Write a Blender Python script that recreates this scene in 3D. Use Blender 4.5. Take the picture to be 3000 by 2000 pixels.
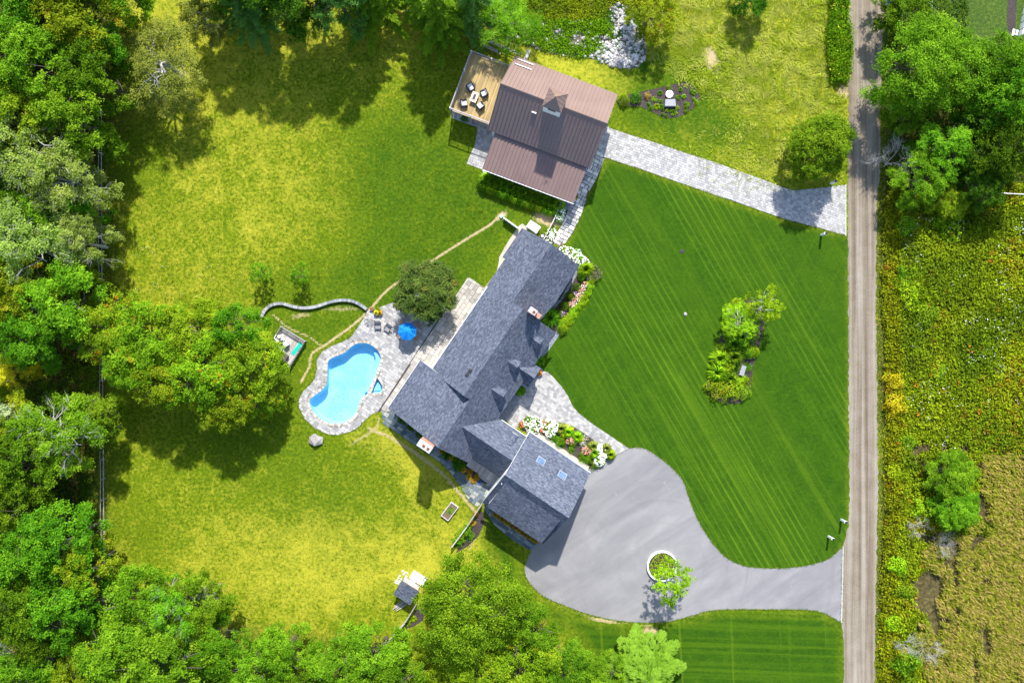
import bpy, bmesh, math, random
import numpy as np
from mathutils import Vector, Matrix
from mathutils.geometry import tessellate_polygon

# ------------------------------------------------------------------ scene, camera, light
scene = bpy.context.scene
for o in list(bpy.data.objects): bpy.data.objects.remove(o)
COL = scene.collection
S = 0.05            # metres of ground per photo pixel (3000 x 2000)
CAM_H = 116.7       # drone height
cam_d = bpy.data.cameras.new('camera'); cam_d.sensor_width = 36; cam_d.lens = 28.0
cam_d.clip_start = 1.0; cam_d.clip_end = 3000
cam = bpy.data.objects.new('camera', cam_d); cam.location = (0, 0, CAM_H); COL.objects.link(cam)
scene.camera = cam
cam_d.lens = 36 * CAM_H / (3000 * S)
SUN_EL, SUN_AZ = math.radians(44), math.radians(7)
world = bpy.data.worlds.new('World'); scene.world = world; world.use_nodes = True
wn = world.node_tree; wn.nodes.clear()
sky = wn.nodes.new('ShaderNodeTexSky'); sky.sky_type = 'NISHITA'; sky.sun_disc = False
sky.sun_elevation = SUN_EL; sky.sun_rotation = SUN_AZ; sky.dust_density = 1.0
bg = wn.nodes.new('ShaderNodeBackground'); bg.inputs[1].default_value = 0.13
wo = wn.nodes.new('ShaderNodeOutputWorld')
wn.links.new(sky.outputs[0], bg.inputs[0]); wn.links.new(bg.outputs[0], wo.inputs[0])
sun_d = bpy.data.lights.new('sun', 'SUN'); sun_d.energy = 3.9; sun_d.angle = math.radians(1.2)
sun_d.color = (1.0, 0.955, 0.88)
sun = bpy.data.objects.new('sun', sun_d); COL.objects.link(sun)
sd = Vector((math.sin(SUN_AZ)*math.cos(SUN_EL), math.cos(SUN_AZ)*math.cos(SUN_EL), math.sin(SUN_EL)))
sun.rotation_euler = (-sd).to_track_quat('-Z', 'Y').to_euler(); sun.location = (20, 60, 90)
scene.view_settings.view_transform = 'Standard'; scene.view_settings.look = 'None'
scene.view_settings.exposure = 1.12; scene.view_settings.gamma = 1
scene.render.resolution_x = 1024; scene.render.resolution_y = 682

# ------------------------------------------------------------------ helpers
def G(px, py, h=0.0):
    k = S * (1 - h / CAM_H)
    return Vector(((px - 1500) * k, (1000 - py) * k, h))
def g2(pts, h=0.0): return [(G(a, b, h).x, G(a, b, h).y) for a, b in pts]
def smooth_loop(pts, n=4, closed=True):
    out = []; N = len(pts)
    rng = range(N) if closed else range(N - 1)
    for i in rng:
        if closed: p0, p1, p2, p3 = pts[i-1], pts[i], pts[(i+1) % N], pts[(i+2) % N]
        else: p0, p1, p2, p3 = pts[max(i-1, 0)], pts[i], pts[i+1], pts[min(i+2, N-1)]
        for k in range(n):
            t = k / n
            out.append(tuple(0.5*((2*b)+(-a+c)*t+(2*a-5*b+4*c-d)*t*t+(-a+3*b-3*c+d)*t**3) for a, b, c, d in zip(p0, p1, p2, p3)))
    if not closed: out.append(tuple(pts[-1]))
    return out
def area2(p): return 0.5*sum(p[i-1][0]*p[i][1]-p[i][0]*p[i-1][1] for i in range(len(p)))
def inside(x, y, poly):
    c = False; j = len(poly)-1
    for i in range(len(poly)):
        xi, yi = poly[i]; xj, yj = poly[j]
        if (yi > y) != (yj > y) and x < (xj-xi)*(y-yi)/(yj-yi)+xi: c = not c
        j = i
    return c
def inside_np(X, Y, poly):
    c = np.zeros(X.shape, bool); j = len(poly)-1
    for i in range(len(poly)):
        xi, yi = poly[i]; xj, yj = poly[j]
        if yi != yj:
            m = ((yi > Y) != (yj > Y)) & (X < (xj-xi)*(Y-yi)/(yj-yi)+xi); c ^= m
        j = i
    return c
def dist_np(X, Y, pts, closed=True):
    d = np.full(X.shape, 1e9); n = len(pts)
    for i in range(n if closed else n-1):
        ax, ay = pts[i]; bx, by = pts[(i+1) % n]
        dx, dy = bx-ax, by-ay; L = dx*dx+dy*dy+1e-12
        t = np.clip(((X-ax)*dx+(Y-ay)*dy)/L, 0, 1)
        d = np.minimum(d, np.hypot(X-ax-t*dx, Y-ay-t*dy))
    return d
def soft_poly(X, Y, poly, w):
    d = dist_np(X, Y, poly); d = np.where(inside_np(X, Y, poly), d, -d)
    return np.clip(d/w*0.5+0.5, 0, 1)
def clip_sh(subject, rect):
    out = list(subject); n = len(rect)
    if area2(rect) < 0: rect = rect[::-1]
    for i in range(n):
        a = rect[i]; b = rect[(i+1) % n]; inp = out; out = []
        if not inp: return []
        f = lambda p: (b[0]-a[0])*(p[1]-a[1])-(b[1]-a[1])*(p[0]-a[0])
        for k in range(len(inp)):
            p, q = inp[k-1], inp[k]; fp, fq = f(p), f(q)
            if fq >= 0:
                if fp < 0: t = fp/(fp-fq); out.append((p[0]+t*(q[0]-p[0]), p[1]+t*(q[1]-p[1])))
                out.append(q)
            elif fp >= 0:
                t = fp/(fp-fq); out.append((p[0]+t*(q[0]-p[0]), p[1]+t*(q[1]-p[1])))
    return out
def offset_loop(pts, d):
    n = len(pts); s = 1 if area2(pts) > 0 else -1; out = []
    for i in range(n):
        a, b, c = pts[i-1], pts[i], pts[(i+1) % n]
        t = Vector((c[0]-a[0], c[1]-a[1])); t.normalize()
        out.append((b[0]+t.y*d*s, b[1]-t.x*d*s))
    return out
def tag(o, label=None, cat=None, group=None, kind=None):
    if label: o['label'] = label
    if cat: o['category'] = cat
    if group: o['group'] = group
    if kind: o['kind'] = kind
    return o
def thing(name, label, cat, loc=(0, 0, 0), rz=0.0, group=None):
    o = bpy.data.objects.new(name, None); COL.objects.link(o); o.empty_display_size = 0.3
    o.location = loc; o.rotation_euler = (0, 0, rz)
    return tag(o, label, cat, group)
def copy_tree(o, parent=None):
    c = o.copy(); COL.objects.link(c); c.parent = parent
    for ch in o.children: copy_tree(ch, c)
    return c
class MB:
    def __init__(s): s.v = []; s.f = []; s.t = []
    def add(s, vs, fs, tint=0.5):
        k = len(s.v); s.v += [tuple(p) for p in vs]
        for f in fs: s.f.append(tuple(i+k for i in f)); s.t.append(tint)
        return s
    def box(s, cx, cy, cz, sx, sy, sz, rz=0.0, tint=0.5, taper=1.0):
        c, n = math.cos(rz), math.sin(rz); vs = []
        for z in (-.5, .5):
            k = 1 if z < 0 else taper
            for x, y in ((-.5, -.5), (.5, -.5), (.5, .5), (-.5, .5)):
                X, Y = x*sx*k, y*sy*k; vs.append((cx+X*c-Y*n, cy+X*n+Y*c, cz+z*sz))
        return s.add(vs, [(3, 2, 1, 0), (4, 5, 6, 7), (0, 1, 5, 4), (1, 2, 6, 5), (2, 3, 7, 6), (3, 0, 4, 7)], tint)
    def bx(s, x0, x1, y0, y1, z0, z1, tint=0.5):
        return s.box((x0+x1)/2, (y0+y1)/2, (z0+z1)/2, abs(x1-x0), abs(y1-y0), abs(z1-z0), 0, tint)
    def prism(s, poly, z0, z1, tint=0.5, bevel=0.0):
        if area2(poly) < 0: poly = poly[::-1]
        n = len(poly); vs = [(x, y, z0) for x, y in poly]
        fs = []
        if bevel > 0:
            cx = sum(p[0] for p in poly)/n; cy = sum(p[1] for p in poly)/n
            ins = []
            for x, y in poly:
                d = max(math.hypot(x-cx, y-cy), 1e-6); k = max(0.0, 1-bevel/d); ins.append((cx+(x-cx)*k, cy+(y-cy)*k))
            vs += [(x, y, z1-bevel*.6) for x, y in poly]+[(x, y, z1) for x, y in ins]
            for i in range(n):
                j = (i+1) % n; fs += [(i, j, n+j, n+i), (n+i, n+j, 2*n+j, 2*n+i)]
            top = list(range(2*n, 3*n)); tp = ins
        else:
            vs += [(x, y, z1) for x, y in poly]
            for i in range(n): j = (i+1) % n; fs.append((i, j, n+j, n+i))
            top = list(range(n, 2*n)); tp = poly
        if n > 4:
            for tri in tessellate_polygon([[Vector((x, y, 0)) for x, y in tp]]):
                a, b, c = tri
                A = (tp[b][0]-tp[a][0])*(tp[c][1]-tp[a][1])-(tp[b][1]-tp[a][1])*(tp[c][0]-tp[a][0])
                fs.append((top[a], top[b], top[c]) if A > 0 else (top[a], top[c], top[b]))
        else: fs.append(tuple(top))
        return s.add(vs, fs, tint)
    def slab(s, pts, th, tint=0.5):
        n = len(pts); P = [Vector(p) for p in pts]
        nrm = Vector((0, 0, 0))
        for i in range(n):
            a, b = P[i], P[(i+1) % n]; nrm += Vector(((a.y-b.y)*(a.z+b.z), (a.z-b.z)*(a.x+b.x), (a.x-b.x)*(a.y+b.y)))
        if nrm.z < 0: P = P[::-1]
        vs = [tuple(p) for p in P]+[(p.x, p.y, p.z-th) for p in P]
        fs = [tuple(range(n)), tuple(range(2*n-1, n-1, -1))]
        for i in range(n): j = (i+1) % n; fs.append((i, n+i, n+j, j))
        return s.add(vs, fs, tint)
    def tube(s, pts, rad, n=6, tint=0.5, cap=True):
        pts = [Vector(p) for p in pts]; m = len(pts)
        if not hasattr(rad, '__len__'): rad = [rad]*m
        vs = []; ref = None
        for i, p in enumerate(pts):
            d = (pts[min(i+1, m-1)]-pts[max(i-1, 0)])
            if d.length < 1e-9: d = Vector((0, 0, 1))
            d.normalize()
            if ref is None: ref = d.orthogonal()
            a = (ref-d*ref.dot(d))
            if a.length < 1e-6: a = d.orthogonal()
            a.normalize(); ref = a; b = d.cross(a)
            for k in range(n):
                t = 2*math.pi*k/n; q = p+(a*math.cos(t)+b*math.sin(t))*rad[i]; vs.append(tuple(q))
        fs = []
        for i in range(m-1):
            for k in range(n):
                k2 = (k+1) % n; fs.append((i*n+k, i*n+k2, (i+1)*n+k2, (i+1)*n+k))
        if cap: fs += [tuple(range(n-1, -1, -1)), tuple((m-1)*n+k for k in range(n))]
        return s.add(vs, fs, tint)
    def lathe(s, prof, n=16, cx=0, cy=0, tint=0.5, capb=True, capt=True):
        vs = []; m = len(prof)
        for r, z in prof:
            for k in range(n): t = 2*math.pi*k/n; vs.append((cx+r*math.cos(t), cy+r*math.sin(t), z))
        fs = []
        for i in range(m-1):
            for k in range(n): k2 = (k+1) % n; fs.append((i*n+k, i*n+k2, (i+1)*n+k2, (i+1)*n+k))
        if capb: fs.append(tuple(range(n-1, -1, -1)))
        if capt: fs.append(tuple((m-1)*n+k for k in range(n)))
        return s.add(vs, fs, tint)
    def rock(s, cx, cy, cz, sx, sy, sz, rng, tint=0.5):
        t = (1+5**.5)/2
        vs = [(-1, t, 0), (1, t, 0), (-1, -t, 0), (1, -t, 0), (0, -1, t), (0, 1, t), (0, -1, -t), (0, 1, -t), (t, 0, -1), (t, 0, 1), (-t, 0, -1), (-t, 0, 1)]
        fs = [(0, 11, 5), (0, 5, 1), (0, 1, 7), (0, 7, 10), (0, 10, 11), (1, 5, 9), (5, 11, 4), (11, 10, 2), (10, 7, 6), (7, 1, 8), (3, 9, 4), (3, 4, 2), (3, 2, 6), (3, 6, 8), (3, 8, 9), (4, 9, 5), (2, 4, 11), (6, 2, 10), (8, 6, 7), (9, 8, 1)]
        a = rng.random()*6.28; c, n = math.cos(a), math.sin(a); out = []
        for x, y, z in vs:
            k = (0.42+rng.random()*0.22); x, y, z = x*k*sx, y*k*sy, z*k*sz
            out.append((cx+x*c-y*n, cy+x*n+y*c, cz+z))
        return s.add(out, fs, tint)
    def build(s, name, mat, parent=None, loc=None, rz=0.0, smooth=False, uv=False):
        me = bpy.data.meshes.new(name); me.from_pydata(s.v, [], s.f); me.update()
        a = me.attributes.new('tint', 'FLOAT', 'FACE'); a.data.foreach_set('value', s.t)
        if mat is not None: me.materials.append(mat)
        if smooth: me.polygons.foreach_set('use_smooth', [True]*len(s.f))
        if uv:
            ul = me.uv_layers.new(name='metric')
            for p in me.polygons:
                nn = p.normal
                e1 = Vector((0, 0, 1)).cross(nn)
                e1 = Vector((1, 0, 0)) if e1.length < 1e-3 else e1.normalized()
                e2 = nn.cross(e1)
                for li in p.loop_indices:
                    co = me.vertices[me.loops[li].vertex_index].co; ul.data[li].uv = (co.dot(e1), co.dot(e2))
        o = bpy.data.objects.new(name, me); COL.objects.link(o)
        if parent is not None: o.parent = parent
        if loc is not None: o.location = loc
        o.rotation_euler = (0, 0, rz)
        return o
def sheet(name, loops, z, mat, kind='structure', parent=None, uv=False):
    """flat sheet with optional holes; loops[0] outer (world metres)"""
    allp = [p for l in loops for p in l]
    fs = []
    for a, b, c in tessellate_polygon([[Vector((x, y, 0)) for x, y in l] for l in loops]):
        A = (allp[b][0]-allp[a][0])*(allp[c][1]-allp[a][1])-(allp[b][1]-allp[a][1])*(allp[c][0]-allp[a][0])
        if abs(A) < 1e-9: continue
        fs.append((a, b, c) if A > 0 else (a, c, b))
    m = MB(); m.add([(x, y, z) for x, y in allp], fs)
    o = m.build(name, mat, parent, uv=uv)
    if kind: o['kind'] = kind
    return o
def np_mesh(name, V, nper, mats, tint=None, col=None):
    """V: (N, nper, 3) separate polygons"""
    N = V.shape[0]; me = bpy.data.meshes.new(name)
    me.vertices.add(N*nper); me.vertices.foreach_set('co', V.reshape(-1).astype(np.float32))
    me.loops.add(N*nper); me.loops.foreach_set('vertex_index', np.arange(N*nper, dtype=np.int32))
    me.polygons.add(N); me.polygons.foreach_set('loop_start', np.arange(0, N*nper, nper, dtype=np.int32))
    me.update(calc_edges=True)
    if tint is not None:
        a = me.attributes.new('tint', 'FLOAT', 'FACE'); a.data.foreach_set('value', tint.astype(np.float32))
    if col is not None:
        a = me.attributes.new('col', 'FLOAT_COLOR', 'FACE')
        c4 = np.ones((N, 4), np.float32); c4[:, :3] = col; a.data.foreach_set('color', c4.reshape(-1))
    for m in mats: me.materials.append(m)
    return me
def link(name, me, parent=None, loc=None):
    o = bpy.data.objects.new(name, me); COL.objects.link(o)
    if parent is not None: o.parent = parent
    if loc is not None: o.location = loc
    return o
def leaf_quads(c, nrm, L, W, R, bend=0.25):
    """diamond leaves: c (N,3), nrm (N,3), L,W (N,)"""
    N = len(c); r = R.normal(size=(N, 3)); a = r-(r*nrm).sum(1)[:, None]*nrm
    a /= np.linalg.norm(a, axis=1)[:, None]+1e-9; b = np.cross(nrm, a)
    V = np.empty((N, 4, 3)); L = L[:, None]*.5; W = W[:, None]*.5
    V[:, 0] = c-a*L-nrm*L*bend; V[:, 1] = c+b*W; V[:, 2] = c+a*L-nrm*L*bend; V[:, 3] = c-b*W
    return V
def unit(R, n):
    v = R.normal(size=(n, 3)); return v/np.linalg.norm(v, axis=1)[:, None]

# ------------------------------------------------------------------ materials
class N_:
    def __init__(s, name, rough=0.8, spec=0.25):
        s.m = bpy.data.materials.new(name); s.m.use_nodes = True; s.t = s.m.node_tree
        s.b = s.t.nodes['Principled BSDF']; s.b.inputs['Roughness'].default_value = rough
        s.b.inputs['Specular IOR Level'].default_value = spec; s.out = s.t.nodes['Material Output']
    def n(s, typ, **kw):
        x = s.t.nodes.new(typ)
        for k, v in kw.items(): setattr(x, k, v)
        return x
    def l(s, a, b): s.t.links.new(a, b)
    def set(s, sock, val):
        if hasattr(val, 'type') and hasattr(val, 'node'): s.l(val, sock)
        elif isinstance(val, (tuple, list)) and len(val) == 3 and sock.type == 'RGBA': sock.default_value = (*val, 1)
        else: sock.default_value = val
    def pos(s): return s.n('ShaderNodeNewGeometry').outputs['Position']
    def obj(s): return s.n('ShaderNodeTexCoord').outputs['Object']
    def uv(s): return s.n('ShaderNodeTexCoord').outputs['UV']
    def mapping(s, vec, scale=(1, 1, 1), rot=0.0, loc=(0, 0, 0)):
        if rot:
            r = s.n('ShaderNodeMapping'); s.l(vec, r.inputs[0]); r.inputs['Rotation'].default_value = (0, 0, rot); vec = r.outputs[0]; rot = 0.0
        x = s.n('ShaderNodeMapping'); s.l(vec, x.inputs[0]); x.inputs['Scale'].default_value = scale
        x.inputs['Rotation'].default_value = (0, 0, rot); x.inputs['Location'].default_value = loc; return x.outputs[0]
    def noise(s, vec, scale, detail=3, rough=.55, dist=0):
        x = s.n('ShaderNodeTexNoise'); s.l(vec, x.inputs['Vector']); x.inputs['Scale'].default_value = scale
        x.inputs['Detail'].default_value = detail; x.inputs['Roughness'].default_value = rough
        x.inputs['Distortion'].default_value = dist; return x.outputs[0]
    def vor(s, vec, scale, feat='F1', out=0):
        x = s.n('ShaderNodeTexVoronoi', feature=feat); s.l(vec, x.inputs['Vector']); x.inputs['Scale'].default_value = scale; return x.outputs[out]
    def ramp(s, fac, stops, interp='LINEAR'):
        x = s.n('ShaderNodeValToRGB'); x.color_ramp.interpolation = interp; s.set(x.inputs[0], fac)
        e = x.color_ramp.elements
        while len(e) < len(stops): e.new(0.5)
        for k, (p, c) in enumerate(stops):
            e[k].position = p; e[k].color = (*c, 1) if hasattr(c, '__len__') else (c, c, c, 1)
        return x.outputs[0]
    def mix(s, fac, a, b, blend='MIX'):
        x = s.n('ShaderNodeMix', data_type='RGBA', blend_type=blend)
        s.set(x.inputs[0], fac); s.set(x.inputs[6], a); s.set(x.inputs[7], b); return x.outputs[2]
    def math(s, op, a, b=0.0, clamp=False):
        x = s.n('ShaderNodeMath', operation=op, use_clamp=clamp); s.set(x.inputs[0], a); s.set(x.inputs[1], b); return x.outputs[0]
    def attr(s, name, out='Fac'): return s.n('ShaderNodeAttribute', attribute_name=name).outputs[out]
    def rnd(s): return s.n('ShaderNodeObjectInfo').outputs['Random']
    def bump(s, h, strength=.4, dist=.05):
        x = s.n('ShaderNodeBump'); x.inputs['Strength'].default_value = strength; x.inputs['Distance'].default_value = dist
        s.l(h, x.inputs['Height']); s.l(x.outputs[0], s.b.inputs['Normal'])
    def col(s, c): s.set(s.b.inputs['Base Color'], c); return s.m
MATS = {}
def solid(name, c, rough=.7, spec=.3, var=.12, scale=6.0, metallic=0.0, bump=0.0):
    if name in MATS: return MATS[name]
    x = N_(name, rough, spec); x.b.inputs['Metallic'].default_value = metallic
    f = x.noise(x.obj(), scale, 4)
    a = tuple(k*(1-var) for k in c); b = tuple(min(1, k*(1+var)) for k in c)
    x.col(x.ramp(f, [(.3, a), (.7, b)]))
    if bump: x.bump(f, bump, .02)
    MATS[name] = x.m; return x.m
def foliage(name, dark, mid, light, accent=None, acc_at=.93, trans=.50, rough=.55, hv=.10):
    if name in MATS: return MATS[name]
    dark, mid, light = [tuple(min(.9, a*b) for a, b in zip(c_, (1.72, 1.80, 1.25))) for c_ in (dark, mid, light)]
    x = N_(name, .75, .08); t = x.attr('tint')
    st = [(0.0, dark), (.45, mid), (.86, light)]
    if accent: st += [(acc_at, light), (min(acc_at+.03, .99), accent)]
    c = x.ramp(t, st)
    h = x.n('ShaderNodeHueSaturation'); r = x.rnd()
    x.l(x.math('ADD', x.math('MULTIPLY', r, hv*.35), .5-hv*.175), h.inputs['Hue'])
    x.l(x.math('ADD', x.math('MULTIPLY', r, hv*3), 1-hv*1.5), h.inputs['Value']); x.l(c, h.inputs['Color'])
    c = h.outputs[0]; x.col(c)
    tr = x.n('ShaderNodeBsdfTranslucent'); x.l(c, tr.inputs[0])
    mx = x.n('ShaderNodeMixShader'); mx.inputs[0].default_value = trans
    x.l(x.b.outputs[0], mx.inputs[1]); x.l(tr.outputs[0], mx.inputs[2]); x.l(mx.outputs[0], x.out.inputs[0])
    MATS[name] = x.m; return x.m
def colattr_mat(name, rough=.7, trans=.25):
    x = N_(name, .85, .06); c = x.mix(1.0, x.attr('col', 'Color'), (1.52, 1.66, 1.15), 'MULTIPLY'); x.col(c)
    tr = x.n('ShaderNodeBsdfTranslucent'); x.l(c, tr.inputs[0])
    mx = x.n('ShaderNodeMixShader'); mx.inputs[0].default_value = trans
    x.l(x.b.outputs[0], mx.inputs[1]); x.l(tr.outputs[0], mx.inputs[2]); x.l(mx.outputs[0], x.out.inputs[0])
    return x.m
def shingle_mat():
    x = N_('asphalt_shingles', .9, .2); uv = x.uv()
    b = x.n('ShaderNodeTexBrick'); x.l(x.mapping(uv, (1, 1, 1)), b.inputs['Vector'])
    b.inputs['Scale'].default_value = 1; b.inputs['Brick Width'].default_value = .34; b.inputs['Row Height'].default_value = .17
    b.inputs['Mortar Size'].default_value = .012; b.inputs['Color1'].default_value = (.042, .053, .080, 1)
    b.inputs['Color2'].default_value = (.125, .143, .195, 1); b.inputs['Mortar'].default_value = (.045, .05, .07, 1); b.inputs['Bias'].default_value = -.1
    n1 = x.noise(x.mapping(uv, (1, 1.6, 1)), 2.6, 4, .7); n2 = x.noise(uv, .35, 3)
    sn = x.n('ShaderNodeVectorMath', operation='SNAP'); x.l(uv, sn.inputs[0]); sn.inputs[1].default_value = (.32, .17, 1)
    wn_ = x.n('ShaderNodeTexWhiteNoise', noise_dimensions='2D'); x.l(sn.outputs[0], wn_.inputs[0])
    cell = x.ramp(wn_.outputs[0], [(.0, (.042, .053, .078)), (.45, (.082, .097, .135)), (.8, (.122, .139, .184)), (1.0, (.175, .192, .240))])
    c = x.mix(.62, b.outputs[0], cell); c = x.mix(x.ramp(n1, [(.45, 0.0), (.75, .35)]), c, (.15, .168, .215))
    c = x.mix(1.0, c, x.ramp(n2, [(.3, .86), (.7, 1.1)]), 'MULTIPLY')
    x.col(c); x.bump(x.mix(.5, b.outputs[0], n1), .55, .04); return x.m
def brick_mat():
    x = N_('red_brick', .85, .2); b = x.n('ShaderNodeTexBrick'); x.l(x.uv(), b.inputs['Vector']); b.inputs['Scale'].default_value = 1
    b.inputs['Brick Width'].default_value = .22; b.inputs['Row Height'].default_value = .075; b.inputs['Mortar Size'].default_value = .01
    b.inputs['Color1'].default_value = (.5, .17, .08, 1); b.inputs['Color2'].default_value = (.36, .11, .05, 1); b.inputs['Mortar'].default_value = (.5, .45, .4, 1)
    x.col(b.outputs[0]); x.bump(b.outputs[1], -.4, .01); return x.m
def clapboard_mat():
    x = N_('white_clapboard', .6, .3); uv = x.uv(); w = x.n('ShaderNodeTexWave', wave_type='BANDS', bands_direction='Y', wave_profile='SAW')
    x.l(uv, w.inputs[0]); w.inputs['Scale'].default_value = 1.6
    x.col(x.ramp(x.noise(uv, 1.5, 4), [(.3, (.70, .70, .69)), (.7, (.80, .80, .79))])); x.bump(w.outputs[1], .5, .02); return x.m
def stone_mat(name, a, b, c, scale=5.0, tintvar=True):
    x = N_(name, .85, .25); p = x.pos(); n = x.noise(p, scale, 5, .65); n2 = x.noise(p, .22, 3)
    f = x.math('ADD', x.math('MULTIPLY', n, .8), x.math('MULTIPLY', n2, .2))
    if tintvar:
        r = x.math('ADD', x.math('MULTIPLY', x.rnd(), .0), x.attr('tint'))
        f = x.math('ADD', x.math('MULTIPLY', f, .60), x.math('ADD', x.math('MULTIPLY', r, .34), .03))
    x.col(x.ramp(f, [(.34, a), (.5, b), (.64, c)])); x.bump(n, .4, .02); return x.m
def wood_mat(name, a, b, c, along='X'):
    x = N_(name, .8, .25); o = x.obj(); sc = (.6, 14, 6) if along == 'X' else (14, .6, 6)
    n = x.noise(x.mapping(o, sc), 1.0, 5, .6); r = x.rnd(); n3 = x.noise(x.pos(), .45, 3)
    f = x.math('ADD', x.math('ADD', x.math('MULTIPLY', n, .45), x.math('MULTIPLY', r, .3)), x.math('MULTIPLY', n3, .45))
    x.col(x.ramp(f, [(.3, a), (.55, b), (.85, c)])); x.bump(n, .25, .01); return x.m
m_shingle = shingle_mat(); m_brick = brick_mat(); m_white = clapboard_mat()
m_trim = solid('white_trim', (.78, .78, .78), .5, .4, .04)
m_glass = solid('window_glass', (.05, .07, .10), .06, .6, .2, 1.0)
m_dark = solid('dark_metal', (.03, .03, .035), .5, .4)
m_grey = solid('grey_paint', (.35, .36, .38), .6, .3)
m_conc = solid('pale_concrete', (.44, .43, .41), .85, .2, .14, 3.0, bump=.2)
m_gran = stone_mat('granite', (.17, .18, .20), (.27, .28, .30), (.37, .375, .385), 9.0)
m_paver = stone_mat('pale_pavers', (.245, .24, .24), (.345, .338, .33), (.43, .418, .40), 2.6)
m_cobble = stone_mat('weathered_cobbles', (.27, .265, .265), (.37, .362, .355), (.45, .44, .428), 4.5)
m_terrace = stone_mat('terrace_slabs', (.26, .245, .22), (.36, .338, .30), (.46, .43, .38), 2.5)
m_bluestone = stone_mat('bluestone', (.07, .09, .12), (.15, .18, .22), (.33, .33, .31), 4.0)
m_grout = stone_mat('paver_joint_sand', (.13, .12, .11), (.19, .18, .165), (.28, .265, .24), 12.0, False)
m_mulch = stone_mat('dark_mulch', (.018, .014, .016), (.045, .034, .034), (.11, .085, .08), 9.0, False)
m_gravel = stone_mat('tan_gravel', (.24, .21, .17), (.40, .365, .30), (.55, .51, .44), 16.0, False)
m_pebble = stone_mat('blue_black_pebbles', (.03, .035, .045), (.12, .14, .17), (.50, .52, .52), 14.0, False)
m_soil = solid('bare_soil', (.16, .11, .075), .95, .1, .3, 5)
m_rock = stone_mat('white_field_stone', (.20, .19, .19), (.36, .345, .34), (.58, .56, .55), 7.0)
m_boulder = stone_mat('grey_boulder', (.16, .145, .14), (.30, .28, .27), (.46, .44, .42), 3.0)
m_graywood = wood_mat('weathered_grey_wood', (.20, .18, .18), (.36, .33, .33), (.55, .51, .50))
m_graywoody = wood_mat('weathered_grey_planks', (.22, .20, .19), (.38, .35, .33), (.56, .52, .48), 'Y')
m_deckwood = wood_mat('golden_deck_boards', (.17, .13, .08), (.35, .25, .11), (.52, .38, .16), 'Y')
m_bark = solid('grey_bark', (.10, .085, .07), .9, .15, .35, 9, bump=.5)
m_pale_bark = solid('pale_grey_bark', (.40, .385, .37), .85, .2, .25, 6)
m_teal = solid('teal_panel', (.0, .50, .33), .5, .4, .2, 3)
# ------------------------------------------------------------------ outlines (photo pixels on the ground -> metres)
pool_px = [(1060, 1004), (1080, 1006), (1101, 1019), (1114, 1037), (1116.5, 1051), (1111, 1072), (1104, 1089), (1098.6, 1104), (1089, 1128), (1082, 1147), (1071.6, 1158), (1058, 1169), (1051, 1189), (1045, 1207), (1029, 1227), (1004, 1240), (983.5, 1241), (957, 1237), (934, 1223), (916, 1204), (908, 1185), (908.7, 1169), (922, 1157), (942.5, 1142), (955.7, 1125), (958.6, 1101), (959.5, 1075), (961.5, 1057), (972, 1048), (992, 1039.5), (1010, 1032), (1027.5, 1016), (1042, 1007)]
pool = smooth_loop(g2(pool_px), 3)
if area2(pool) < 0: pool = pool[::-1]
spa_px = [(1104, 1107), (1114, 1117), (1120.5, 1133), (1119, 1146.6), (1106.8, 1151), (1083, 1150), (1095, 1124)]
spa = smooth_loop(g2(spa_px), 3)
if area2(spa) < 0: spa = spa[::-1]
patio_px = [(1074, 908), (1104, 903), (1148, 887), (1190, 868), (1262, 840), (1330, 873), (1293, 924), (1230, 1018), (1170, 1110), (1109, 1204), (1089, 1213), (1069, 1230), (1054, 1248), (1033, 1262), (989, 1274), (960, 1271), (922, 1254), (893, 1227), (876, 1195), (875, 1172), (884, 1151), (904, 1130), (922, 1110), (928, 1081), (928, 1054), (942, 1031), (972, 1013), (1004, 1001), (1028, 987), (1045, 963), (1060, 940), (1074, 919)]
patio = g2(patio_px)
drive_px = [(1727, 1372), (1795, 1337), (1842, 1313), (1882, 1312), (1910, 1325), (1952, 1356), (1980, 1382), (2003, 1412), (2017, 1454), (2041, 1515), (2073, 1571), (2120, 1627), (2167, 1653), (2214, 1662), (2279, 1664), (2345, 1659), (2396, 1648), (2434, 1632), (2469, 1599), (2464, 1823), (2420, 1798), (2373, 1786), (2270, 1784), (2101, 1785), (2036, 1800), (1961, 1819), (1900, 1823), (1849, 1821), (1793, 1814), (1723, 1798), (1657, 1774), (1606, 1753), (1578, 1735), (1550, 1704), (1538, 1679), (1538, 1655), (1554, 1618), (1590, 1560), (1640, 1480)]
drive = smooth_loop(g2(drive_px[:19]), 3, False)+smooth_loop(g2(drive_px[19:37]), 3, False)+g2(drive_px[37:])
road_l = [(2480, -420), (2483, 0), (2485, 250), (2485, 500), (2485, 930), (2486, 1200), (2489, 1450), (2486, 1540), (2470, 1597), (2466, 1700), (2467, 1822), (2472, 1900), (2472, 2000), (2470, 2420)]
road_r = [(2600, -420), (2588, 0), (2582, 200), (2579, 350), (2577, 514), (2568, 593), (2566, 928), (2569, 1100), (2573, 1420), (2568, 1630), (2564, 1859), (2562, 2000), (2560, 2420)]
rrng = random.Random(4)
def jag(pts, amp):
    out = []
    for i in range(len(pts)-1):
        (a, b), (c, d) = pts[i], pts[i+1]; n = max(1, int(math.hypot(c-a, d-b)/9))
        for k in range(n): t = k/n; out.append((a+(c-a)*t+rrng.uniform(-amp, amp), b+(d-b)*t))
    return out+[pts[-1]]
road = g2(jag(road_l, 2.2))+g2(jag(road_r, 2.6))[::-1]
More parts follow.
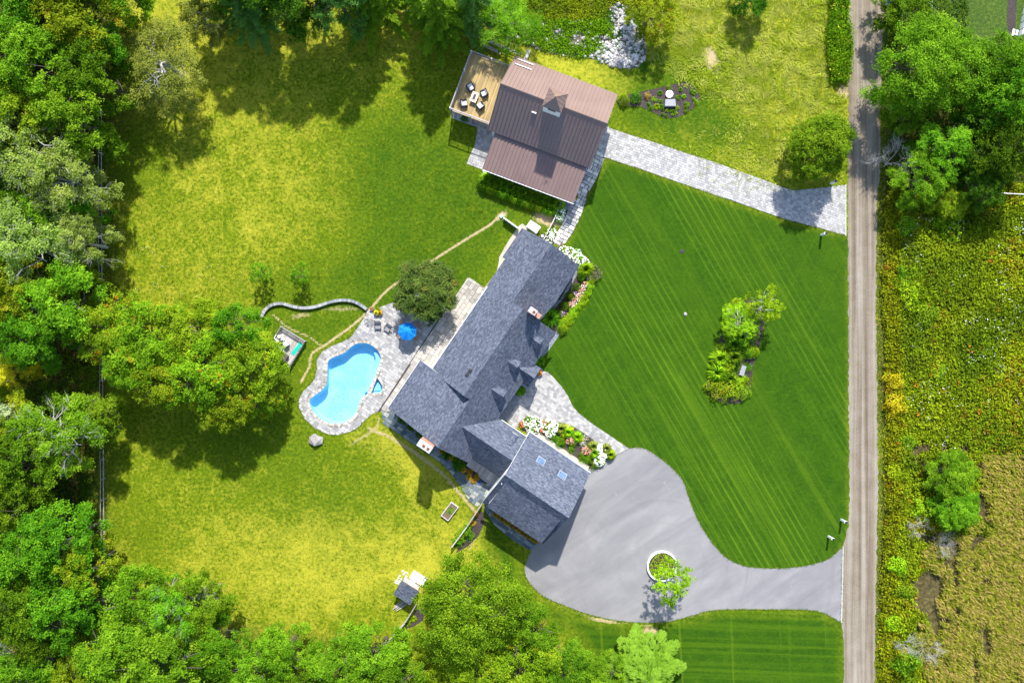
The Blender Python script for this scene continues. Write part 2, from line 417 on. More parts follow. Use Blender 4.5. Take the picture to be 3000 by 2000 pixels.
barn_drive_px = [(1778, 365), (1786, 376), (1900, 412), (2100, 478), (2240, 528), (2290, 548), (2319, 557), (2360, 555), (2396, 551), (2440, 546), (2477, 541), (2477, 690), (2400, 668), (2300, 642), (2080, 566), (1900, 504), (1772, 461), (1745, 455), (1760, 400)]
barn_drive = g2(barn_drive_px)
barn_yard = g2([(1322, 322), (1450, 372), (1466, 420), (1420, 520), (1412, 497), (1367, 480), (1392, 420), (1399, 373), (1323, 346)])
walk_px = [(1587, 1087), (1605, 1089), (1625, 1109), (1648, 1135), (1664, 1160), (1676, 1186), (1694, 1209), (1739, 1243), (1780, 1270), (1842, 1313), (1795, 1338), (1731, 1282), (1674, 1246), (1641, 1237), (1602, 1234), (1565, 1220), (1534, 1227), (1520, 1246), (1512, 1256), (1485, 1233), (1510, 1190), (1536, 1147), (1553, 1126)]
walk = g2(walk_px)
terrace = g2([(1372, 811), (1424, 846), (1390, 902), (1330, 990), (1270, 1085), (1240, 1090), (1180, 1180), (1140, 1206), (1112, 1204), (1230, 1022), (1295, 926)])
stonepath = g2([(1756, 440), (1772, 462), (1752, 513), (1738, 540), (1724, 565), (1712, 600), (1702, 632), (1683, 673), (1656, 712), (1640, 722), (1612, 708), (1624, 694), (1643, 663), (1656, 638), (1666, 611), (1676, 590), (1690, 545), (1716, 485)])
westpath = g2([(1138, 1200), (1155, 1208), (1231, 1266), (1275, 1300), (1321, 1344), (1351, 1374), (1362, 1390), (1385, 1411), (1440, 1418), (1452, 1430), (1416, 1470), (1396, 1484), (1381, 1478), (1361, 1444), (1341, 1414), (1318, 1381), (1278, 1344), (1230, 1314), (1184, 1282), (1143, 1252), (1132, 1255), (1120, 1238), (1118, 1201)])
southpath = g2([(1416, 1486), (1440, 1470), (1575, 1560), (1573, 1590), (1556, 1613), (1500, 1579), (1449, 1537)])
island = smooth_loop(g2([(2165, 886), (2138, 907), (2119, 961), (2098, 1028), (2079, 1089), (2068, 1121), (2072, 1148), (2092, 1168), (2119, 1179), (2151, 1182), (2183, 1172), (2197, 1145), (2208, 1068), (2229, 998), (2241, 934), (2237, 907), (2216, 883), (2189, 878)]), 3)
upbed = smooth_loop(g2([(1810, 290), (1815, 308), (1873, 313), (1904, 325), (1944, 344), (1981, 345), (2008, 333), (2033, 315), (2048, 296), (2050, 275), (2029, 252), (2012, 240), (1987, 244), (1946, 254), (1912, 262), (1879, 269), (1848, 275)]), 3)
eastbed = g2([(1643, 720), (1653, 722), (1674, 728), (1722, 755), (1741, 778), (1742, 820), (1726, 846), (1709, 882), (1683, 924), (1663, 952), (1658, 975), (1640, 984), (1600, 960), (1590, 900), (1640, 800), (1600, 740)])
frontbed = g2([(1800, 1332), (1731, 1283), (1674, 1247), (1641, 1238), (1602, 1235), (1565, 1221), (1534, 1228), (1521, 1244), (1530, 1262), (1625, 1300), (1725, 1374), (1795, 1339)])
sidebed = g2([(1275, 1302), (1321, 1343), (1351, 1373), (1362, 1389), (1386, 1410), (1440, 1417), (1440, 1390), (1390, 1345), (1300, 1290), (1240, 1240), (1170, 1205), (1160, 1210), (1231, 1265)])
rockbed = smooth_loop(g2([(1500, 108), (1490, 80), (1560, 60), (1640, 70), (1700, 60), (1760, 70), (1790, 20), (1800, 5), (1850, 35), (1870, 75), (1893, 100), (1895, 140), (1885, 180), (1860, 200), (1800, 195), (1730, 172), (1660, 165), (1590, 150), (1530, 130)]), 3)

# ------------------------------------------------------------------ ground sheet with region weights
def build_ground():
    x0, x1, y0, y1, d = -84.0, 84.0, -58.0, 58.0, 0.3
    xs = np.concatenate([[-900, -300, -120], np.arange(x0, x1+.01, d), [120, 300, 900]]); ys = np.concatenate([[-900, -300, -100], np.arange(y0, y1+.01, d), [100, 300, 900]])
    X, Y = np.meshgrid(xs, ys); nx, ny = len(xs), len(ys)
    PX = X/S+1500; PY = 1000-Y/S
    R = np.random.default_rng(3)
    def vnoise(sc):
        gx = np.clip(((X+90)/sc), 0, 400); gy = np.clip(((Y+64)/sc), 0, 400)
        t = R.random((402, 402)); ix, iy = gx.astype(int), gy.astype(int); fx, fy = gx-ix, gy-iy
        fx = fx*fx*(3-2*fx); fy = fy*fy*(3-2*fy)
        return (t[iy, ix]*(1-fx)+t[iy, ix+1]*fx)*(1-fy)+(t[iy+1, ix]*(1-fx)+t[iy+1, ix+1]*fx)*fy
    jit = (vnoise(6)-.5)*10+(vnoise(2)-.5)*5
    def blob(px, py, rx, ry, st=1.0, rot=0):
        c, s_ = math.cos(math.radians(rot)), math.sin(math.radians(rot)); dx, dy = PX-px, PY-py
        a, b = (dx*c+dy*s_)/rx, (-dx*s_+dy*c)/ry
        return st*np.exp(-(a*a+b*b))
    lawnA = soft_poly(X+jit*.06, Y, g2([(1776, 462), (2300, 645), (2475, 690), (2490, 700), (2492, 1590), (2470, 1600), (2420, 1700), (2000, 1700), (1760, 1330), (1560, 1120), (1600, 1000), (1700, 900), (1660, 720), (1720, 570)]), .9)
    lawnB = soft_poly(X+jit*.04, Y, g2([(1520, 1640), (1560, 1770), (1850, 1830), (2100, 1780), (2400, 1780), (2480, 1830), (2480, 2500), (1850, 2500), (1760, 2000), (1690, 1860), (1480, 1760), (1450, 1640), (1395, 1500), (1440, 1480)]), 2.0)
    # back yard close to the house keeps greener turf
    lush = np.clip(soft_poly(X+jit*.3, Y+jit*.2, g2([(1395, 500), (1700, 600), (1620, 700), (1500, 700), (1400, 850), (1150, 890), (1090, 800), (1230, 640), (1290, 520)]), 6)
                   + blob(1190, 620, 210, 230, .95) + blob(1180, 420, 170, 150, .6) + blob(400, 480, 130, 130, .35) + blob(1000, 830, 260, 70, .7)
                   + soft_poly(X, Y, g2([(800, 905), (1075, 910), (1050, 960), (930, 1030), (860, 1150), (760, 1130), (770, 930)]), 3)*.9
                   + blob(2050, 210, 200, 120, .6) + blob(1930, 320, 160, 110, .8) + blob(2130, 390, 230, 60, .8, 17) + blob(760, 1280, 300, 130, .6) + blob(960, 1460, 220, 110, .45) + blob(400, 1560, 150, 80, .3), 0, 1)
    dry = (.26 + blob(850, 1690, 480, 170, .38, -8) + blob(1000, 1560, 250, 90, .20) + blob(1180, 1320, 140, 60, .55, 25) + blob(1260, 1420, 90, 60, .35)
           + blob(2260, 130, 260, 190, .62) + blob(2280, 420, 160, 110, .38) + blob(2000, 60, 150, 90, .5) + blob(2020, 385, 70, 26, .6) + blob(1680, 200, 190, 40, .60, 20)
           + blob(700, 330, 420, 110, .22) + blob(470, 80, 300, 170, .40) + blob(900, 120, 260, 110, .35) + blob(720, 590, 280, 200, .26) + blob(480, 860, 250, 60, .14) + blob(950, 480, 160, 110, .14)
           + blob(1330, 520, 60, 40, .1) + blob(1370, 1530, 70, 70, .35) + blob(1240, 1650, 160, 60, .4, -20) + blob(1180, 60, 130, 90, .4) - blob(1050, 500, 300, 300, .12))
    dry = np.clip(dry - lush*.28, 0, 1.2)
    bare = (blob(2085, 175, 26, 45, 1.0, -25) + blob(1905, 1848, 30, 14, 1.0) + blob(1605, 642, 46, 22, 1.1, 15) + blob(1770, 1817, 60, 7, .9, 8) + blob(1470, 632, 24, 12, .9, -35)
            + blob(2470, 270, 22, 26, .9) + blob(2540, 330, 8, 8, 0) + blob(1340, 1315, 70, 18, .35, 30) + blob(1000, 905, 80, 9, .6) + blob(880, 925, 40, 14, .6, -10))
    def track(pts, w, st=1.0):
        dd = dist_np(X+jit*.02, Y+jit*.02, g2(smooth_loop(pts, 4, False)), False); return st*np.clip(1.2-dd/w, 0, 1)
    near = np.zeros_like(X)
    for pts, w, st in [([(1472, 622), (1440, 655), (1380, 692), (1240, 780), (1140, 845), (1085, 905), (1030, 955), (960, 1005), (915, 1035), (905, 1075), (880, 1120)], .30, .85),
                       ([(800, 922), (850, 960), (905, 985), (945, 1012)], .3, .7), ([(1080, 1255), (1140, 1280), (1230, 1335), (1300, 1390), (1370, 1470), (1392, 1498)], .45, .75),
                       ([(1030, 1300), (1100, 1255), (1110, 1225)], .4, .6), ([(1410, 1505), (1408, 1540), (1375, 1610)], .22, .8), ([(1030, 1300), (1150, 1330), (1170, 1380)], .6, .35),
                       ([(760, 905), (860, 888), (960, 900), (1070, 890)], .5, .35), ([(1230, 1780), (1190, 1850), (1180, 1900)], .35, .45),
                       ([(2095, 0), (2090, 120), (2080, 180)], .5, .35), ([(1545, 1700), (1600, 1752), (1723, 1803), (1900, 1829), (2100, 1790)], .18, .5)]:
        bare = np.maximum(bare, track(pts, w, st))
    bare = np.clip(bare, 0, 1)
    wild = np.clip(soft_poly(X+jit*.25, Y, g2([(-2000, -2000), (330, -2000), (345, 380), (300, 500), (305, 1000), (300, 1700), (330, 1760), (520, 1830), (800, 1880), (1250, 1930), (1300, 2700), (-2000, 2700)]), 3.0)
                   + soft_poly(X+jit*.15, Y, g2([(2590, -500), (2585, 300), (2576, 600), (2572, 1000), (2580, 1420), (2572, 1700), (2570, 2500), (5000, 2500), (5000, -500)]), 1.2)
                   + soft_poly(X+jit*.2, Y, g2([(300, -2000), (2000, -2000), (1900, 60), (1500, 110), (1380, 100), (1180, 0), (700, -60)]), 3.0)*.9
                   - soft_poly(X, Y, g2([(2840, 60), (2990, 20), (3000, 140), (2850, 150)]), 2.5), 0, 1)
    me = bpy.data.meshes.new('ground')
    Z = np.zeros_like(X)
    co = np.stack([X, Y, Z], -1).reshape(-1, 3)
    hole = inside_np(X, Y, offset_loop(pool, .25)) | inside_np(X, Y, offset_loop(spa, .2)) | inside_np(X, Y, pool) | inside_np(X, Y, spa)
    idx = np.arange(nx*ny).reshape(ny, nx)
    q = np.stack([idx[:-1, :-1], idx[:-1, 1:], idx[1:, 1:], idx[1:, :-1]], -1)
    keep = ~(hole[:-1, :-1] | hole[:-1, 1:] | hole[1:, 1:] | hole[1:, :-1])
    q = q[keep].reshape(-1, 4); n = len(q)
    me.vertices.add(len(co)); me.vertices.foreach_set('co', co.reshape(-1).astype(np.float32))
    me.loops.add(n*4); me.loops.foreach_set('vertex_index', q.reshape(-1).astype(np.int32))
    me.polygons.add(n); me.polygons.foreach_set('loop_start', np.arange(0, n*4, 4, dtype=np.int32)); me.update(calc_edges=True)
    for nm, A in (('lawn_front', lawnA), ('lawn_side', lawnB), ('lush', lush), ('dry', dry), ('bare', bare), ('wild', wild)):
        a = me.attributes.new(nm, 'FLOAT', 'POINT'); a.data.foreach_set('value', A.reshape(-1).astype(np.float32))
    x = N_('turf_and_field', .9, .12); p = x.pos()
    nb = x.noise(p, .09, 4, .6); nm_ = x.noise(p, .45, 4, .65, .6); nf = x.noise(p, 2.2, 5, .75); nff = x.noise(p, 7.0, 3, .8)
    # rough field turf
    green = x.ramp(nf, [(.30, (.042, .084, .002)), (.5, (.118, .172, .003)), (.72, (.235, .262, .007))])
    dryc = x.ramp(nff, [(.3, (.21, .225, .008)), (.5, (.33, .325, .016)), (.72, (.50, .435, .10))])
    fd = x.math('ADD', x.attr('dry'), x.math('ADD', x.math('MULTIPLY', x.math('SUBTRACT', nm_, .5), 1.5), x.math('MULTIPLY', x.math('SUBTRACT', nf, .5), 2.0)))
    fd = x.math('ADD', fd, x.math('MULTIPLY', x.math('SUBTRACT', nb, .5), .9))
    fd = x.math('ADD', fd, x.math('MULTIPLY', x.math('SUBTRACT', x.noise(x.mapping(p, (.8, .05, 0), math.radians(-28)), 1.0, 3, .6), .5), .45))
    c = x.mix(x.ramp(fd, [(.22, 0.0), (.95, 1.0)]), green, dryc)
    lush = x.ramp(nf, [(.3, (.016, .052, .001)), (.5, (.040, .096, .0015)), (.75, (.105, .155, .004))])
    c = x.mix(x.math('MULTIPLY', x.attr('lush'), x.ramp(nm_, [(.35, 1.0), (.7, .65)])), c, lush)
    # striped lawns
    def streak(rot, sx, sy, lo, hi, off=0.0):
        v = x.mapping(p, (sx, sy, 0), rot, (off, off*.7, 0)); return x.ramp(x.noise(v, 1.0, 2, .6), [(lo, 0.0), (hi, 1.0)])
    big = x.ramp(x.noise(p, .05, 2), [(.35, .25), (.65, 1.0)])
    base_l = x.ramp(x.math('ADD', x.math('MULTIPLY', nf, .6), x.math('MULTIPLY', nm_, .4)), [(.34, (.015, .052, .0008)), (.52, (.027, .080, .0010)), (.68, (.050, .110, .002))])
    s1 = streak(math.radians(-30.5), 1.15, .016, .55, .66); s2 = streak(math.radians(-27), 2.6, .03, .56, .68, 31)
    s1b = streak(math.radians(-30.5), .22, .012, .40, .62, 13)
    wv = x.n('ShaderNodeTexWave', wave_type='BANDS', bands_direction='X', wave_profile='SIN'); x.l(x.mapping(p, (1, 1, 1), math.radians(-30.0)), wv.inputs[0])
    wv.inputs['Scale'].default_value = .36; wv.inputs['Distortion'].default_value = 1.6; wv.inputs['Detail'].default_value = 3; wv.inputs['Detail Scale'].default_value = .10
    s4 = x.math('MULTIPLY', x.ramp(wv.outputs[1], [(.70, 0.0), (.93, 1.0)]), x.ramp(x.noise(x.mapping(p, (.10, .012, 0), math.radians(-30), (5, 3, 0)), 1.0, 3), [(.40, .05), (.62, 1.0)]))
    s4 = x.math('MULTIPLY', s4, x.ramp(x.noise(x.mapping(p, (.9, .10, 0), math.radians(-30), (1, 8, 0)), 1.0, 4, .7), [(.36, .15), (.6, 1.0)]))
    s3 = streak(math.radians(27), 1.3, .02, .62, .70, 7)
    lc = x.mix(x.math('MULTIPLY', s1b, .35), base_l, (.050, .108, .002))
    st = x.math('MULTIPLY', x.math('MAXIMUM', s1, x.math('MULTIPLY', s2, .55)), big)
    lc = x.mix(x.math('MULTIPLY', st, .42), lc, (.095, .170, .006)); lc = x.mix(x.math('MULTIPLY', s4, .62), lc, (.088, .182, .006)); lc = x.mix(x.math('MULTIPLY', s3, .08), lc, (.11, .185, .008))
    c = x.mix(x.attr('lawn_front'), c, lc)
    h1 = streak(math.radians(2), .02, 1.2, .46, .62, 3); v1 = streak(math.radians(-3), .75, .012, .59, .66, 21)
    lb = x.mix(x.math('MULTIPLY', h1, .5), base_l, (.066, .135, .002)); lb = x.mix(x.math('MULTIPLY', v1, .35), lb, (.12, .195, .008))
    c = x.mix(x.attr('lawn_side'), c, lb)
    wildc = x.ramp(nf, [(.3, (.030, .032, .006)), (.5, (.055, .065, .010)), (.72, (.14, .11, .035))])
    c = x.mix(x.attr('wild'), c, wildc)
    fb = x.math('ADD', x.attr('bare'), x.math('MULTIPLY', x.math('SUBTRACT', nf, .5), 1.1))
    c = x.mix(x.ramp(fb, [(.35, 0.0), (.75, 1.0)]), c, x.ramp(nff, [(.3, (.30, .22, .10)), (.7, (.52, .42, .24))]))
    x.col(c); x.bump(x.math('ADD', nf, x.math('MULTIPLY', nff, .5)), .8, .12)
    me.materials.append(x.m)
    o = link('ground', me); o['kind'] = 'structure'; o['label'] = 'lawns, rough field and woodland floor'
build_ground()

# ------------------------------------------------------------------ road, drives
def road_mat():
    x = N_('gravel_road', .95, .15); p = x.pos()
    n = x.noise(p, 5.0, 5, .75); nm_ = x.noise(p, .5, 4, .6)
    lanes = x.noise(x.mapping(p, (1.3, .022, 0)), 1.0, 4, .6, .35)
    c = x.ramp(x.math('ADD', x.math('MULTIPLY', lanes, .6), x.math('ADD', x.math('MULTIPLY', n, .25), x.math('MULTIPLY', nm_, .15))), [(.36, (.118, .090, .062)), (.47, (.195, .162, .122)), (.56, (.262, .230, .188)), (.66, (.36, .325, .278))])
    x.col(c); x.bump(n, .6, .04); return x.m
def asphalt_mat():
    x = N_('worn_asphalt', .85, .2); p = x.pos()
    n = x.noise(p, 9.0, 4, .8); nm_ = x.noise(p, .16, 4, .6, 1.5)
    sw = x.noise(x.mapping(p, (.35, .05, 0), math.radians(58)), 1.0, 4, .6, .8)
    dust = x.ramp(x.noise(p, .55, 4, .7), [(.64, 0.0), (.74, .6)])
    c = x.ramp(x.math('ADD', x.math('MULTIPLY', sw, .5), x.math('ADD', x.math('MULTIPLY', nm_, .3), x.math('MULTIPLY', n, .2))), [(.36, (.165, .163, .170)), (.5, (.210, .206, .212)), (.64, (.262, .256, .256))])
    vm = x.n('ShaderNodeVectorMath', operation='DISTANCE'); x.l(p, vm.inputs[0]); vm.inputs[1].default_value = (21.95, -32.8, 0)
    cb = x.n('ShaderNodeCombineXYZ'); x.l(vm.outputs['Value'], cb.inputs[0]); arc = x.noise(x.mapping(cb.outputs[0], (.9, 1, 1)), 1.0, 4, .6)
    brk = x.noise(p, .11, 3); c = x.mix(x.math('MULTIPLY', x.ramp(arc, [(.52, 0.0), (.60, 1.0)]), x.ramp(brk, [(.42, 0.0), (.65, .22)])), c, (.135, .135, .15))
    c = x.mix(dust, c, (.36, .33, .30)); x.col(c); x.bump(n, .3, .01); return x.m
sheet('gravel_road', [road], .012, road_mat())
sheet('asphalt_driveway', [drive], .02, asphalt_mat())
m = MB(); a = G(2470, 1600); b = G(2465, 1823); m.box((a.x+b.x)/2, (a.y+b.y)/2, .02, .16, (a-b).length, .06, math.atan2((a-b).y, (a-b).x)-math.pi/2)
tag(m.build('drive_edging', m_conc), 'pale concrete edging strip where asphalt drive meets gravel road', 'kerb')
m = MB(); a = G(2477.5, 541); b = G(2477.5, 691); m.box(a.x, (a.y+b.y)/2, .03, .16, (a-b).length, .07)
tag(m.build('drive_edging', m_conc), 'pale edging strip where the cobbled drive meets gravel road', 'kerb')

# ------------------------------------------------------------------ paving
UD, VD = Vector((-.5605, -.8282)), Vector((.8282, -.5605))
def pave(outline, ang, row, wmin, wmax, rng, gap=.012, skip=None, org=(0, 0), bow=0.0):
    c, s_ = math.cos(ang), math.sin(ang); ox, oy = org
    loc = [((x-ox)*c+(y-oy)*s_, -(x-ox)*s_+(y-oy)*c) for x, y in outline]
    xs = [p[0] for p in loc]; ys = [p[1] for p in loc]; out = []
    y = min(ys)-rng.random()*row
    while y < max(ys):
        rh = row*(rng.uniform(.85, 1.15) if bow else 1); x = min(xs)-rng.random()*wmax
        while x < max(xs):
            w = rng.uniform(wmin, wmax); j = lambda: rng.uniform(-bow, bow)
            r = [(x+gap+j(), y+gap+j()), (x+w-gap+j(), y+gap+j()), (x+w-gap+j(), y+rh-gap+j()), (x+gap+j(), y+rh-gap+j())]
            cl = clip_sh(loc, r)
            if len(cl) >= 3 and abs(area2(cl)) > .25*w*rh:
                dd = []
                for pnt in cl:
                    if not dd or math.hypot(pnt[0]-dd[-1][0], pnt[1]-dd[-1][1]) > .01: dd.append(pnt)
                wp = [(px*c-py*s_+ox, px*s_+py*c+oy) for px, py in dd]
                cx = sum(q[0] for q in wp)/len(wp); cy = sum(q[1] for q in wp)/len(wp)
                if len(wp) >= 3 and (skip is None or not skip(cx, cy)): out.append(wp)
            x += w
        y += rh
    return out
def lay(parent, pieces, z0, z1, mat, name, rng, limit=0, bevel=.02, dz=.006):
    pieces = sorted(pieces, key=lambda p: -abs(area2(p)))
    st = MB()
    for i, p in enumerate(pieces):
        t = rng.random(); zz = z1+rng.uniform(-dz, dz)
        if i < limit:
            mb = MB(); mb.prism(p, z0, zz, t, bevel); mb.build(name, mat, parent)
        else: st.prism(p, z0, zz, t, bevel)
    if st.v: tag(st.build(name+'_field' if limit else name+'s', mat, parent), kind='stuff')
prng = random.Random(11)
ANG = math.atan2(VD.y, VD.x)
cop_out = offset_loop(pool, .36); spa_out = offset_loop(spa, .34)
def in_pool(x, y): return inside(x, y, cop_out) or inside(x, y, spa_out)
patio_o = sheet('pool_patio', [patio, offset_loop(pool, .03), offset_loop(spa, .03)], .01, m_grout)
# (spa lies in a notch of the patio; its own basin is cut by the coping ring)
def not_spa(x, y): return in_pool(x, y)
pp = pave(patio, ANG, .40, .36, .78, prng, .010, in_pool)
lay(patio_o, pp, .0, .05, m_paver, 'paver', prng, 300)
terr_o = sheet('house_terrace', [terrace], .03, m_grout)
lay(terr_o, pave(terrace, ANG+math.pi/2, .62, .55, 1.1, prng, .015, lambda x, y: False), .0, .14, m_terrace, 'slab', prng, 300)
# dark step edge between patio and terrace
a, b = G(1293, 925), G(1110, 1205); mb = MB(); ln = (b-a).length
mb.box((a.x+b.x)/2, (a.y+b.y)/2, .06, ln, .17, .13, math.atan2((b-a).y, (b-a).x))
tag(mb.build('step_edging', solid('dark_brown_edging', (.05, .035, .03), .7)), 'long dark brown edging strip between pool patio and house terrace', 'edging')
bd_o = sheet('barn_driveway', [barn_drive], .014, m_grout)
lay(bd_o, pave(barn_drive, math.radians(-20.3), .34, .3, .55, prng, .01), .0, .045, m_cobble, 'cobble', prng, 0)
by_o = sheet('barn_yard', [barn_yard], .014, m_grout)
lay(by_o, pave(barn_yard, math.radians(-20.3), .36, .35, .6, prng, .012), .0, .045, m_cobble, 'cobble', prng, 0)
wk_o = sheet('front_walk', [walk], .026, m_grout)
lay(wk_o, pave(walk, ANG, .36, .32, .6, prng, .008), .0, .06, m_paver, 'paver', prng, 0)
sp_o = sheet('stone_path', [stonepath], .012, m_soil)
m_tumbled = stone_mat('tumbled_stone', (.24, .25, .28), (.46, .45, .43), (.68, .66, .61), 3.0)
lay(sp_o, pave(stonepath, math.radians(-27), .60, .5, .95, prng, .035, None, (0, 0), .035), -.02, .09, m_tumbled, 'paving_stone', prng, 300, .05, .012)
wp_o = sheet('flagstone_path', [westpath], .012, stone_mat('mossy_joints', (.03, .05, .01), (.10, .14, .02), (.26, .27, .05), 3.0, False))
lay(wp_o, pave(westpath, ANG, .62, .5, 1.05, prng, .028, None, (0, 0), .06), -.02, .06, m_bluestone, 'flagstone', prng, 300, .03, .01)
so_o = sheet('garage_flagstone_path', [southpath], .012, m_grout)
lay(so_o, pave(southpath, ANG, .55, .5, .95, prng, .02, None, (0, 0), .04), -.02, .06, m_bluestone, 'flagstone', prng, 200, .03, .01)
sheet('meadow_soil', [g2([(2600, 560), (3600, 520), (3600, 2600), (2590, 2600), (2592, 1700), (2604, 1400), (2598, 1000)])], .008, stone_mat('brown_litter', (.030, .026, .008), (.070, .055, .018), (.14, .12, .04), 2.0, False))
# mulch beds and gravel strips
for nm, poly in (('island_bed', island), ('monument_bed', upbed), ('east_bed', eastbed), ('front_bed', frontbed), ('side_bed', sidebed)):
    sheet(nm, [poly], .018 if nm != 'front_bed' else .03, m_mulch)
sheet('fence_bed', [g2([(1402, 1500), (1416, 1498), (1420, 1530), (1400, 1570), (1370, 1600), (1335, 1620), (1350, 1590)])], .018, m_mulch)
sheet('shed_bed', [g2([(1176, 1845), (1232, 1770), (1245, 1790), (1240, 1815), (1215, 1833)])], .018, m_mulch)
sheet('west_gravel_strip', [g2([(1520, 662), (1530, 655), (1548, 668), (1500, 745), (1488, 775), (1425, 868), (1400, 866), (1420, 843), (1455, 795), (1461, 770), (1463, 752), (1490, 705)])], .016, m_gravel)
sheet('garage_gravel_strip', [g2([(1548, 1254), (1560, 1252), (1726, 1366), (1720, 1382), (1560, 1290), (1540, 1262)])], .040, m_gravel)
sheet('front_pebble_strip', [g2([(1632, 968), (1641, 978), (1605, 1030), (1560, 1075), (1536, 1145), (1485, 1232), (1450, 1225), (1560, 1050)])], .034, m_pebble)
sheet('east_gravel_strip', [g2([(1694, 782), (1700, 778), (1690, 806), (1660, 860), (1632, 897), (1602, 910), (1586, 932), (1580, 925), (1610, 870), (1640, 880)])], .024, m_pebble)
sheet('barn_pebble_strip', [g2([(1415, 505), (1680, 590), (1672, 618), (1560, 585), (1408, 520)])], .016, m_pebble)
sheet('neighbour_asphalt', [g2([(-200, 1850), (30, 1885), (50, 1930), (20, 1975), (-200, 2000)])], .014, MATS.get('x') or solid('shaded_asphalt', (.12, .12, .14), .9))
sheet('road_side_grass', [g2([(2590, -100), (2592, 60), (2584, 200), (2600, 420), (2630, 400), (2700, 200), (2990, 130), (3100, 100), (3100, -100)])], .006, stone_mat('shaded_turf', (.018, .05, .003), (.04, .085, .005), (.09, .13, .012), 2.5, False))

# ------------------------------------------------------------------ pool
def pool_mat(name, c1, c2):
    x = N_(name, .7, .3); n = x.noise(x.pos(), .35, 4, .6); x.col(x.ramp(n, [(.35, c1), (.65, c2)])); return x.m
m_plaster = pool_mat('pale_blue_plaster', (.30, .65, .87), (.46, .75, .91))
def water_mat():
    x = N_('pool_water', .03, .5); x.t.nodes.remove(x.b)
    tr = x.n('ShaderNodeBsdfTransparent'); tr.inputs[0].default_value = (.80, .94, .99, 1)
    gl = x.n('ShaderNodeBsdfGlossy'); gl.inputs['Roughness'].default_value = .03
    fr = x.n('ShaderNodeFresnel'); fr.inputs[0].default_value = 1.33
    bp = x.n('ShaderNodeBump'); bp.inputs['Strength'].default_value = .12; bp.inputs['Distance'].default_value = .02
    x.l(x.noise(x.pos(), 1.6, 3), bp.inputs['Height']); x.l(bp.outputs[0], gl.inputs['Normal']); x.l(bp.outputs[0], fr.inputs['Normal'])
    mx = x.n('ShaderNodeMixShader'); x.l(fr.outputs[0], mx.inputs[0]); x.l(tr.outputs[0], mx.inputs[1]); x.l(gl.outputs[0], mx.inputs[2]); x.l(mx.outputs[0], x.out.inputs[0]); return x.m
m_water = water_mat()
def coping(loop, win, wout, z, rng, name, parent):
    outl = offset_loop(loop, wout); inl = offset_loop(loop, -win); mb = MB(); n = len(loop)
    for i in range(n):
        j = (i+1) % n; L = math.hypot(loop[j][0]-loop[i][0], loop[j][1]-loop[i][1]); k = max(1, round(L/.22))
        for q in range(k):
            t0, t1 = q/k+.02, (q+1)/k-.02
            lp = lambda A, t: (A[i][0]+(A[j][0]-A[i][0])*t, A[i][1]+(A[j][1]-A[i][1])*t)
            mb.prism([lp(inl, t0), lp(outl, t0), lp(outl, t1), lp(inl, t1)], -.12, z+rng.uniform(-.004, .004), rng.random())
    tag(mb.build(name, m_coping, parent), kind='stuff')
m_coping = stone_mat('brick_coping', (.24, .21, .18), (.40, .36, .30), (.56, .52, .45), 7.0)
pc = thing('swimming_pool', 'freeform blue swimming pool with tan brick coping set in the paver patio', 'pool', (0, 0, 0))
def basin(loop, depthfn, name, parent):
    ins = [loop, offset_loop(loop, -.25), offset_loop(loop, -.5)]; mb = MB(); n = len(loop)
    zs = [-.02, None, None]; V = []
    cx = sum(p[0] for p in loop)/n; cy = sum(p[1] for p in loop)/n
    rings = [[(x, y, .02) for x, y in loop], [(x, y, depthfn(x, y)*.8) for x, y in loop], [(x, y, depthfn(x, y)) for x, y in offset_loop(loop, -.3)]]
    for r in rings: V += r
    F = []
    for k in range(len(rings)-1):
        for i in range(n):
            j = (i+1) % n; F.append((k*n+i, (k+1)*n+i, (k+1)*n+j, k*n+j))
    base = (len(rings)-1)*n; last = rings[-1]
    for a, b, c in tessellate_polygon([[Vector((x, y, 0)) for x, y, z in last]]):
        A = (last[b][0]-last[a][0])*(last[c][1]-last[a][1])-(last[b][1]-last[a][1])*(last[c][0]-last[a][0])
        F.append((base+a, base+b, base+c) if A > 0 else (base+a, base+c, base+b))
    mb.add(V, F); return mb.build(name, m_plaster, parent, smooth=False)
basin(pool, lambda x, y: -1.45 - .35*max(0, min(1, (-y-3)/9)), 'basin', pc)
sheet('water', [pool], -.13, m_water, None, pc)
coping(pool, .03, .34, .085, prng, 'coping', pc)
# swim-out bench along the east wall and a light niche
bench = [p for p in pool if p[0] > G(1080, 0).x and G(0, 1150).y < p[1] < G(0, 1030).y]
bi = [(p[0]-.9, p[1]-.1) for p in bench]
mb = MB(); mb.prism(bench+bi[::-1], -1.5, -.55); mb.build('bench_step', m_plaster, pc)
mb = MB(); p = G(1063, 1009); mb.lathe([(.12, -.6), (.14, -.5), (.12, -.42)], 12, p.x, p.y); mb.build('return_fitting', m_trim, pc)
lt = MB(); R = np.random.default_rng(8); lv = []
for k in range(520):
    q = R.random()
    if q < .5: px, py = R.normal(985, 26), R.normal(1190, 26)
    elif q < .75: px, py = R.normal(1010, 18), R.normal(1120, 40)
    else: px, py = R.uniform(930, 1110), R.uniform(1020, 1230)
    w = G(px, py)
    if inside(w.x, w.y, offset_loop(pool, -.25)): lv.append((w.x, w.y))
for x, y in lv:
    s_ = prng.uniform(.03, .085); a = prng.random()*6.28; zf = -1.45-.35*max(0, min(1, (-y-3)/9))+.02
    z = -.125 if prng.random() < .35 else max(zf, -1.9)
    lt.add([(x+s_*math.cos(a), y+s_*math.sin(a), z), (x-s_*.5*math.sin(a), y+s_*.5*math.cos(a), z+.004), (x-s_*math.cos(a), y-s_*math.sin(a), z), (x+s_*.5*math.sin(a), y-s_*.5*math.cos(a), z+.004)], [(0, 1, 2, 3)], prng.random())
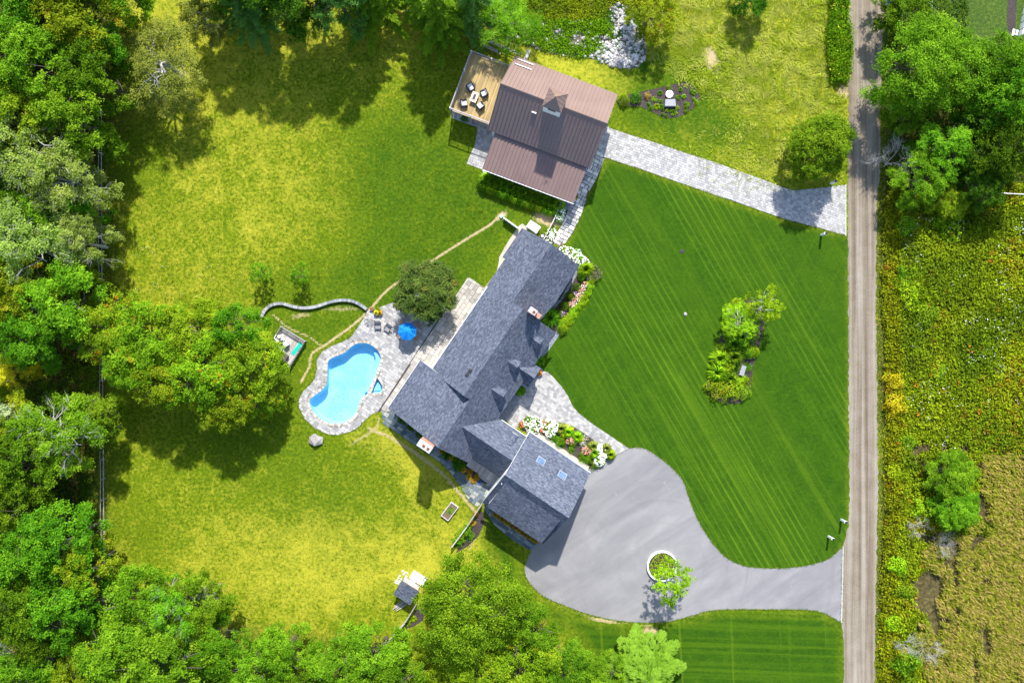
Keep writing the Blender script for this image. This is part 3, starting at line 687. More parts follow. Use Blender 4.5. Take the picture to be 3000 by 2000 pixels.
tag(lt.build('leaf_litter', solid('sodden_leaves', (.03, .06, .09), .8, .2, .5, 30), pc), kind='stuff')
sp = thing('spa_pool', 'small three-sided blue spa basin beside the swimming pool', 'spa', (0, 0, 0))
basin(spa, lambda x, y: -.75, 'basin', sp); sheet('water', [spa], -.10, m_water, None, sp); coping(spa, .03, .32, .09, prng, 'coping', sp)
mb = MB(); si = offset_loop(spa, -.35); mb.prism(si, -.75, -.5); mb.build('step', m_plaster, sp)
# ------------------------------------------------------------------ main house  (local x = toward the front lawn, y = toward the barn)
o0 = G(1531, 905, 8.2)
house = thing('house', 'long gabled house with grey shingle roofs, dormers, two chimneys and garage wing', 'house', (o0.x, o0.y, 0), ANG)
def L3(u, v, h): return (v, -u, h)
def roof(name, polys, th=.16, parent=None, uvm=True):
    mb = MB()
    for p in polys: mb.slab([L3(*q) for q in p], th)
    return mb.build(name, m_shingle, parent or house, uv=True)
K = .797
def hE(v): return 8.2-K*v
def gable_walls(name, u0, u1, v0, v1, eave, peak, axis, mat=m_white, parent=None, pk=None, z0=0.0):
    """closed wall shell with gables; axis 'u': ridge runs along u at v=peak[0]"""
    mb = MB(); hz = peak[1]
    if axis == 'u':
        pv = peak[0]; P = [(v0, z0), (v1, z0), (v1, eave), (pv, hz), (v0, eave)]
        A = [L3(u0, v, h) for v, h in P]; B = [L3(u1, v, h) for v, h in P]
    else:
        pu = peak[0]; P = [(u0, z0), (u1, z0), (u1, eave), (pu, hz), (u0, eave)]
        A = [L3(u, v0, h) for u, h in P]; B = [L3(u, v1, h) for u, h in P]
    mb.add(A+B, [(4, 3, 2, 1, 0), (5, 6, 7, 8, 9), (0, 1, 6, 5), (1, 2, 7, 6), (4, 0, 5, 9)])
    o = mb.build(name, mat, parent or house, uv=True)
    bm = bmesh.new(); bm.from_mesh(o.data); bmesh.ops.recalc_face_normals(bm, faces=bm.faces); bm.to_mesh(o.data); bm.free()
    return o
def window(u, v, h, w, ht, facing, parent=None):
    """facing: 'u-' (toward barn), 'u+', 'v-' (toward pool), 'v+' (toward lawn)"""
    par = parent or house; f = MB(); g = MB(); t = .08; s_ = -1 if facing[1] == '-' else 1
    def bx(mb, a, b, z, sa, sz, depth):
        if facing[0] == 'u': x, y, _ = L3(u+s_*depth/2, a, 0); mb.box(x, y, z, sa, depth, sz)
        else: x, y, _ = L3(a, v+s_*depth/2, 0); mb.box(x, y, z, depth, sa, sz)
    c = v if facing[0] == 'u' else u
    for k in (-1, 1): bx(f, c+k*w/2, 0, h, t, ht+t, .07); bx(f, c, 0, h+k*ht/2, w+t, t, .07)
    bx(f, c, 0, h, .04, ht, .06); bx(f, c, 0, h, w, .04, .06)
    bx(g, c, 0, h, w, ht, .03)
    fr = f.build('window', m_trim, par); g.build('pane', m_glass, fr)
# walls
gable_walls('wall', .35, 13.95, -5.55, 5.3, 3.45, (0, 8.0), 'u')
gable_walls('wall', -9.35, .30, -6.05, 2.85, 3.2, (-1.7, 6.7), 'u')
gable_walls('wall', 14.0, 21.8, -7.6, 5.3, 3.15, (1.0, 7.2), 'u')
gable_walls('wall', 15.0, 21.1, 5.35, 11.0, 3.1, (18.1, 6.3), 'v')
gable_walls('wall', 14.15, 25.3, 10.74, 20.7, 3.1, (19.95, 8.6), 'v')
# roofs
roof('main_roof', [[(-.05, 0, 8.2), (14.3, 0, 8.2), (14.3, -5.95, 8.2-K*5.95), (-.05, -5.95, 8.2-K*5.95)],
                   [(-.05, 0, 8.2), (14.3, 0, 8.2), (14.3, 5.8, hE(5.8)), (-.05, 5.8, hE(5.8))]])
hN = 8.2-K*1.7
roof('north_wing_roof', [[(-9.75, -1.7, hN), (-.06, -1.7, hN), (-.06, -6.13, 8.2-K*6.13), (-4.7, -6.13, 8.2-K*6.13), (-4.7, -6.6, 8.2-K*6.6), (-9.75, -6.6, 8.2-K*6.6)],
                         [(-9.75, -1.7, hN), (-.06, -1.7, hN), (-.06, 2.9, hN-.68*4.6), (-3.8, 3.3, hN-.68*5.0), (-9.75, 3.2, hN-.68*4.9)]])
roof('rear_wing_roof', [[(14.0, 1.0, hE(1.0)), (22.2, 1.0, hE(1.0)), (22.2, -8.05, 3.3), (14.0, -8.05, 3.3)],
                        [(14.31, 1.0, hE(1.0)), (22.2, 1.0, hE(1.0)), (22.2, 5.8, hE(5.8)), (14.31, 5.8, hE(5.8))]])
roof('link_roof', [[(18.1, 2.0, 6.52), (18.1, 11.0, 6.52), (14.55, 11.0, 3.3), (14.55, 6.0, 3.3)],
                   [(18.1, 2.0, 6.52), (18.1, 11.0, 6.52), (21.5, 11.0, 3.3), (21.5, 6.0, 3.3)]])
gr = roof('garage_roof', [[(19.95, 10.6, 8.8), (19.95, 21.05, 8.8), (13.7, 21.05, 3.18), (13.7, 10.6, 3.18)],
                          [(19.95, 10.6, 8.8), (19.95, 21.05, 8.8), (25.75, 21.05, 3.58), (25.75, 10.6, 3.58)]], .2)
# garage shed dormer
sd_roof = [(21.0, 11.3, 7.92), (21.0, 20.45, 7.92), (25.5, 20.45, 5.5), (25.5, 11.3, 5.5)]
dr = roof('shed_dormer_roof', [sd_roof], .16)
mb = MB(); A = []
for v in (11.36, 20.3): A += [L3(21.2, v, 7.55), L3(25.15, v, 5.45), L3(25.15, v, 3.6)]
mb.add(A, [(0, 1, 2), (5, 4, 3), (1, 4, 5, 2)])
o = mb.build('shed_dormer_wall', m_white, house, uv=True)
for k in range(4): window(25.15, 12.9+k*2.0, 4.7, .9, .9, 'u+')
# rake boards on the garage gable facing the pool
mb = MB()
for ua, ha, ub, hb in ((19.95, 8.62, 13.75, 3.02), (19.95, 8.62, 25.7, 3.42)):
    mb.slab([L3(ua, 10.57, ha), L3(ub, 10.57, hb), L3(ub, 10.72, hb), L3(ua, 10.72, ha)], .22)
mb.box(*L3(13.95, 10.75, 3.0), .5, .9, .35)
mb.build('rake_board', m_trim, house)
for u in (17.2, 19.95, 22.7): window(u, 10.74, 6.4 if u == 19.95 else 4.8, .8, 1.3, 'v-') if u > 21.6 or u == 19.95 else None
# eave boards and gutters on the pale wall edges
for (u0, v0, h0), (u1, v1, h1) in (((-.05, -5.97, 3.42), (14.3, -5.97, 3.42)), ((14.0, -8.07, 3.2), (22.2, -8.07, 3.2)), ((13.68, 10.6, 3.08), (13.68, 21.05, 3.08)), ((14.52, 6.3, 3.2), (14.52, 10.5, 3.2))):
    a, b = Vector(L3(u0, v0, h0)), Vector(L3(u1, v1, h1)); d = b-a
    mb = MB(); mb.box((a.x+b.x)/2, (a.y+b.y)/2, (a.z+b.z)/2-.03, d.length, .09, .10, math.atan2(d.y, d.x)); mb.build('gutter', m_trim, house)
# three gabled dormers on the lawn side
def dormer(u, vin, vout, hr, w=.85, sl=.9):
    vin = (8.2-hr)/K; he = hr-w*sl; ve = (8.2-he)/K
    r = roof('dormer_roof', [[(u, vin-.1, hr), (u, vout, hr), (u-w, vout, he), (u-w, ve-.1, he)], [(u, vin-.1, hr), (u, vout, hr), (u+w, vout, he), (u+w, ve-.1, he)]], .09)
    mb = MB(); a = vin+.35; b = vout-.18; P = [(u-w+.2, he-1.3), (u+w-.2, he-1.3), (u+w-.2, he+.02), (u, hr-.1), (u-w+.2, he+.02)]
    mb.add([L3(q, a, h) for q, h in P]+[L3(q, b, h) for q, h in P], [(4, 3, 2, 1, 0), (5, 6, 7, 8, 9), (0, 1, 6, 5), (1, 2, 7, 6), (4, 0, 5, 9)])
    mb.build('dormer_wall', m_white, house, uv=True)
    window(u, b, he-.35, .7, .9, 'v+')
dormer(2.6, 0, 4.75, 5.75); dormer(7.05, 0, 3.95, 6.45); dormer(11.5, 0, 4.6, 6.2)
# porch
pv = (8.2-5.0)/K
roof('porch_roof', [[(6.98, pv-.1, 5.0), (6.98, 6.75, 5.0), (5.35, 6.85, 3.05), (5.35, 5.7, 3.05)], [(6.98, pv-.1, 5.0), (6.98, 6.75, 5.0), (8.6, 6.85, 3.05), (8.6, 5.7, 3.05)]], .12)
mb = MB(); P = [(5.6, 2.9), (8.35, 2.9), (8.35, 3.15), (6.98, 4.8), (5.6, 3.15)]
mb.add([L3(q, 6.35, h) for q, h in P]+[L3(q, 6.6, h) for q, h in P], [(4, 3, 2, 1, 0), (5, 6, 7, 8, 9), (0, 1, 6, 5), (1, 2, 7, 6), (4, 0, 5, 9), (2, 3, 8, 7), (3, 4, 9, 8)])
mb.build('porch_gable', m_trim, house)
for u in (5.75, 8.2): mb = MB(); mb.box(*L3(u, 6.45, 1.5), .2, .2, 2.9); mb.build('porch_post', m_trim, house)
for k in range(2): mb = MB(); mb.bx(5.4, 7.35-k*.35+0, -(9.2-k*.25), -(5.3+k*.25), .02, .16+k*.15); mb.build('granite_step', m_gran, house)
mb = MB(); x, y, _ = L3(7.0, 5.34, 0); mb.box(x, y, 1.25, .06, 1.0, 2.1); d = mb.build('door', solid('dark_green_door', (.03, .05, .045), .4), house)
mb = MB(); mb.box(x+.06, y+.4, 1.1, .06, .05, .16); mb.build('handle', m_dark, d)
# barrel dormer over the link
mb = MB(); n = 8; A = []
for v in (7.7, ): pass
prof = [(math.cos(math.pi*k/n)*.62, math.sin(math.pi*k/n)*.6) for k in range(n+1)]
for uu, hz in ((15.1, 3.95), (16.6, 4.75)): A += [L3(uu, 9.0+a, hz+b) for a, b in prof]
mb.add(A, [(k, k+1, n+2+k, n+1+k) for k in range(n)]); mb.build('barrel_dormer_roof', m_shingle, house, uv=True)
mb = MB(); mb.add([L3(15.0, 9.0+a, 3.95+b) for a, b in prof]+[L3(15.14, 9.0+a*.9, 3.95+b*.9) for a, b in prof], [tuple(range(n+1)), tuple(range(2*n+1, n, -1))]); mb.build('arched_window', m_trim, house)
# skylights
for v in (13.98, 17.57):
    u = 16.0; sl = .9; a = math.atan(sl); f = MB(); hw, hl = .62, .42
    hg = lambda uu: 8.8-(19.95-uu)*.9
    f.slab([L3(u-hl, v-hw, hg(u-hl)+.14), L3(u+hl, v-hw, hg(u+hl)+.14), L3(u+hl, v+hw, hg(u+hl)+.14), L3(u-hl, v+hw, hg(u-hl)+.14)], .2)
    sk = f.build('skylight', solid('pale_skylight_frame', (.26, .29, .35), .4, .4), house); f = MB(); hw -= .08; hl -= .07
    f.slab([L3(u-hl, v-hw, hg(u-hl)+.16), L3(u+hl, v-hw, hg(u+hl)+.16), L3(u+hl, v+hw, hg(u+hl)+.16), L3(u-hl, v+hw, hg(u-hl)+.16)], .03)
    f.build('pane', solid('skylight_glass', (.10, .16, .27), .35, .3, .25, 2), sk)
# chimneys
def chimney(u, v, su, sv, z0, z1, flues):
    mb = MB(); mb.box(*L3(u, v, (z0+z1)/2), sv, su, z1-z0); c = mb.build('chimney', m_brick, house, uv=True)
    mb = MB(); mb.box(*L3(u, v, z1+.06), sv+.04, su+.04, .12); mb.build('cap', m_conc, c)
    for dv in flues:
        mb = MB(); mb.box(*L3(u, v+dv, z1+.19), .36, .30, .16); fl = mb.build('flue', solid('terracotta_flue', (.45, .14, .05), .8), c)
        mb = MB(); mb.box(*L3(u, v+dv, z1+.275), .24, .2, .012); mb.build('flue_mouth', m_dark, c)
    return c
c1 = chimney(-.5, 1.3, .75, 1.1, 4.0, 9.3, (.2,)); mb = MB(); mb.box(*L3(-.5, 2.25, 5.2), .8, .7, 4.2); mb.build('shoulder', m_brick, c1, uv=True)
c2 = chimney(22.75, -.55, .95, 2.05, 0, 9.2, (-.15, .55))
# roof vents and pipes
hW = lambda v: 8.2+K*v
for (px, py) in ((1377, 1085), (1368, 1097)):
    p = G(px, py, 7.5)-Vector((o0.x, o0.y, 0)); v = p.xy.dot(VD); u = p.xy.dot(UD); mb = MB()
    mb.slab([L3(u-.22, v-.2, hW(v-.2)+.22), L3(u+.22, v-.2, hW(v-.2)+.22), L3(u+.22, v+.2, hW(v+.2)+.22), L3(u-.22, v+.2, hW(v+.2)+.22)], .3); mb.build('roof_vent', m_dark, house)
for (px, py, h, r, ht, mt) in ((1317, 1011, 4.9, .05, .5, m_dark), (1536, 712, 5.3, .05, .5, m_dark), (1470, 1415, 7.4, .06, .6, m_trim)):
    p = G(px, py, h)-Vector((o0.x, o0.y, 0)); mb = MB(); x, y = p.xy.dot(VD), -p.xy.dot(UD); mb.lathe([(r, h-.3), (r, h+ht)], 8, x, y); mb.build('vent_pipe', mt, house)
# windows on walls that a shifted camera could see
for u in (-8, -6.2): window(u, -6.05, 1.9, 1.0, 1.3, 'v-')
for u in (2.5, 5.0, 7.5, 10.0, 12.5): window(u, -5.55, 1.9, 1.2, 1.5, 'v-')
for v in (-4.4, .9): window(-9.35, v, 1.9, 1.0, 1.3, 'u-')
for u in (16, 18, 20): window(u, -7.6, 1.9, 1.2, 1.5, 'v-')
for u in (1.5, 3.6, 10.5, 12.4): window(u, 5.3, 1.9, 1.0, 1.4, 'v+')
for v in (12.8, 15.9, 19.0): window(14.15, v, 1.9, 1.0, 1.2, 'u-')
for u in (17.0, 20.6): mb = MB(); x, y, _ = L3(u+.8, 20.73, 0); mb.box(x, y, 1.3, .08, 2.6, 2.4); mb.build('garage_door', m_trim, house)
# boarded back step by the garage and pots
dk = thing('back_deck', 'low weathered grey wooden deck tucked behind the link roof', 'deck', (o0.x, o0.y, 0), ANG)
nb = 14
for k in range(nb):
    w_ = 4.9/nb; mb = MB(); mb.bx(5.9+k*w_+.012, 5.9+(k+1)*w_-.012, -23.2, -21.15, .28, .36); mb.build('board', m_graywoody, dk)
mb = MB(); mb.bx(6.0, 10.7, -23.1, -21.3, .0, .27); mb.build('frame', m_graywood, dk)
mb = MB(); mb.bx(8.2, 10.9, -23.62, -23.25, .0, .18); mb.build('step', m_gran, dk)

# ------------------------------------------------------------------ barn  (local x along the ridge, y north)
b0 = G(1470, 246, 9.0); BA = math.radians(-20.6)
barn = thing('barn', 'large barn with brown standing-seam metal roof, cupola and lower lean-to', 'barn', (b0.x, b0.y, 0), BA)
def metal_mat():
    x = N_('brown_metal_roof', .38, .5); n = x.noise(x.pos(), .35, 4, .6); n2 = x.noise(x.pos(), 6, 3)
    f = x.math('ADD', x.math('MULTIPLY', n, .6), x.math('ADD', x.math('MULTIPLY', n2, .1), x.math('ADD', x.math('MULTIPLY', x.rnd(), .10), .1)))
    x.col(x.ramp(f, [(.3, (.178, .118, .104)), (.75, (.232, .158, .140))])); x.b.inputs['Metallic'].default_value = .0; return x.m
m_metal = metal_mat()
def panels(x0, x1, ya, za, yb, zb, w, name='roof_panel'):
    """each seam panel is its own part; a = upper edge, b = eave"""
    n = round((x1-x0)/w); w = (x1-x0)/n; d = Vector((0, yb-ya, zb-za)); L = d.length; nn = Vector((0, -d.z, d.y)).normalized()
    if nn.z < 0: nn = -nn
    mb = MB(); t = nn*.05; rb = nn*.085; r = .028
    P = [Vector((0, 0, 0)), Vector((w, 0, 0)), Vector((w, 0, 0))+d, d]
    mb.add([tuple(p) for p in P]+[tuple(p-t) for p in P], [(0, 1, 2, 3), (7, 6, 5, 4), (0, 3, 7, 4), (1, 5, 6, 2), (3, 2, 6, 7), (0, 4, 5, 1)])
    Q = [Vector((-r, 0, 0)), Vector((r, 0, 0)), Vector((r, 0, 0))+d, Vector((-r, 0, 0))+d]
    mb.add([tuple(p+rb) for p in Q]+[tuple(p) for p in Q], [(0, 1, 2, 3), (0, 3, 7, 4), (1, 5, 6, 2), (3, 2, 6, 7), (0, 4, 5, 1)])
    first = mb.build(name, m_metal, barn); bm = bmesh.new(); bm.from_mesh(first.data); bmesh.ops.recalc_face_normals(bm, faces=bm.faces); bm.to_mesh(first.data); bm.free()
    for k in range(n):
        o = first if k == 0 else first.copy()
        if k: COL.objects.link(o)
        o.location = (x0+k*w, ya, za)
bs = .80
panels(-.15, 15.25, .02, 9.0, 5.75, 9.0-5.75*bs, .53); panels(-.15, 15.25, -.02, 9.0, -5.45, 9.0-5.45*bs, .53)
panels(.95, 14.8, -5.0, 4.35, -10.55, 3.0, .53)
mb = MB(); mb.slab([(-.2, -.14, 8.99), (15.3, -.14, 8.99), (15.3, 0, 9.11), (-.2, 0, 9.11)], .05); mb.slab([(-.2, .14, 8.99), (15.3, .14, 8.99), (15.3, 0, 9.11), (-.2, 0, 9.11)], .05); mb.build('ridge_cap', m_metal, barn)
mb = MB(); P = [(5.3, 0), (-5.0, 0), (-5.0, 4.8), (0, 8.8), (5.3, 4.6)]
mb.add([(.25, y, z) for y, z in P]+[(14.85, y, z) for y, z in P], [(4, 3, 2, 1, 0), (5, 6, 7, 8, 9), (0, 1, 6, 5), (1, 2, 7, 6), (4, 0, 5, 9)])
mb.build('wall', m_white, barn, uv=True)
mb = MB(); mb.bx(1.4, 14.4, -10.1, -5.05, 0, 2.85); mb.build('lean_to_wall', m_white, barn, uv=True)
mb = MB(); mb.box(7.9, -10.62, 2.9, 13.9, .1, .12); mb.build('gutter', m_trim, barn)
mb = MB(); mb.box(1.25, -5.15, 4.15, .5, .3, .9); mb.box(14.6, -5.1, 4.1, .5, .3, .9); mb.build('corner_return', m_trim, barn)
for yy in (5.35, 4.35):
    mb = MB(); mb.slab([(.35, yy, 9.0-yy*bs+.18), (2.75, yy, 9.0-yy*bs+.18), (2.75, yy-.12, 9.0-(yy-.12)*bs+.18), (.35, yy-.12, 9.0-(yy-.12)*bs+.18)], .1); mb.build('snow_bar', m_trim, barn)
mb = MB(); mb.box(5.35, -1.75, 7.75, .65, .16, .14); mb.box(5.35, -1.75, 7.6, .08, .08, .3); mb.build('roof_bar', m_trim, barn)
def bwin(x, y, z, w, h, face):
    f = MB(); g_ = MB(); s_ = .07
    if face in 'ns':
        k = 1 if face == 'n' else -1
        f.box(x, y+k*.03, z, w+.16, .08, h+.16); g_.box(x, y+k*.06, z, w, .06, h)
    else:
        k = 1 if face == 'e' else -1
        f.box(x+k*.03, y, z, .08, w+.16, h+.16); g_.box(x+k*.06, y, z, .06, w, h)
    o = f.build('window', m_trim, barn); g_.build('pane', m_glass, o)
for x in (3.5, 7.5, 11.5): bwin(x, -10.1, 1.6, 1.1, 1.2, 's')
for y in (-3, 0, 3): bwin(.25, y, 4.8 if y else 5.6, 1.0, 1.3, 'w')
for y in (-2.6, 2.6): mb = MB(); mb.box(14.9, y, 1.3, .1, 2.8, 2.6); mb.build('carriage_door', m_trim, barn)
# cupola
cx, cy = 7.62, 0.0
mb = MB(); mb.box(cx, cy, 9.25, 2.45, 2.45, 2.6); cu = mb.build('cupola', m_trim, barn)
for k in range(4):
    a = k*math.pi/2; mb = MB(); mb.box(cx+1.235*math.cos(a), cy+1.235*math.sin(a), 9.9, .06, 1.1, .55, a); lo = mb.build('louver', m_dark, cu)
mb = MB(); r = 1.36; z0, z1 = 10.55, 11.95
C4 = [(cx-r, cy-r, z0), (cx+r, cy-r, z0), (cx+r, cy+r, z0), (cx-r, cy+r, z0)]
mb.add(C4+[(cx, cy, z1)], [(0, 1, 4), (1, 2, 4), (2, 3, 4), (3, 0, 4), (3, 2, 1, 0)])
cr = mb.build('cupola_roof', m_metal, barn)
mb = MB()
for k in range(4):
    a, b = Vector(C4[k]), Vector(C4[(k+1) % 4]); ap_ = Vector((cx, cy, z1))
    mb.tube([a, ap_], .04, 5)
    for t in (.2, .4, .6, .8):
        p = a.lerp(b, t); q = ap_ if t == .5 else (a.lerp(ap_, 2*t) if t < .5 else b.lerp(ap_, 2*(1-t)))
        if t > .5: q = b.lerp(ap_, 2*(1-t))
        if abs(t-.5) < .01: q = ap_
        mb.tube([p+Vector((0, 0, .01)), p.lerp(q, .98)+Vector((0, 0, .01))], .025, 4)
mb.build('seam', m_metal, cr)
mb = MB(); mb.lathe([(.03, 11.9), (.09, 12.05), (.03, 12.15), (.025, 12.8)], 8, cx, cy); mb.box(cx, cy, 12.6, .7, .03, .03, .6); mb.box(cx+.3, cy+.2, 12.62, .25, .03, .2, .6); mb.build('weathervane', solid('brass', (.6, .45, .2), .35, .5, .1, 4, .6), cu)
# raised deck on the pool side of the barn
dz = 3.15
deck = thing('raised_deck', 'raised golden wooden deck with grey railings on the end of the barn', 'deck', (b0.x, b0.y, 0), BA)
x0, x1, y0, y1 = -6.35, -.02, -4.35, 4.35; nb = 44; w_ = (x1-x0)/nb
mb = MB(); mb.bx(0, w_-.012, y0, y1, dz-.04, dz); bo = mb.build('board', m_deckwood, deck)
for k in range(nb):
    o = bo if k == 0 else bo.copy()
    if k: COL.objects.link(o)
    o.location = (x0+k*w_, 0, 0)
for k in range(6): mb = MB(); y = y0+.1+k*(y1-y0-.2)/5; mb.bx(x0, x1, y-.04, y+.04, dz-.28, dz-.05); mb.build('joist', m_graywood, deck)
for x, y in ((x0+.1, y0+.1), (x0+.1, 0), (x0+.1, y1-.1), (-3.2, y0+.1), (-3.2, y1-.1), (-.2, y0+.1), (-.2, y1-.1)):
    mb = MB(); mb.bx(x-.08, x+.08, y-.08, y+.08, 0, dz-.05); mb.build('support_post', m_graywood, deck)
rp = [(x0+.06, y0+.06), (x0+.06, -1.4), (x0+.06, 1.5), (x0+.06, y1-.06), (-3.2, y1-.06), (-3.2, y0+.06), (x1-.1, y0+.06), (x1-.1, y1-.06)]
for x, y in rp:
    mb = MB(); mb.bx(x-.06, x+.06, y-.06, y+.06, dz, dz+1.05); po = mb.build('rail_post', m_trim, deck)
    mb = MB(); mb.box(x, y, dz+1.09, .17, .17, .07, 0, .5, .6); mb.build('post_cap', m_trim, po)
for a, b in (((x0+.06, y0+.06), (x0+.06, y1-.06)), ((x0+.06, y1-.06), (x1-.1, y1-.06)), ((x0+.06, y0+.06), (x1-.1, y0+.06))):
    mb = MB(); dx, dy = b[0]-a[0], b[1]-a[1]; ln = math.hypot(dx, dy); an = math.atan2(dy, dx); c_ = ((a[0]+b[0])/2, (a[1]+b[1])/2)
    mb.box(c_[0], c_[1], dz+.99, ln, .14, .05, an); rl = mb.build('handrail', m_graywood, deck)
    for kk in range(int(ln/.13)):
        pass
    mb = MB(); mb.box(c_[0], c_[1], dz+.12, ln, .05, .06, an)
    nbal = int(ln/.14)
    for q in range(1, nbal): t = q/nbal; mb.box(a[0]+dx*t, a[1]+dy*t, dz+.55, .03, .03, .86, an)
    tag(mb.build('balusters', m_graywood, deck), kind='stuff')
# beam end standing beside the barn
p = G(1544, 165); mb = MB(); mb.box(0, 0, .35, .5, 1.5, .7, math.radians(-20)); tag(mb.build('stone_pier', m_conc, None, p), 'pale concrete block leaning out behind the barn roof', 'block')
# ------------------------------------------------------------------ vegetation archetypes
def limb(p0, p1, R, n=4, wob=.08):
    p0, p1 = np.array(p0, float), np.array(p1, float); L = np.linalg.norm(p1-p0); out = []
    for k in range(n+1):
        t = k/n; q = p0+(p1-p0)*t+(R.normal(size=3)*wob*L*math.sin(math.pi*t)); q[2] += .10*L*math.sin(math.pi*t)
        out.append(q)
    return out
def decid_arch(seed, leaves=20000, leaf=.26, lobes=58, amp=1.0, lr=(.15, .25), dens=1.0, R0=5.0, H0=12.0, branchy=0.0, sparse=0.0, flat=.62):
    """R0 crown radius, H0 height; returns (trunk MB, leaf V, tint)"""
    R = np.random.default_rng(seed); mb = MB(); zb = H0*.30
    lean = R.normal(size=2)*.3; top = np.array([lean[0], lean[1], H0*.62])
    mb.tube([(0, 0, -.1), (lean[0]*.3, lean[1]*.3, zb), tuple(top)], [.30, .22, .10], 7)
    lob = []; nm = 8
    # uneven outline: radius factor per direction
    ph = R.random(4)*6.28; am = R.uniform(.05, .13, 4)*amp
    def rf(a): return 1+sum(am[k]*math.sin((k+2)*a+ph[k]) for k in range(4))
    mains = []
    for k in range(nm):
        a = 2*math.pi*(k+R.uniform(-.35, .35))/nm; r = R0*R.uniform(.5, .72)*rf(a); z = H0*R.uniform(.52, .80)
        s = np.array([0, 0, zb])+(top-np.array([0, 0, zb]))*R.uniform(.1, .9); e = np.array([r*math.cos(a), r*math.sin(a), z])
        L = limb(s, e, R); mains.append(L); mb.tube([tuple(q) for q in L], [.13, .11, .085, .06, .03], 5)
    for i in range(lobes):
        a = R.random()*6.28; rr = math.sqrt(R.uniform(.0, 1.0))*.80; r = R0*rr*rf(a)
        z = H0*(.60+flat*.58*math.sqrt(max(0, 1-rr*rr))*R.uniform(.55, 1.0)-.12*rr)
        if i % 3 == 0: rr = R.uniform(.55, .86); r = R0*rr*rf(a); z = H0*R.uniform(.30, .50)
        e = np.array([r*math.cos(a), r*math.sin(a), z])
        Lm = mains[int(np.argmin([np.linalg.norm(q[-2]-e) for q in mains]))]; s = Lm[R.integers(1, 4)]
        P = limb(s, e, R, 3, .06); mb.tube([tuple(q) for q in P], [.045, .034, .022, .010], 4)
        rad = R0*R.uniform(*lr); lob.append((e, rad))
        nt = 2 if branchy else 1
        for q in range(nt*2 if branchy else 0):
            d = unit(R, 1)[0]; d[2] = abs(d[2])*.7+.1; P2 = limb(P[-2], e+d*rad*(1.15 if branchy else .8), R, 2, .05)
            mb.tube([tuple(w) for w in P2], [.017, .012, .005] if branchy else [.015, .010, .005], 4)
            if branchy:
                for z_ in range(2):
                    d2 = unit(R, 1)[0]; P3 = limb(P2[1], P2[2]+d2*rad*.45, R, 1, .0); mb.tube([tuple(w) for w in P3], [.011, .005], 3)
    tot = sum(r**2 for _, r in lob); Cs, Ns, Ts, Ls = [], [], [], []
    for e, rad in lob:
        n = int(leaves*dens*rad**2/tot); ncl = max(6, n//22); lt = R.uniform(.12, .55)
        d = unit(R, ncl); d[:, 2] = np.where(R.random(ncl) < .8, np.abs(d[:, 2]), d[:, 2]); sh = (R.random(ncl)**.45)[:, None]
        cc = e+d*rad*sh*np.array([1.12, 1.12, .72]); per = 22
        c = np.repeat(cc, per, 0)+R.normal(size=(ncl*per, 3))*np.array([.20, .20, .09])*R0/5
        nr = np.repeat(d*.75+np.array([0, 0, .85]), per, 0)+R.normal(size=(ncl*per, 3))*.55; nr /= np.linalg.norm(nr, axis=1)[:, None]
        Cs.append(c); Ns.append(nr); Ts.append(np.clip(np.repeat(lt+R.normal(size=ncl)*.13, per)+R.random(ncl*per)*.38, 0, 1)); Ls.append(leaf*R.uniform(.65, 1.2, ncl*per))
    C, Nn, T, L = map(np.concatenate, (Cs, Ns, Ts, Ls))
    if sparse: k = R.random(len(C)) > sparse; C, Nn, T, L = C[k], Nn[k], T[k], L[k]
    return mb, leaf_quads(C, Nn, L, L*.62, R), T
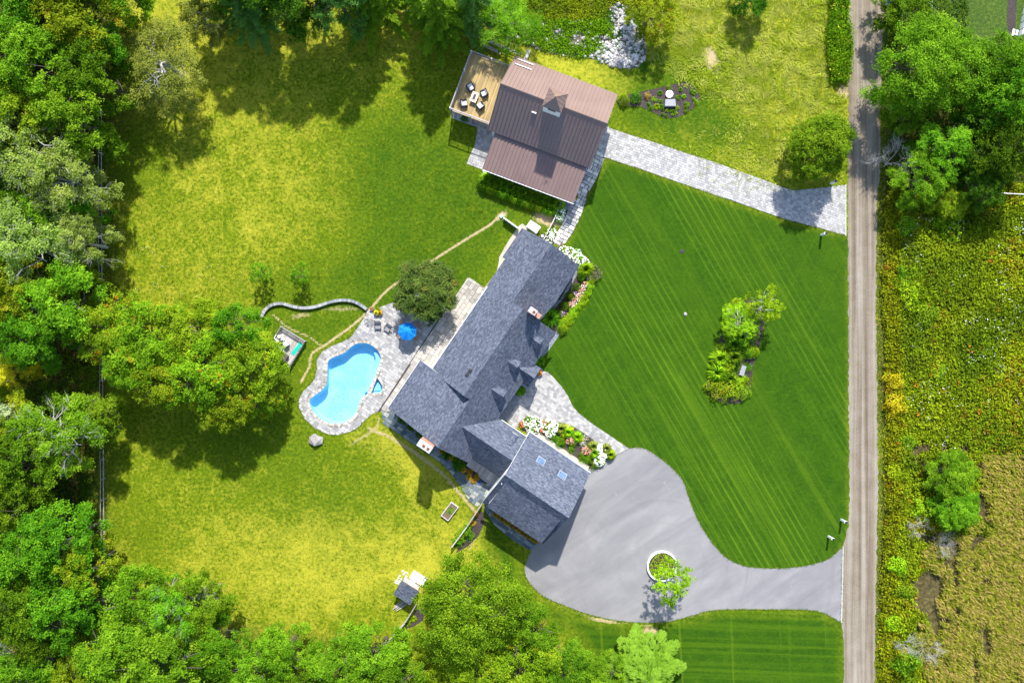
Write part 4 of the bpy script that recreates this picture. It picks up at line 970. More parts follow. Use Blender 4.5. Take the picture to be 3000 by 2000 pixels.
def conifer_arch(seed, R0=4.0, H0=16.0, tiers=15, leafn=9000, droop=.18, bushy=.9, blade=.42):
    R = np.random.default_rng(seed); mb = MB(); mb.tube([(0, 0, -.1), (.05, .05, H0*.5), (0, 0, H0)], [.26, .16, .03], 6); Cs, Ds, Ts = [], [], []
    br = []
    for k in range(tiers):
        t = k/(tiers-1); z = H0*(.16+.82*t); ln = R0*(1-t)**.8*R.uniform(.85, 1.1)+.35; nb = 7 if t < .8 else 5; a0 = R.random()*6.28
        for j in range(nb):
            a = a0+2*math.pi*j/nb+R.uniform(-.25, .25); l = ln*R.uniform(.75, 1.12); d = np.array([math.cos(a), math.sin(a), 0])
            e = np.array([0, 0, z])+d*l+np.array([0, 0, (.12 if t > .5 else -droop)*l]); mb.tube([(0, 0, z), tuple((np.array([0, 0, z])+e)/2+np.array([0, 0, .12*l])), tuple(e)], [.05, .035, .01], 4); br.append((np.array([0, 0, z]), e, l, t))
    tl = sum(b[2]**1.3 for b in br)
    for s, e, l, t in br:
        n = int(leafn*l**1.3/tl); q = R.random(n)**.6*.9+.12; side = np.cross((e-s)/l, [0, 0, 1]); side /= np.linalg.norm(side)
        w = l*.30*(1.05-q)*bushy+.16; off = R.uniform(-1, 1, n); c = s+(e-s)*q[:, None]+side*(off*w)[:, None]; c[:, 2] += .12*l*np.sin(np.pi*q)+R.normal(size=n)*.07-np.abs(off)*.05
        d = (e-s)/l+side*(off*.9)[:, None]+R.normal(size=(n, 3))*.25; d /= np.linalg.norm(d, axis=1)[:, None]
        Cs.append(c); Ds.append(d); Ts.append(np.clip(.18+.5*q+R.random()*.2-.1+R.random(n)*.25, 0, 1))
    C, D, T = map(np.concatenate, (Cs, Ds, Ts)); n = len(C); r = R.normal(size=(n, 3)); r[:, 2] *= .35; b = np.cross(D, np.cross(r, D)); b = np.cross(D, np.array([0, 0, 1.0]))+R.normal(size=(n, 3))*.3
    b /= np.linalg.norm(b, axis=1)[:, None]; L = (blade*R.uniform(.7, 1.2, n))[:, None]; V = np.empty((n, 4, 3))
    V[:, 0] = C-D*L*.5; V[:, 1] = C+b*L*.17; V[:, 2] = C+D*L*.5; V[:, 3] = C-b*L*.17
    return mb, V, T
def dead_arch(seed, R0=2.5, H0=6.0, depth=4):
    R = np.random.default_rng(seed); mb = MB()
    def rec(p, d, L, r, k):
        e = p+d*L; P = limb(p, e, R, 2, .06); mb.tube([tuple(q) for q in P], [r, r*.8, r*.55], 5 if k > 2 else 3)
        if k == 0: return
        for _ in range(4 if k > 1 else 3):
            nd = d*.75+unit(R, 1)[0]*.75; nd[2] = nd[2]*.6+.12; nd /= np.linalg.norm(nd); rec(P[R.integers(1, 3)], nd, L*R.uniform(.55, .82), r*.55, k-1)
    for k in range(3):
        a = k*2.1+R.random(); d = np.array([math.cos(a)*.5, math.sin(a)*.5, .85]); rec(np.array([0, 0, -.1]), d/np.linalg.norm(d), H0*.36, .07, depth)
    return mb
def dome_arch(seed, n=1300, leaf=.14, lump=.14, h=.95, thick=.35):
    R = np.random.default_rng(seed); d = unit(R, n); d[:, 2] = np.abs(d[:, 2]); ph = R.random((6, 3))*6.28; fr = R.normal(size=(6, 3))*3.2
    f = 1+lump*np.sin(d@fr.T+ph[:, 0]).sum(1)/2.2
    rad = f*(1-thick*R.random(n)**2.2); c = d*rad[:, None]*np.array([1, 1, h]); c[:, 2] = np.maximum(c[:, 2], .02)
    nr = d*.8+R.normal(size=(n, 3))*.5+np.array([0, 0, .35]); nr /= np.linalg.norm(nr, axis=1)[:, None]; L = leaf*R.uniform(.6, 1.25, n)
    T = np.clip(.35*(f-.75)/.5+.55*R.random(n)+.05, 0, 1); return leaf_quads(c, nr, L, L*.6, R), T
def blades_arch(seed, n=260, R0=1.0, H=1.0, w=.05, up=.55):
    R = np.random.default_rng(seed); a = R.random(n)*6.28; l = R.uniform(.55, 1.05, n); b0 = np.stack([np.cos(a), np.sin(a)], 1)*(R.random(n)*.16)[:, None]; o = np.stack([np.cos(a), np.sin(a)], 1)+R.normal(size=(n, 2))*.12
    mid = np.concatenate([b0+o*(l*.45)[:, None]*R0, (H*l*up*R.uniform(.8, 1.5, n))[:, None]], 1); tip = np.concatenate([b0+o*(l*1.0)[:, None]*R0, (H*l*R.uniform(.15, .55, n))[:, None]], 1); bas = np.concatenate([b0, np.zeros((n, 1))], 1)
    s = np.stack([-np.sin(a), np.cos(a), np.zeros(n)], 1)*w; V = np.empty((2*n, 4, 3))
    V[0::2, 0] = bas-s*.6; V[0::2, 1] = bas+s*.6; V[0::2, 2] = mid+s; V[0::2, 3] = mid-s
    V[1::2, 0] = mid-s; V[1::2, 1] = mid+s; V[1::2, 2] = tip+s*.2; V[1::2, 3] = tip-s*.2
    return V, np.repeat(np.clip(R.random(n), 0, 1), 2)
# leaf materials (base colours)
f_bright = foliage('bright_green_leaves', (.030, .082, .003), (.085, .185, .008), (.190, .310, .020))
f_yel = foliage('yellow_green_leaves', (.045, .085, .003), (.130, .200, .008), (.265, .325, .020), (.50, .17, .02), .955)
f_maple = foliage('turning_maple_leaves', (.040, .085, .003), (.115, .195, .008), (.235, .315, .018), (.55, .14, .015), .91)
f_mid = foliage('mid_green_leaves', (.022, .066, .003), (.062, .145, .006), (.145, .250, .015))
f_deep = foliage('deep_green_leaves', (.012, .042, .003), (.036, .096, .006), (.092, .190, .014))
f_airy = foliage('pale_olive_leaves', (.055, .085, .012), (.140, .180, .030), (.255, .285, .075))
f_pale = foliage('pale_green_leaves', (.060, .100, .016), (.145, .200, .038), (.270, .320, .095))
f_blue = foliage('blue_green_needles', (.016, .058, .012), (.048, .130, .028), (.110, .225, .055))
f_pine = foliage('light_pine_needles', (.030, .085, .008), (.085, .200, .018), (.190, .345, .045))
f_yew = foliage('dark_hedge_leaves', (.014, .042, .002), (.046, .100, .004), (.115, .190, .010))
f_burg = foliage('burgundy_crab_leaves', (.016, .034, .006), (.046, .066, .014), (.090, .110, .025), (.22, .080, .025), .90, .2)
f_silver = foliage('silver_leaves', (.16, .20, .14), (.30, .36, .27), (.48, .54, .43))
f_lime = foliage('lime_leaves', (.055, .110, .003), (.150, .250, .008), (.290, .410, .018))
f_gold = foliage('golden_leaves', (.16, .13, .004), (.36, .30, .010), (.58, .48, .030))
f_orange = foliage('orange_grass_blades', (.09, .05, .008), (.20, .115, .014), (.34, .21, .03), None, .9, .2)
f_purple = foliage('purple_leaves', (.025, .012, .018), (.070, .030, .045), (.13, .065, .085))
m_fl_white = solid('white_blooms', (.82, .82, .76), .7, .2, .05); m_fl_pink = solid('pink_blooms', (.72, .30, .30), .7, .2, .25, 9); m_fl_red = solid('coral_blooms', (.75, .16, .10), .7, .2, .2, 9); m_fl_yel = solid('yellow_blooms', (.80, .62, .02), .7, .2, .1); m_fl_lav = solid('lavender_blooms', (.55, .42, .60), .7, .2, .15, 9)
ARCH = {}
def arch(kind, i):
    k = (kind, i)
    if k not in ARCH:
        if kind == 'broad': mb, V, T = decid_arch(100+i)
        elif kind == 'gray': mb, V, T = decid_arch(200+i, 20000, .24, 44, branchy=.5)
        elif kind == 'airy': mb, V, T = decid_arch(300+i, 19000, .19, 60)
        elif kind == 'young': mb, V, T = decid_arch(400+i, 5600, .34, 34, lr=(.18, .30), R0=5, H0=14)
        elif kind == 'conifer': mb, V, T = conifer_arch(500+i, leafn=11000)
        elif kind == 'pine': mb, V, T = conifer_arch(600+i, 4.0, 13, 14, 15000, .05, 1.9, .42)
        elif kind == 'dense': mb, V, T = decid_arch(800+i, 30000, .27, 130, amp=.35, lr=(.13, .20), R0=5.0, H0=8.5, flat=.95)
        elif kind == 'grand': mb, V, T = decid_arch(850+i, 42000, .29, 150, amp=.8, lr=(.10, .17), R0=8.0, H0=14.0, flat=.72)
        elif kind == 'bushy': mb, V, T = decid_arch(700+i, 16000, .26, 60, R0=5.0, H0=8.5, flat=.85)
        tm = mb.build('trunk', None); me_t = tm.data; bpy.data.objects.remove(tm)
        ARCH[k] = (me_t, V, T)
    return ARCH[k]
CM = {}
HREF = {'broad': 12, 'gray': 12, 'airy': 12, 'young': 14, 'conifer': 16, 'pine': 13, 'bushy': 8.5, 'dense': 8.5, 'grand': 14}; RREF = {'conifer': 4.0, 'pine': 4.0, 'grand': 8.0}
def crown_mesh(kind, i, mat):
    k = (kind, i, mat.name)
    if k not in CM: _, V, T = arch(kind, i); CM[k] = np_mesh('crown', V, 4, [mat], T)
    return CM[k]
TM = {}
def trunk_mesh(kind, i, mat):
    k = (kind, i, mat.name)
    if k not in TM: me = arch(kind, i)[0].copy(); me.materials.clear(); me.materials.append(mat); TM[k] = me
    return TM[k]
trng = random.Random(77)
def tree(kind, i, mat, px, py, rpx, ht, name, label, group=None, bark=None):
    hc = ht*.62 if kind not in ('conifer',) else ht*.35
    p = G(px, py, hc); R = rpx*S*(1-hc/CAM_H)
    t = thing(name, label, 'tree', (p.x, p.y, 0), trng.random()*6.28, group)
    k = R/RREF.get(kind, 5.0)*1.02; sc = (k, k, ht/HREF[kind])
    a = link('trunk', trunk_mesh(kind, i, bark or m_bark), t); b = link('crown', crown_mesh(kind, i, mat), t); a.scale = b.scale = sc
    return t
WL = 'leafy green deciduous tree in the wood beyond the split-rail fence'; WG = 'wood beyond the rail fence'
for k, (px, py, r, ht) in enumerate([(60, 40, 150, 17), (235, 50, 140, 16), (110, 190, 140, 17), (275, 215, 105, 15), (40, 330, 130, 16), (215, 345, 130, 15), (300, 130, 80, 13), (-70, 190, 120, 17), (330, -60, 110, 16), (120, -70, 130, 18),
                                     (60, 860, 110, 14), (190, 900, 130, 15), (90, 985, 110, 14), (-40, 780, 110, 15), (10, 590, 90, 13), (255, 600, 55, 10), (215, 830, 70, 12), (130, 620, 90, 13), (-60, 470, 120, 16)]):
    tree('broad', k % 3, (f_mid, f_yel, f_bright)[k % 3], px, py, r, ht, 'woodland_tree', ('deep green', 'yellowish green', 'fresh bright green')[k % 3]+WL[11:], WG)
for k, (px, py, r, ht) in enumerate([(60, 465, 150, 16), (190, 530, 120, 15), (85, 700, 145, 15), (225, 705, 95, 13)]):
    tree('gray', k % 2, f_pale, px, py, r, ht, 'woodland_tree', 'thin-leaved tree with bare pale grey branches in the wood beyond the split-rail fence', WG, m_pale_bark)
SL = 'green deciduous tree in the wood south of the maples, beyond the rail fence'
for k, (px, py, r, ht) in enumerate([(70, 1330, 120, 14), (30, 1450, 110, 13), (-60, 1250, 120, 14), (180, 1580, 120, 15), (90, 1640, 120, 15), (250, 1660, 85, 13), (60, 1760, 120, 15), (200, 1760, 120, 15), (-40, 1600, 110, 15), (110, 1850, 90, 13), (60, 1985, 110, 13), (250, 1960, 90, 12)]):
    tree('broad', (k+1) % 3, (f_mid, f_mid, f_yel)[k % 3], px, py, r, ht, 'woodland_tree', ('mid-green', 'deep green', 'yellow-tinged')[k % 3]+SL[5:], WG)
tree('gray', 0, f_bright, 170, 1270, 130, 13, 'woodland_tree', 'bright tree with a fan of bare pale twigs beside the rail fence', WG, m_pale_bark)
tree('bushy', 0, f_silver, 20, 1228, 55, 8, 'silver_tree', 'small silvery-leaved tree in the wood', WG)
tree('airy', 1, f_gold, 20, 1085, 70, 9, 'weeping_tree', 'golden feathery tree in a clearing of the wood', WG)
tree('broad', 2, f_bright, 285, 1215, 82, 9, 'fence_tree', 'young bright green tree overhanging the split-rail fence', None)
tree('airy', 0, f_airy, 480, 180, 140, 10, 'olive_tree', 'pale olive airy tree standing alone in the corner of the field', None, m_pale_bark)
tree('bushy', 2, f_airy, 590, 60, 70, 7, 'olive_tree', 'small pale airy tree beside the blue-green pines', None, m_pale_bark)
ML = 'turning maple with orange leaves near the pool equipment enclosure'; MG = 'maples beside the pool yard'
for k, (px, py, r, ht, mt) in enumerate([(310, 960, 110, 12, f_maple), (430, 1000, 130, 13, f_maple), (560, 970, 100, 12, f_yel), (690, 965, 80, 12, f_mid), (735, 1060, 105, 12, f_yel), (610, 1090, 120, 13, f_maple), (480, 1110, 95, 12, f_yel), (660, 1180, 85, 11, f_yel), (780, 1165, 62, 8, f_maple), (380, 1080, 75, 11, f_maple)]):
    tree('broad', k % 3, mt, px, py, r, ht, 'maple_tree', {'turning_maple_leaves': ML, 'yellow_green_leaves': 'yellow-green maple among the turning ones near the pool equipment enclosure', 'mid_green_leaves': 'dark green maple beside the curved wall and pool equipment enclosure'}[mt.name], MG)
FL = 'bright green tree at the foot of the field'; FG = 'trees along the foot of the field'
for k, (px, py, r, ht, mt) in enumerate([(430, 1790, 130, 13, f_bright), (560, 1790, 105, 12, f_bright), (350, 1900, 130, 14, f_bright), (500, 1930, 140, 14, f_bright), (620, 1900, 90, 12, f_mid), (740, 1960, 105, 11, f_bright), (830, 1910, 80, 10, f_bright), (1000, 1960, 110, 11, f_bright), (1110, 1920, 105, 11, f_bright), (1150, 2000, 110, 11, f_mid), (1250, 2010, 80, 9, f_yel), (870, 2030, 90, 10, f_mid)]):
    tree('broad', k % 3, mt, px, py, r, ht, 'field_tree', (FL if mt is f_bright else ('darker green tree at the foot of the field' if mt is f_mid else 'yellow-green tree at the foot of the field')), FG)
tree('gray', 1, f_bright, 520, 1790, 90, 13.5, 'field_tree', 'bright tree with bare dead twigs at the foot of the field', FG, m_pale_bark)
GG = 'trees between shed and drive'
for k, (px, py, r, ht, mt, lb) in enumerate([(1372, 1785, 168, 14, f_bright, 'single huge bright green tree shading the shingle-roofed shed'), (1400, 1960, 95, 11, f_yel, 'yellow-green tree below the huge bright tree'),
                                             (1560, 1850, 90, 10, f_mid, 'thin green tree between the tall shed trees and the pine'), (1520, 1950, 110, 11, f_yel, 'thin green tree between the tall shed trees and the pine'), (1650, 1960, 100, 9, f_mid, 'thin green tree between the tall shed trees and the pine'), (1770, 1985, 70, 8, f_bright, 'thin green tree between the tall shed trees and the pine')]):
    tree('grand' if k == 0 else 'broad', k % 3, mt, px, py, r, ht, 'yard_tree', lb, GG)
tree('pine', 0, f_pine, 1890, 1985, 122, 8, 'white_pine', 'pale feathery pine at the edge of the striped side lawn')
PL = 'tall blue-green pine at the top of the field'; PG = 'pines at the top of the field'
for k, (px, py, r, ht) in enumerate([(735, 5, 110, 14), (830, -40, 120, 15), (990, -10, 100, 14), (1090, 0, 105, 13), (650, -80, 110, 15), (920, -110, 120, 16)]):
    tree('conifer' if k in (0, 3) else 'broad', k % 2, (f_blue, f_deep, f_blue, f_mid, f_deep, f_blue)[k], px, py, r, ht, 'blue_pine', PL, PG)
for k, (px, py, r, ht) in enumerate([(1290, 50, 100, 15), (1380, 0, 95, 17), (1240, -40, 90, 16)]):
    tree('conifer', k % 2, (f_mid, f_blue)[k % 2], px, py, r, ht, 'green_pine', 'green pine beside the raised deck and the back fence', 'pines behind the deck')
tree('airy', 1, f_bright, 1490, 70, 95, 9, 'pale_tree', 'light green tree with pale bare branches behind the barn', None, m_pale_bark)
tree('bushy', 1, f_yel, 1905, 40, 85, 6, 'willow_shrub', 'large yellow-green willow shrub beside the stony bed')
tree('bushy', 0, f_deep, 2200, -10, 60, 5, 'dark_shrub', 'dark evergreen shrub in the tall straw grass')
# road side, right
RG = 'trees across the gravel road'
for k, (px, py, r, ht, kind, mt, lb) in enumerate([
        (2725, 195, 162, 14, 'grand', f_bright, 'single large bright green oak across the gravel road'), (2655, 335, 60, 7, 'broad', f_bright, 'small leafy tree under the large oak across the road'),
        (2770, 430, 90, 10, 'broad', f_bright, 'small bright tree beside the bare grey tree'), (2700, 530, 80, 9, 'broad', f_bright, 'small bright tree beside the bare grey tree'), (2650, 15, 85, 9, 'broad', f_mid, 'leafy tree hanging over the parked car'),
        (2900, 210, 110, 12, 'bushy', f_mid, 'dense dark evergreen across the gravel road'), (2960, 290, 110, 13, 'bushy', f_mid, 'dense dark evergreen across the gravel road'), (2880, 330, 90, 10, 'bushy', f_yew, 'dense dark evergreen across the gravel road'), (2940, 430, 110, 11, 'bushy', f_yew, 'dense dark evergreen across the gravel road'), (2840, 440, 80, 8, 'bushy', f_deep, 'dense dark evergreen across the gravel road'), (2870, 550, 70, 7, 'bushy', f_deep, 'dense dark evergreen across the gravel road'), (2780, 590, 60, 4, 'bushy', f_yel, 'low yellow-green bush below the small bright trees')]):
    tree(kind, k % 3, mt, px, py, r, ht*.9, 'roadside_tree', lb, RG)
tree('dense', 0, f_bright, 2405, 430, 98, 8.0, 'round_tree', 'dense round green tree beside the cobbled drive and road')
tree('dense', 1, f_burg, 1247, 852, 98, 5.0, 'crabapple_tree', 'broad burgundy-tinged crabapple tree beside the terrace')
tree('young', 0, f_lime, 2236, 895, 58, 6, 'birch_tree', 'slender lime-green birch at the head of the island bed', None, m_pale_bark)
tree('young', 1, f_lime, 2165, 945, 62, 4.5, 'birch_tree', 'low spreading lime-green birch over the middle of the island bed', None, m_pale_bark)
tree('young', 0, f_lime, 1972, 1703, 66, 7.5, 'drive_tree', 'slender young tree in the round planter on the drive', None, m_pale_bark)
for (px, py) in ((765, 800), (878, 805)):
    tree('young', 0, f_bright, px, py, 34, 4.2, 'sapling', 'small staked sapling on the back field by the curved wall', 'two saplings on the field')
for px, py, r, lb in ((2788, 1392, 74, 'big rounded green bush standing at the edge of the reeds'), (2797, 1488, 70, 'big rounded green bush just above the bleached bare trees')): tree('dense', 0, f_bright, px, py, r, 4.2, 'round_bush', lb)
# dead trees
DM = [dead_arch(900+i) for i in range(3)]
DME = []
for mb in DM: o = mb.build('branches', m_pale_bark); DME.append(o.data); bpy.data.objects.remove(o)
def dead(px, py, rpx, ht, label, i):
    p = G(px, py, ht*.6); t = thing('bare_tree', label, 'tree', (p.x, p.y, 0), trng.random()*6.28, 'bare dead trees')
    o = link('branches', DME[i % 3], t); k = rpx*S/4.2; o.scale = (k, k, ht/6.0)
dead(2640, 460, 85, 8, 'bare grey twiggy tree beside the gravel road', 0); dead(2692, 1545, 42, 4, 'small bleached bare tree in the roadside thicket', 1); dead(2780, 1602, 50, 4.5, 'larger bleached bare tree at the edge of the reeds', 2)
dead(2660, 1895, 45, 4, 'leaning bare tree near the golden bush', 0); dead(2730, 1915, 55, 4, 'bare branched tree over the brown reeds', 1); dead(20, 1600, 60, 9, 'bare grey tree in the wood', 2); dead(305, 1770, 45, 10, 'bare twigs poking from the wood beside the field', 1); dead(590, 1755, 45, 12.5, 'bare twigs poking from the tree at the foot of the field', 2)

# ------------------------------------------------------------------ ground cover (nobody could count it)
m_cover = colattr_mat('plant_cover')
def cover(name, label, cat, pts, cols, R, k=7, leaf=.34, h=(.3, .9), spread=.28, wratio=.5, upb=.6, rad_dark=True):
    """pts (N,2); cols (N,3)"""
    n = len(pts); hh = R.uniform(h[0], h[1], n); P = np.repeat(pts, k, 0); H_ = np.repeat(hh, k); c = np.empty((n*k, 3))
    c[:, :2] = P+R.normal(size=(n*k, 2))*spread; c[:, 2] = H_*R.uniform(.35, 1.0, n*k)
    nr = R.normal(size=(n*k, 3))*.6; nr[:, 2] = np.abs(nr[:, 2])+upb; nr /= np.linalg.norm(nr, axis=1)[:, None]; L = leaf*R.uniform(.55, 1.3, n*k)
    col = np.clip(np.repeat(cols, k, 0)*R.uniform(.62, 1.38, (n*k, 1)), 0, 1)
    me = np_mesh(name, leaf_quads(c, nr, L, L*wratio, R), 4, [m_cover], None, col); o = link(name, me); return tag(o, label, cat, None, 'stuff')
def scatter(R, n, x0, x1, y0, y1, poly=None, mask=None):
    px = R.uniform(x0, x1, n); py = R.uniform(y0, y1, n); k = np.ones(n, bool)
    if poly is not None: k &= inside_np(px, py, poly)
    if mask is not None: k &= R.random(n) < mask(px, py)
    return px[k], py[k]
def topx(px, py): return np.stack([(px-1500)*S, (1000-py)*S], 1)
def nz(R, sc, n=40):
    t = R.random((420, 420))
    def f(px, py):
        gx = np.clip((px+400)/sc, 0, 418); gy = np.clip((py+400)/sc, 0, 418); ix, iy = gx.astype(int), gy.astype(int); fx, fy = gx-ix, gy-iy; fx = fx*fx*(3-2*fx); fy = fy*fy*(3-2*fy)
        return (t[iy, ix]*(1-fx)+t[iy, ix+1]*fx)*(1-fy)+(t[iy+1, ix]*(1-fx)+t[iy+1, ix+1]*fx)*fy
    return f
def meadow():
    R = np.random.default_rng(21); n1, n2, n3 = nz(R, 70), nz(R, 28), nz(R, 120)
    poly = [(2588, 600), (2620, 520), (2780, 560), (3200, 520), (3200, 2150), (2572, 2150), (2582, 1700), (2596, 1400), (2592, 1000), (2584, 900)]
    px, py = scatter(R, 36000, 2570, 3180, 520, 2120, poly)
    reed = np.clip(((px-2640)+(py-1480)*.55)/160, 0, 1)*(py > 1240)*np.clip((px-2600-(1560-py)*.75)/90, 0, 1)
    reed = np.where(py > 1560, np.clip((px-2700+(n1(px, py)-.5)*160)/60, 0, 1), np.clip((px-2850+(n1(px, py)-.5)*80)/50, 0, 1)*np.clip((py-1300)/60, 0, 1))
    gap = ((n2(px, py) > .90) & (px > 2650) & (px < 2860) & (py > 1270)) | ((np.hypot((px-2760)/110, (py-1330)/40) < 1) & (n2(px, py) > .62)) | ((np.hypot((px-2740-(1780-py)*.25)/55, (py-1790)/190) < 1) & (n2(px, py) > .75)) | ((np.hypot((px-2790)/60, (py-1680)/40) < .8) & (n2(px, py) > .65))
    g = reed < .5
    keep = g & ~gap; ax, ay = px[keep], py[keep]; m1, m2, m3 = n1(ax, ay), n2(ax, ay), n3(ax, ay)
    base = np.array([.100, .150, .005])+np.array([.10, .085, .003])*m1[:, None]-np.array([.045, .055, .0])*m2[:, None]
    ye = (m3 > .62)&(m2 > .4); base[ye] = base[ye]*.6+np.array([.09, .10, .003])
    og = (np.hypot((ax-2960)/110, (ay-1250)/130)+(m1-.5) < .95) & (R.random(len(ax)) < .15) | ((m1 > .76) & (R.random(len(ax)) < .3)); base[og] = np.array([.20, .130, .012])
    rd = R.random(len(ax)) < .005; base[rd] = np.array([.36, .09, .02])
    edge = ax < 2620+m2*25; base[edge] = base[edge]*.8+np.array([.03, .01, 0])
    dk = R.random(len(ax)) < .2; base[dk] *= .55
    cover('wild_meadow', 'dense wild meadow plants and goldenrod across the gravel road', 'meadow', topx(ax, ay), base, R, 8, .38, (.25, 1.0), .24)
    bx_, by_ = scatter(R, 24000, 2680, 3180, 1250, 2120); m1 = n1(bx_, by_)
    rd = np.where(by_ > 1560, (bx_ > 2700+(m1-.5)*160), (bx_ > 2860+(m1-.5)*80) & (by_ > 1330)); gp = n2(bx_, by_) > .72
    k = rd & ~(gp & (bx_ < 2900)); bx_, by_ = bx_[k], by_[k]; u = R.random(len(bx_))[:, None]
    c = np.where(u < .38, np.array([.235, .165, .060]), np.where(u < .78, np.array([.150, .150, .014]), np.array([.085, .095, .010])))
    # reeds lie combed by the wind: long narrow blades
    n = len(bx_); kk = 4; P = np.repeat(topx(bx_, by_), kk, 0)+R.normal(size=(n*kk, 2))*.2; a = math.radians(-38)+R.normal(size=n*kk)*.5; d = np.stack([np.cos(a), np.sin(a), R.uniform(.1, .6, n*kk)], 1); s_ = np.stack([-np.sin(a), np.cos(a), np.zeros(n*kk)], 1)
    z = R.uniform(.2, 1.1, n*kk); cc = np.concatenate([P, z[:, None]], 1); L = R.uniform(.3, .75, n*kk)[:, None]; V = np.empty((n*kk, 4, 3)); w = .055
    V[:, 0] = cc-d*L*.5; V[:, 1] = cc+s_*w; V[:, 2] = cc+d*L*.5; V[:, 3] = cc-s_*w
    tag(link('reed_bed', np_mesh('reed_bed', V, 4, [m_cover], None, np.clip(np.repeat(c, kk, 0)*R.uniform(.6, 1.4, (n*kk, 1)), 0, 1))), 'straw and green reeds combed by wind across the gravel road', 'reeds', None, 'stuff')
    wx, wy = scatter(R, 1500, 2640, 3100, 640, 1320, None, lambda x, y: (nz(np.random.default_rng(5), 45)(x, y) > .62)*.9)
    cover('aster_flowers', 'scattered white and lilac asters in the wild meadow', 'flowers', topx(wx, wy), np.where(R.random((len(wx), 1)) < .6, np.array([.75, .76, .80]), np.array([.50, .53, .75])), R, 3, .13, (.85, 1.1), .1, .8)
    sx, sy = scatter(R, 9000, 2550, 2640, -120, 2120); er = np.interp(sy, [-120, 0, 350, 514, 593, 928, 1420, 1630, 2000, 2120], [2592, 2588, 2579, 2577, 2568, 2566, 2573, 2568, 2562, 2562]); k = (sx > er+1) & (sx < er+26); sx, sy = sx[k], sy[k]
    cover('verge_grass', 'rough grass verge along the far side of the gravel road', 'grass', topx(sx, sy), np.where(R.random((len(sx), 1)) < .35, np.array([.26, .21, .06]), np.array([.07, .115, .008])), R, 5, .16, (.05, .2), .12)
meadow()
def woods_floor():
    R = np.random.default_rng(31); n1, n2 = nz(R, 60), nz(R, 25)
    px, py = scatter(R, 13000, -120, 320, -100, 2100); k = px < 285+(n1(px, py)-.5)*20; px, py = px[k], py[k]; m1, m2 = n1(px, py), n2(px, py)
    c = np.array([.030, .065, .004])+np.array([.09, .10, .004])*(m1**2)[:, None]; br = m2 > .72; c[br] = np.array([.13, .085, .03])
    cover('undergrowth', 'tangled green undergrowth on the floor of the wood', 'undergrowth', topx(px, py), c, R, 7, .36, (.2, 1.3), .3)
    px, py = scatter(R, 5200, 300, 1300, 1780, 2100); k = py > np.interp(px, [300, 420, 650, 800, 1150, 1300], [1760, 1840, 1930, 1960, 1985, 2000]); px, py = px[k], py[k]
    cover('thicket', 'green thicket under the trees at the foot of the field', 'undergrowth', topx(px, py), np.array([.05, .10, .006])+np.array([.07, .09, 0])*n1(px, py)[:, None], R, 7, .34, (.2, 1.0), .3)
    px, py = scatter(R, 4200, 2590, 3120, -100, 640); k = (px > 2600+n1(px, py)*30) & ~((px > 2830) & (py < 140)); px, py = px[k], py[k]
    cover('hedge_bottom', 'shaded brush below the trees across the gravel road', 'undergrowth', topx(px, py), np.array([.022, .055, .004])+np.array([.06, .075, 0])*n2(px, py)[:, None], R, 7, .34, (.1, .9), .28)
woods_floor()
def tall_grass():
    R = np.random.default_rng(41); n1, n2, n3 = nz(R, 40), nz(R, 90), nz(R, 22)
    px, py = scatter(R, 52000, 1890, 2478, -80, 560); lo = np.interp(px, [1890, 2000, 2130, 2300, 2478], [150, 230, 300, 330, 330]); wt = np.clip((lo-py)/60+.5, 0, 1)
    wt = np.maximum(wt, .7*np.exp(-(((px-2290)/150)**2+((py-430)/90)**2))); wt *= 1-np.exp(-(((px-2085)/22)**2+((py-160)/60)**2)); k = (R.random(len(px)) < wt); px, py = px[k], py[k]
    k = ~((px > 2425) & (py < 270)); px, py = px[k], py[k]; n = len(px); a = n1(px, py)*9+n2(px, py)*5+R.normal(size=n)*.35; u = n3(px, py)+R.normal(size=n)*.18
    c = np.where(u[:, None] > .50, np.array([.235, .240, .050]), np.array([.160, .195, .014]))*R.uniform(.7, 1.3, (n, 1)); P = topx(px, py); L = R.uniform(.25, .6, n)[:, None]; d = np.stack([np.cos(a), np.sin(a), R.uniform(.2, .7, n)], 1); s_ = np.stack([-np.sin(a), np.cos(a), np.zeros(n)], 1)*.035
    b = np.concatenate([P, np.full((n, 1), .02)], 1); V = np.empty((n, 4, 3)); V[:, 0] = b-s_; V[:, 1] = b+s_; V[:, 2] = b+d*L+s_*.4; V[:, 3] = b+d*L-s_*.4
    tag(link('tall_grass', np_mesh('tall_grass', V, 4, [m_cover], None, np.clip(c, 0, 1))), 'long straw-coloured grass swirled over the upper meadow', 'grass', None, 'stuff')
tall_grass()
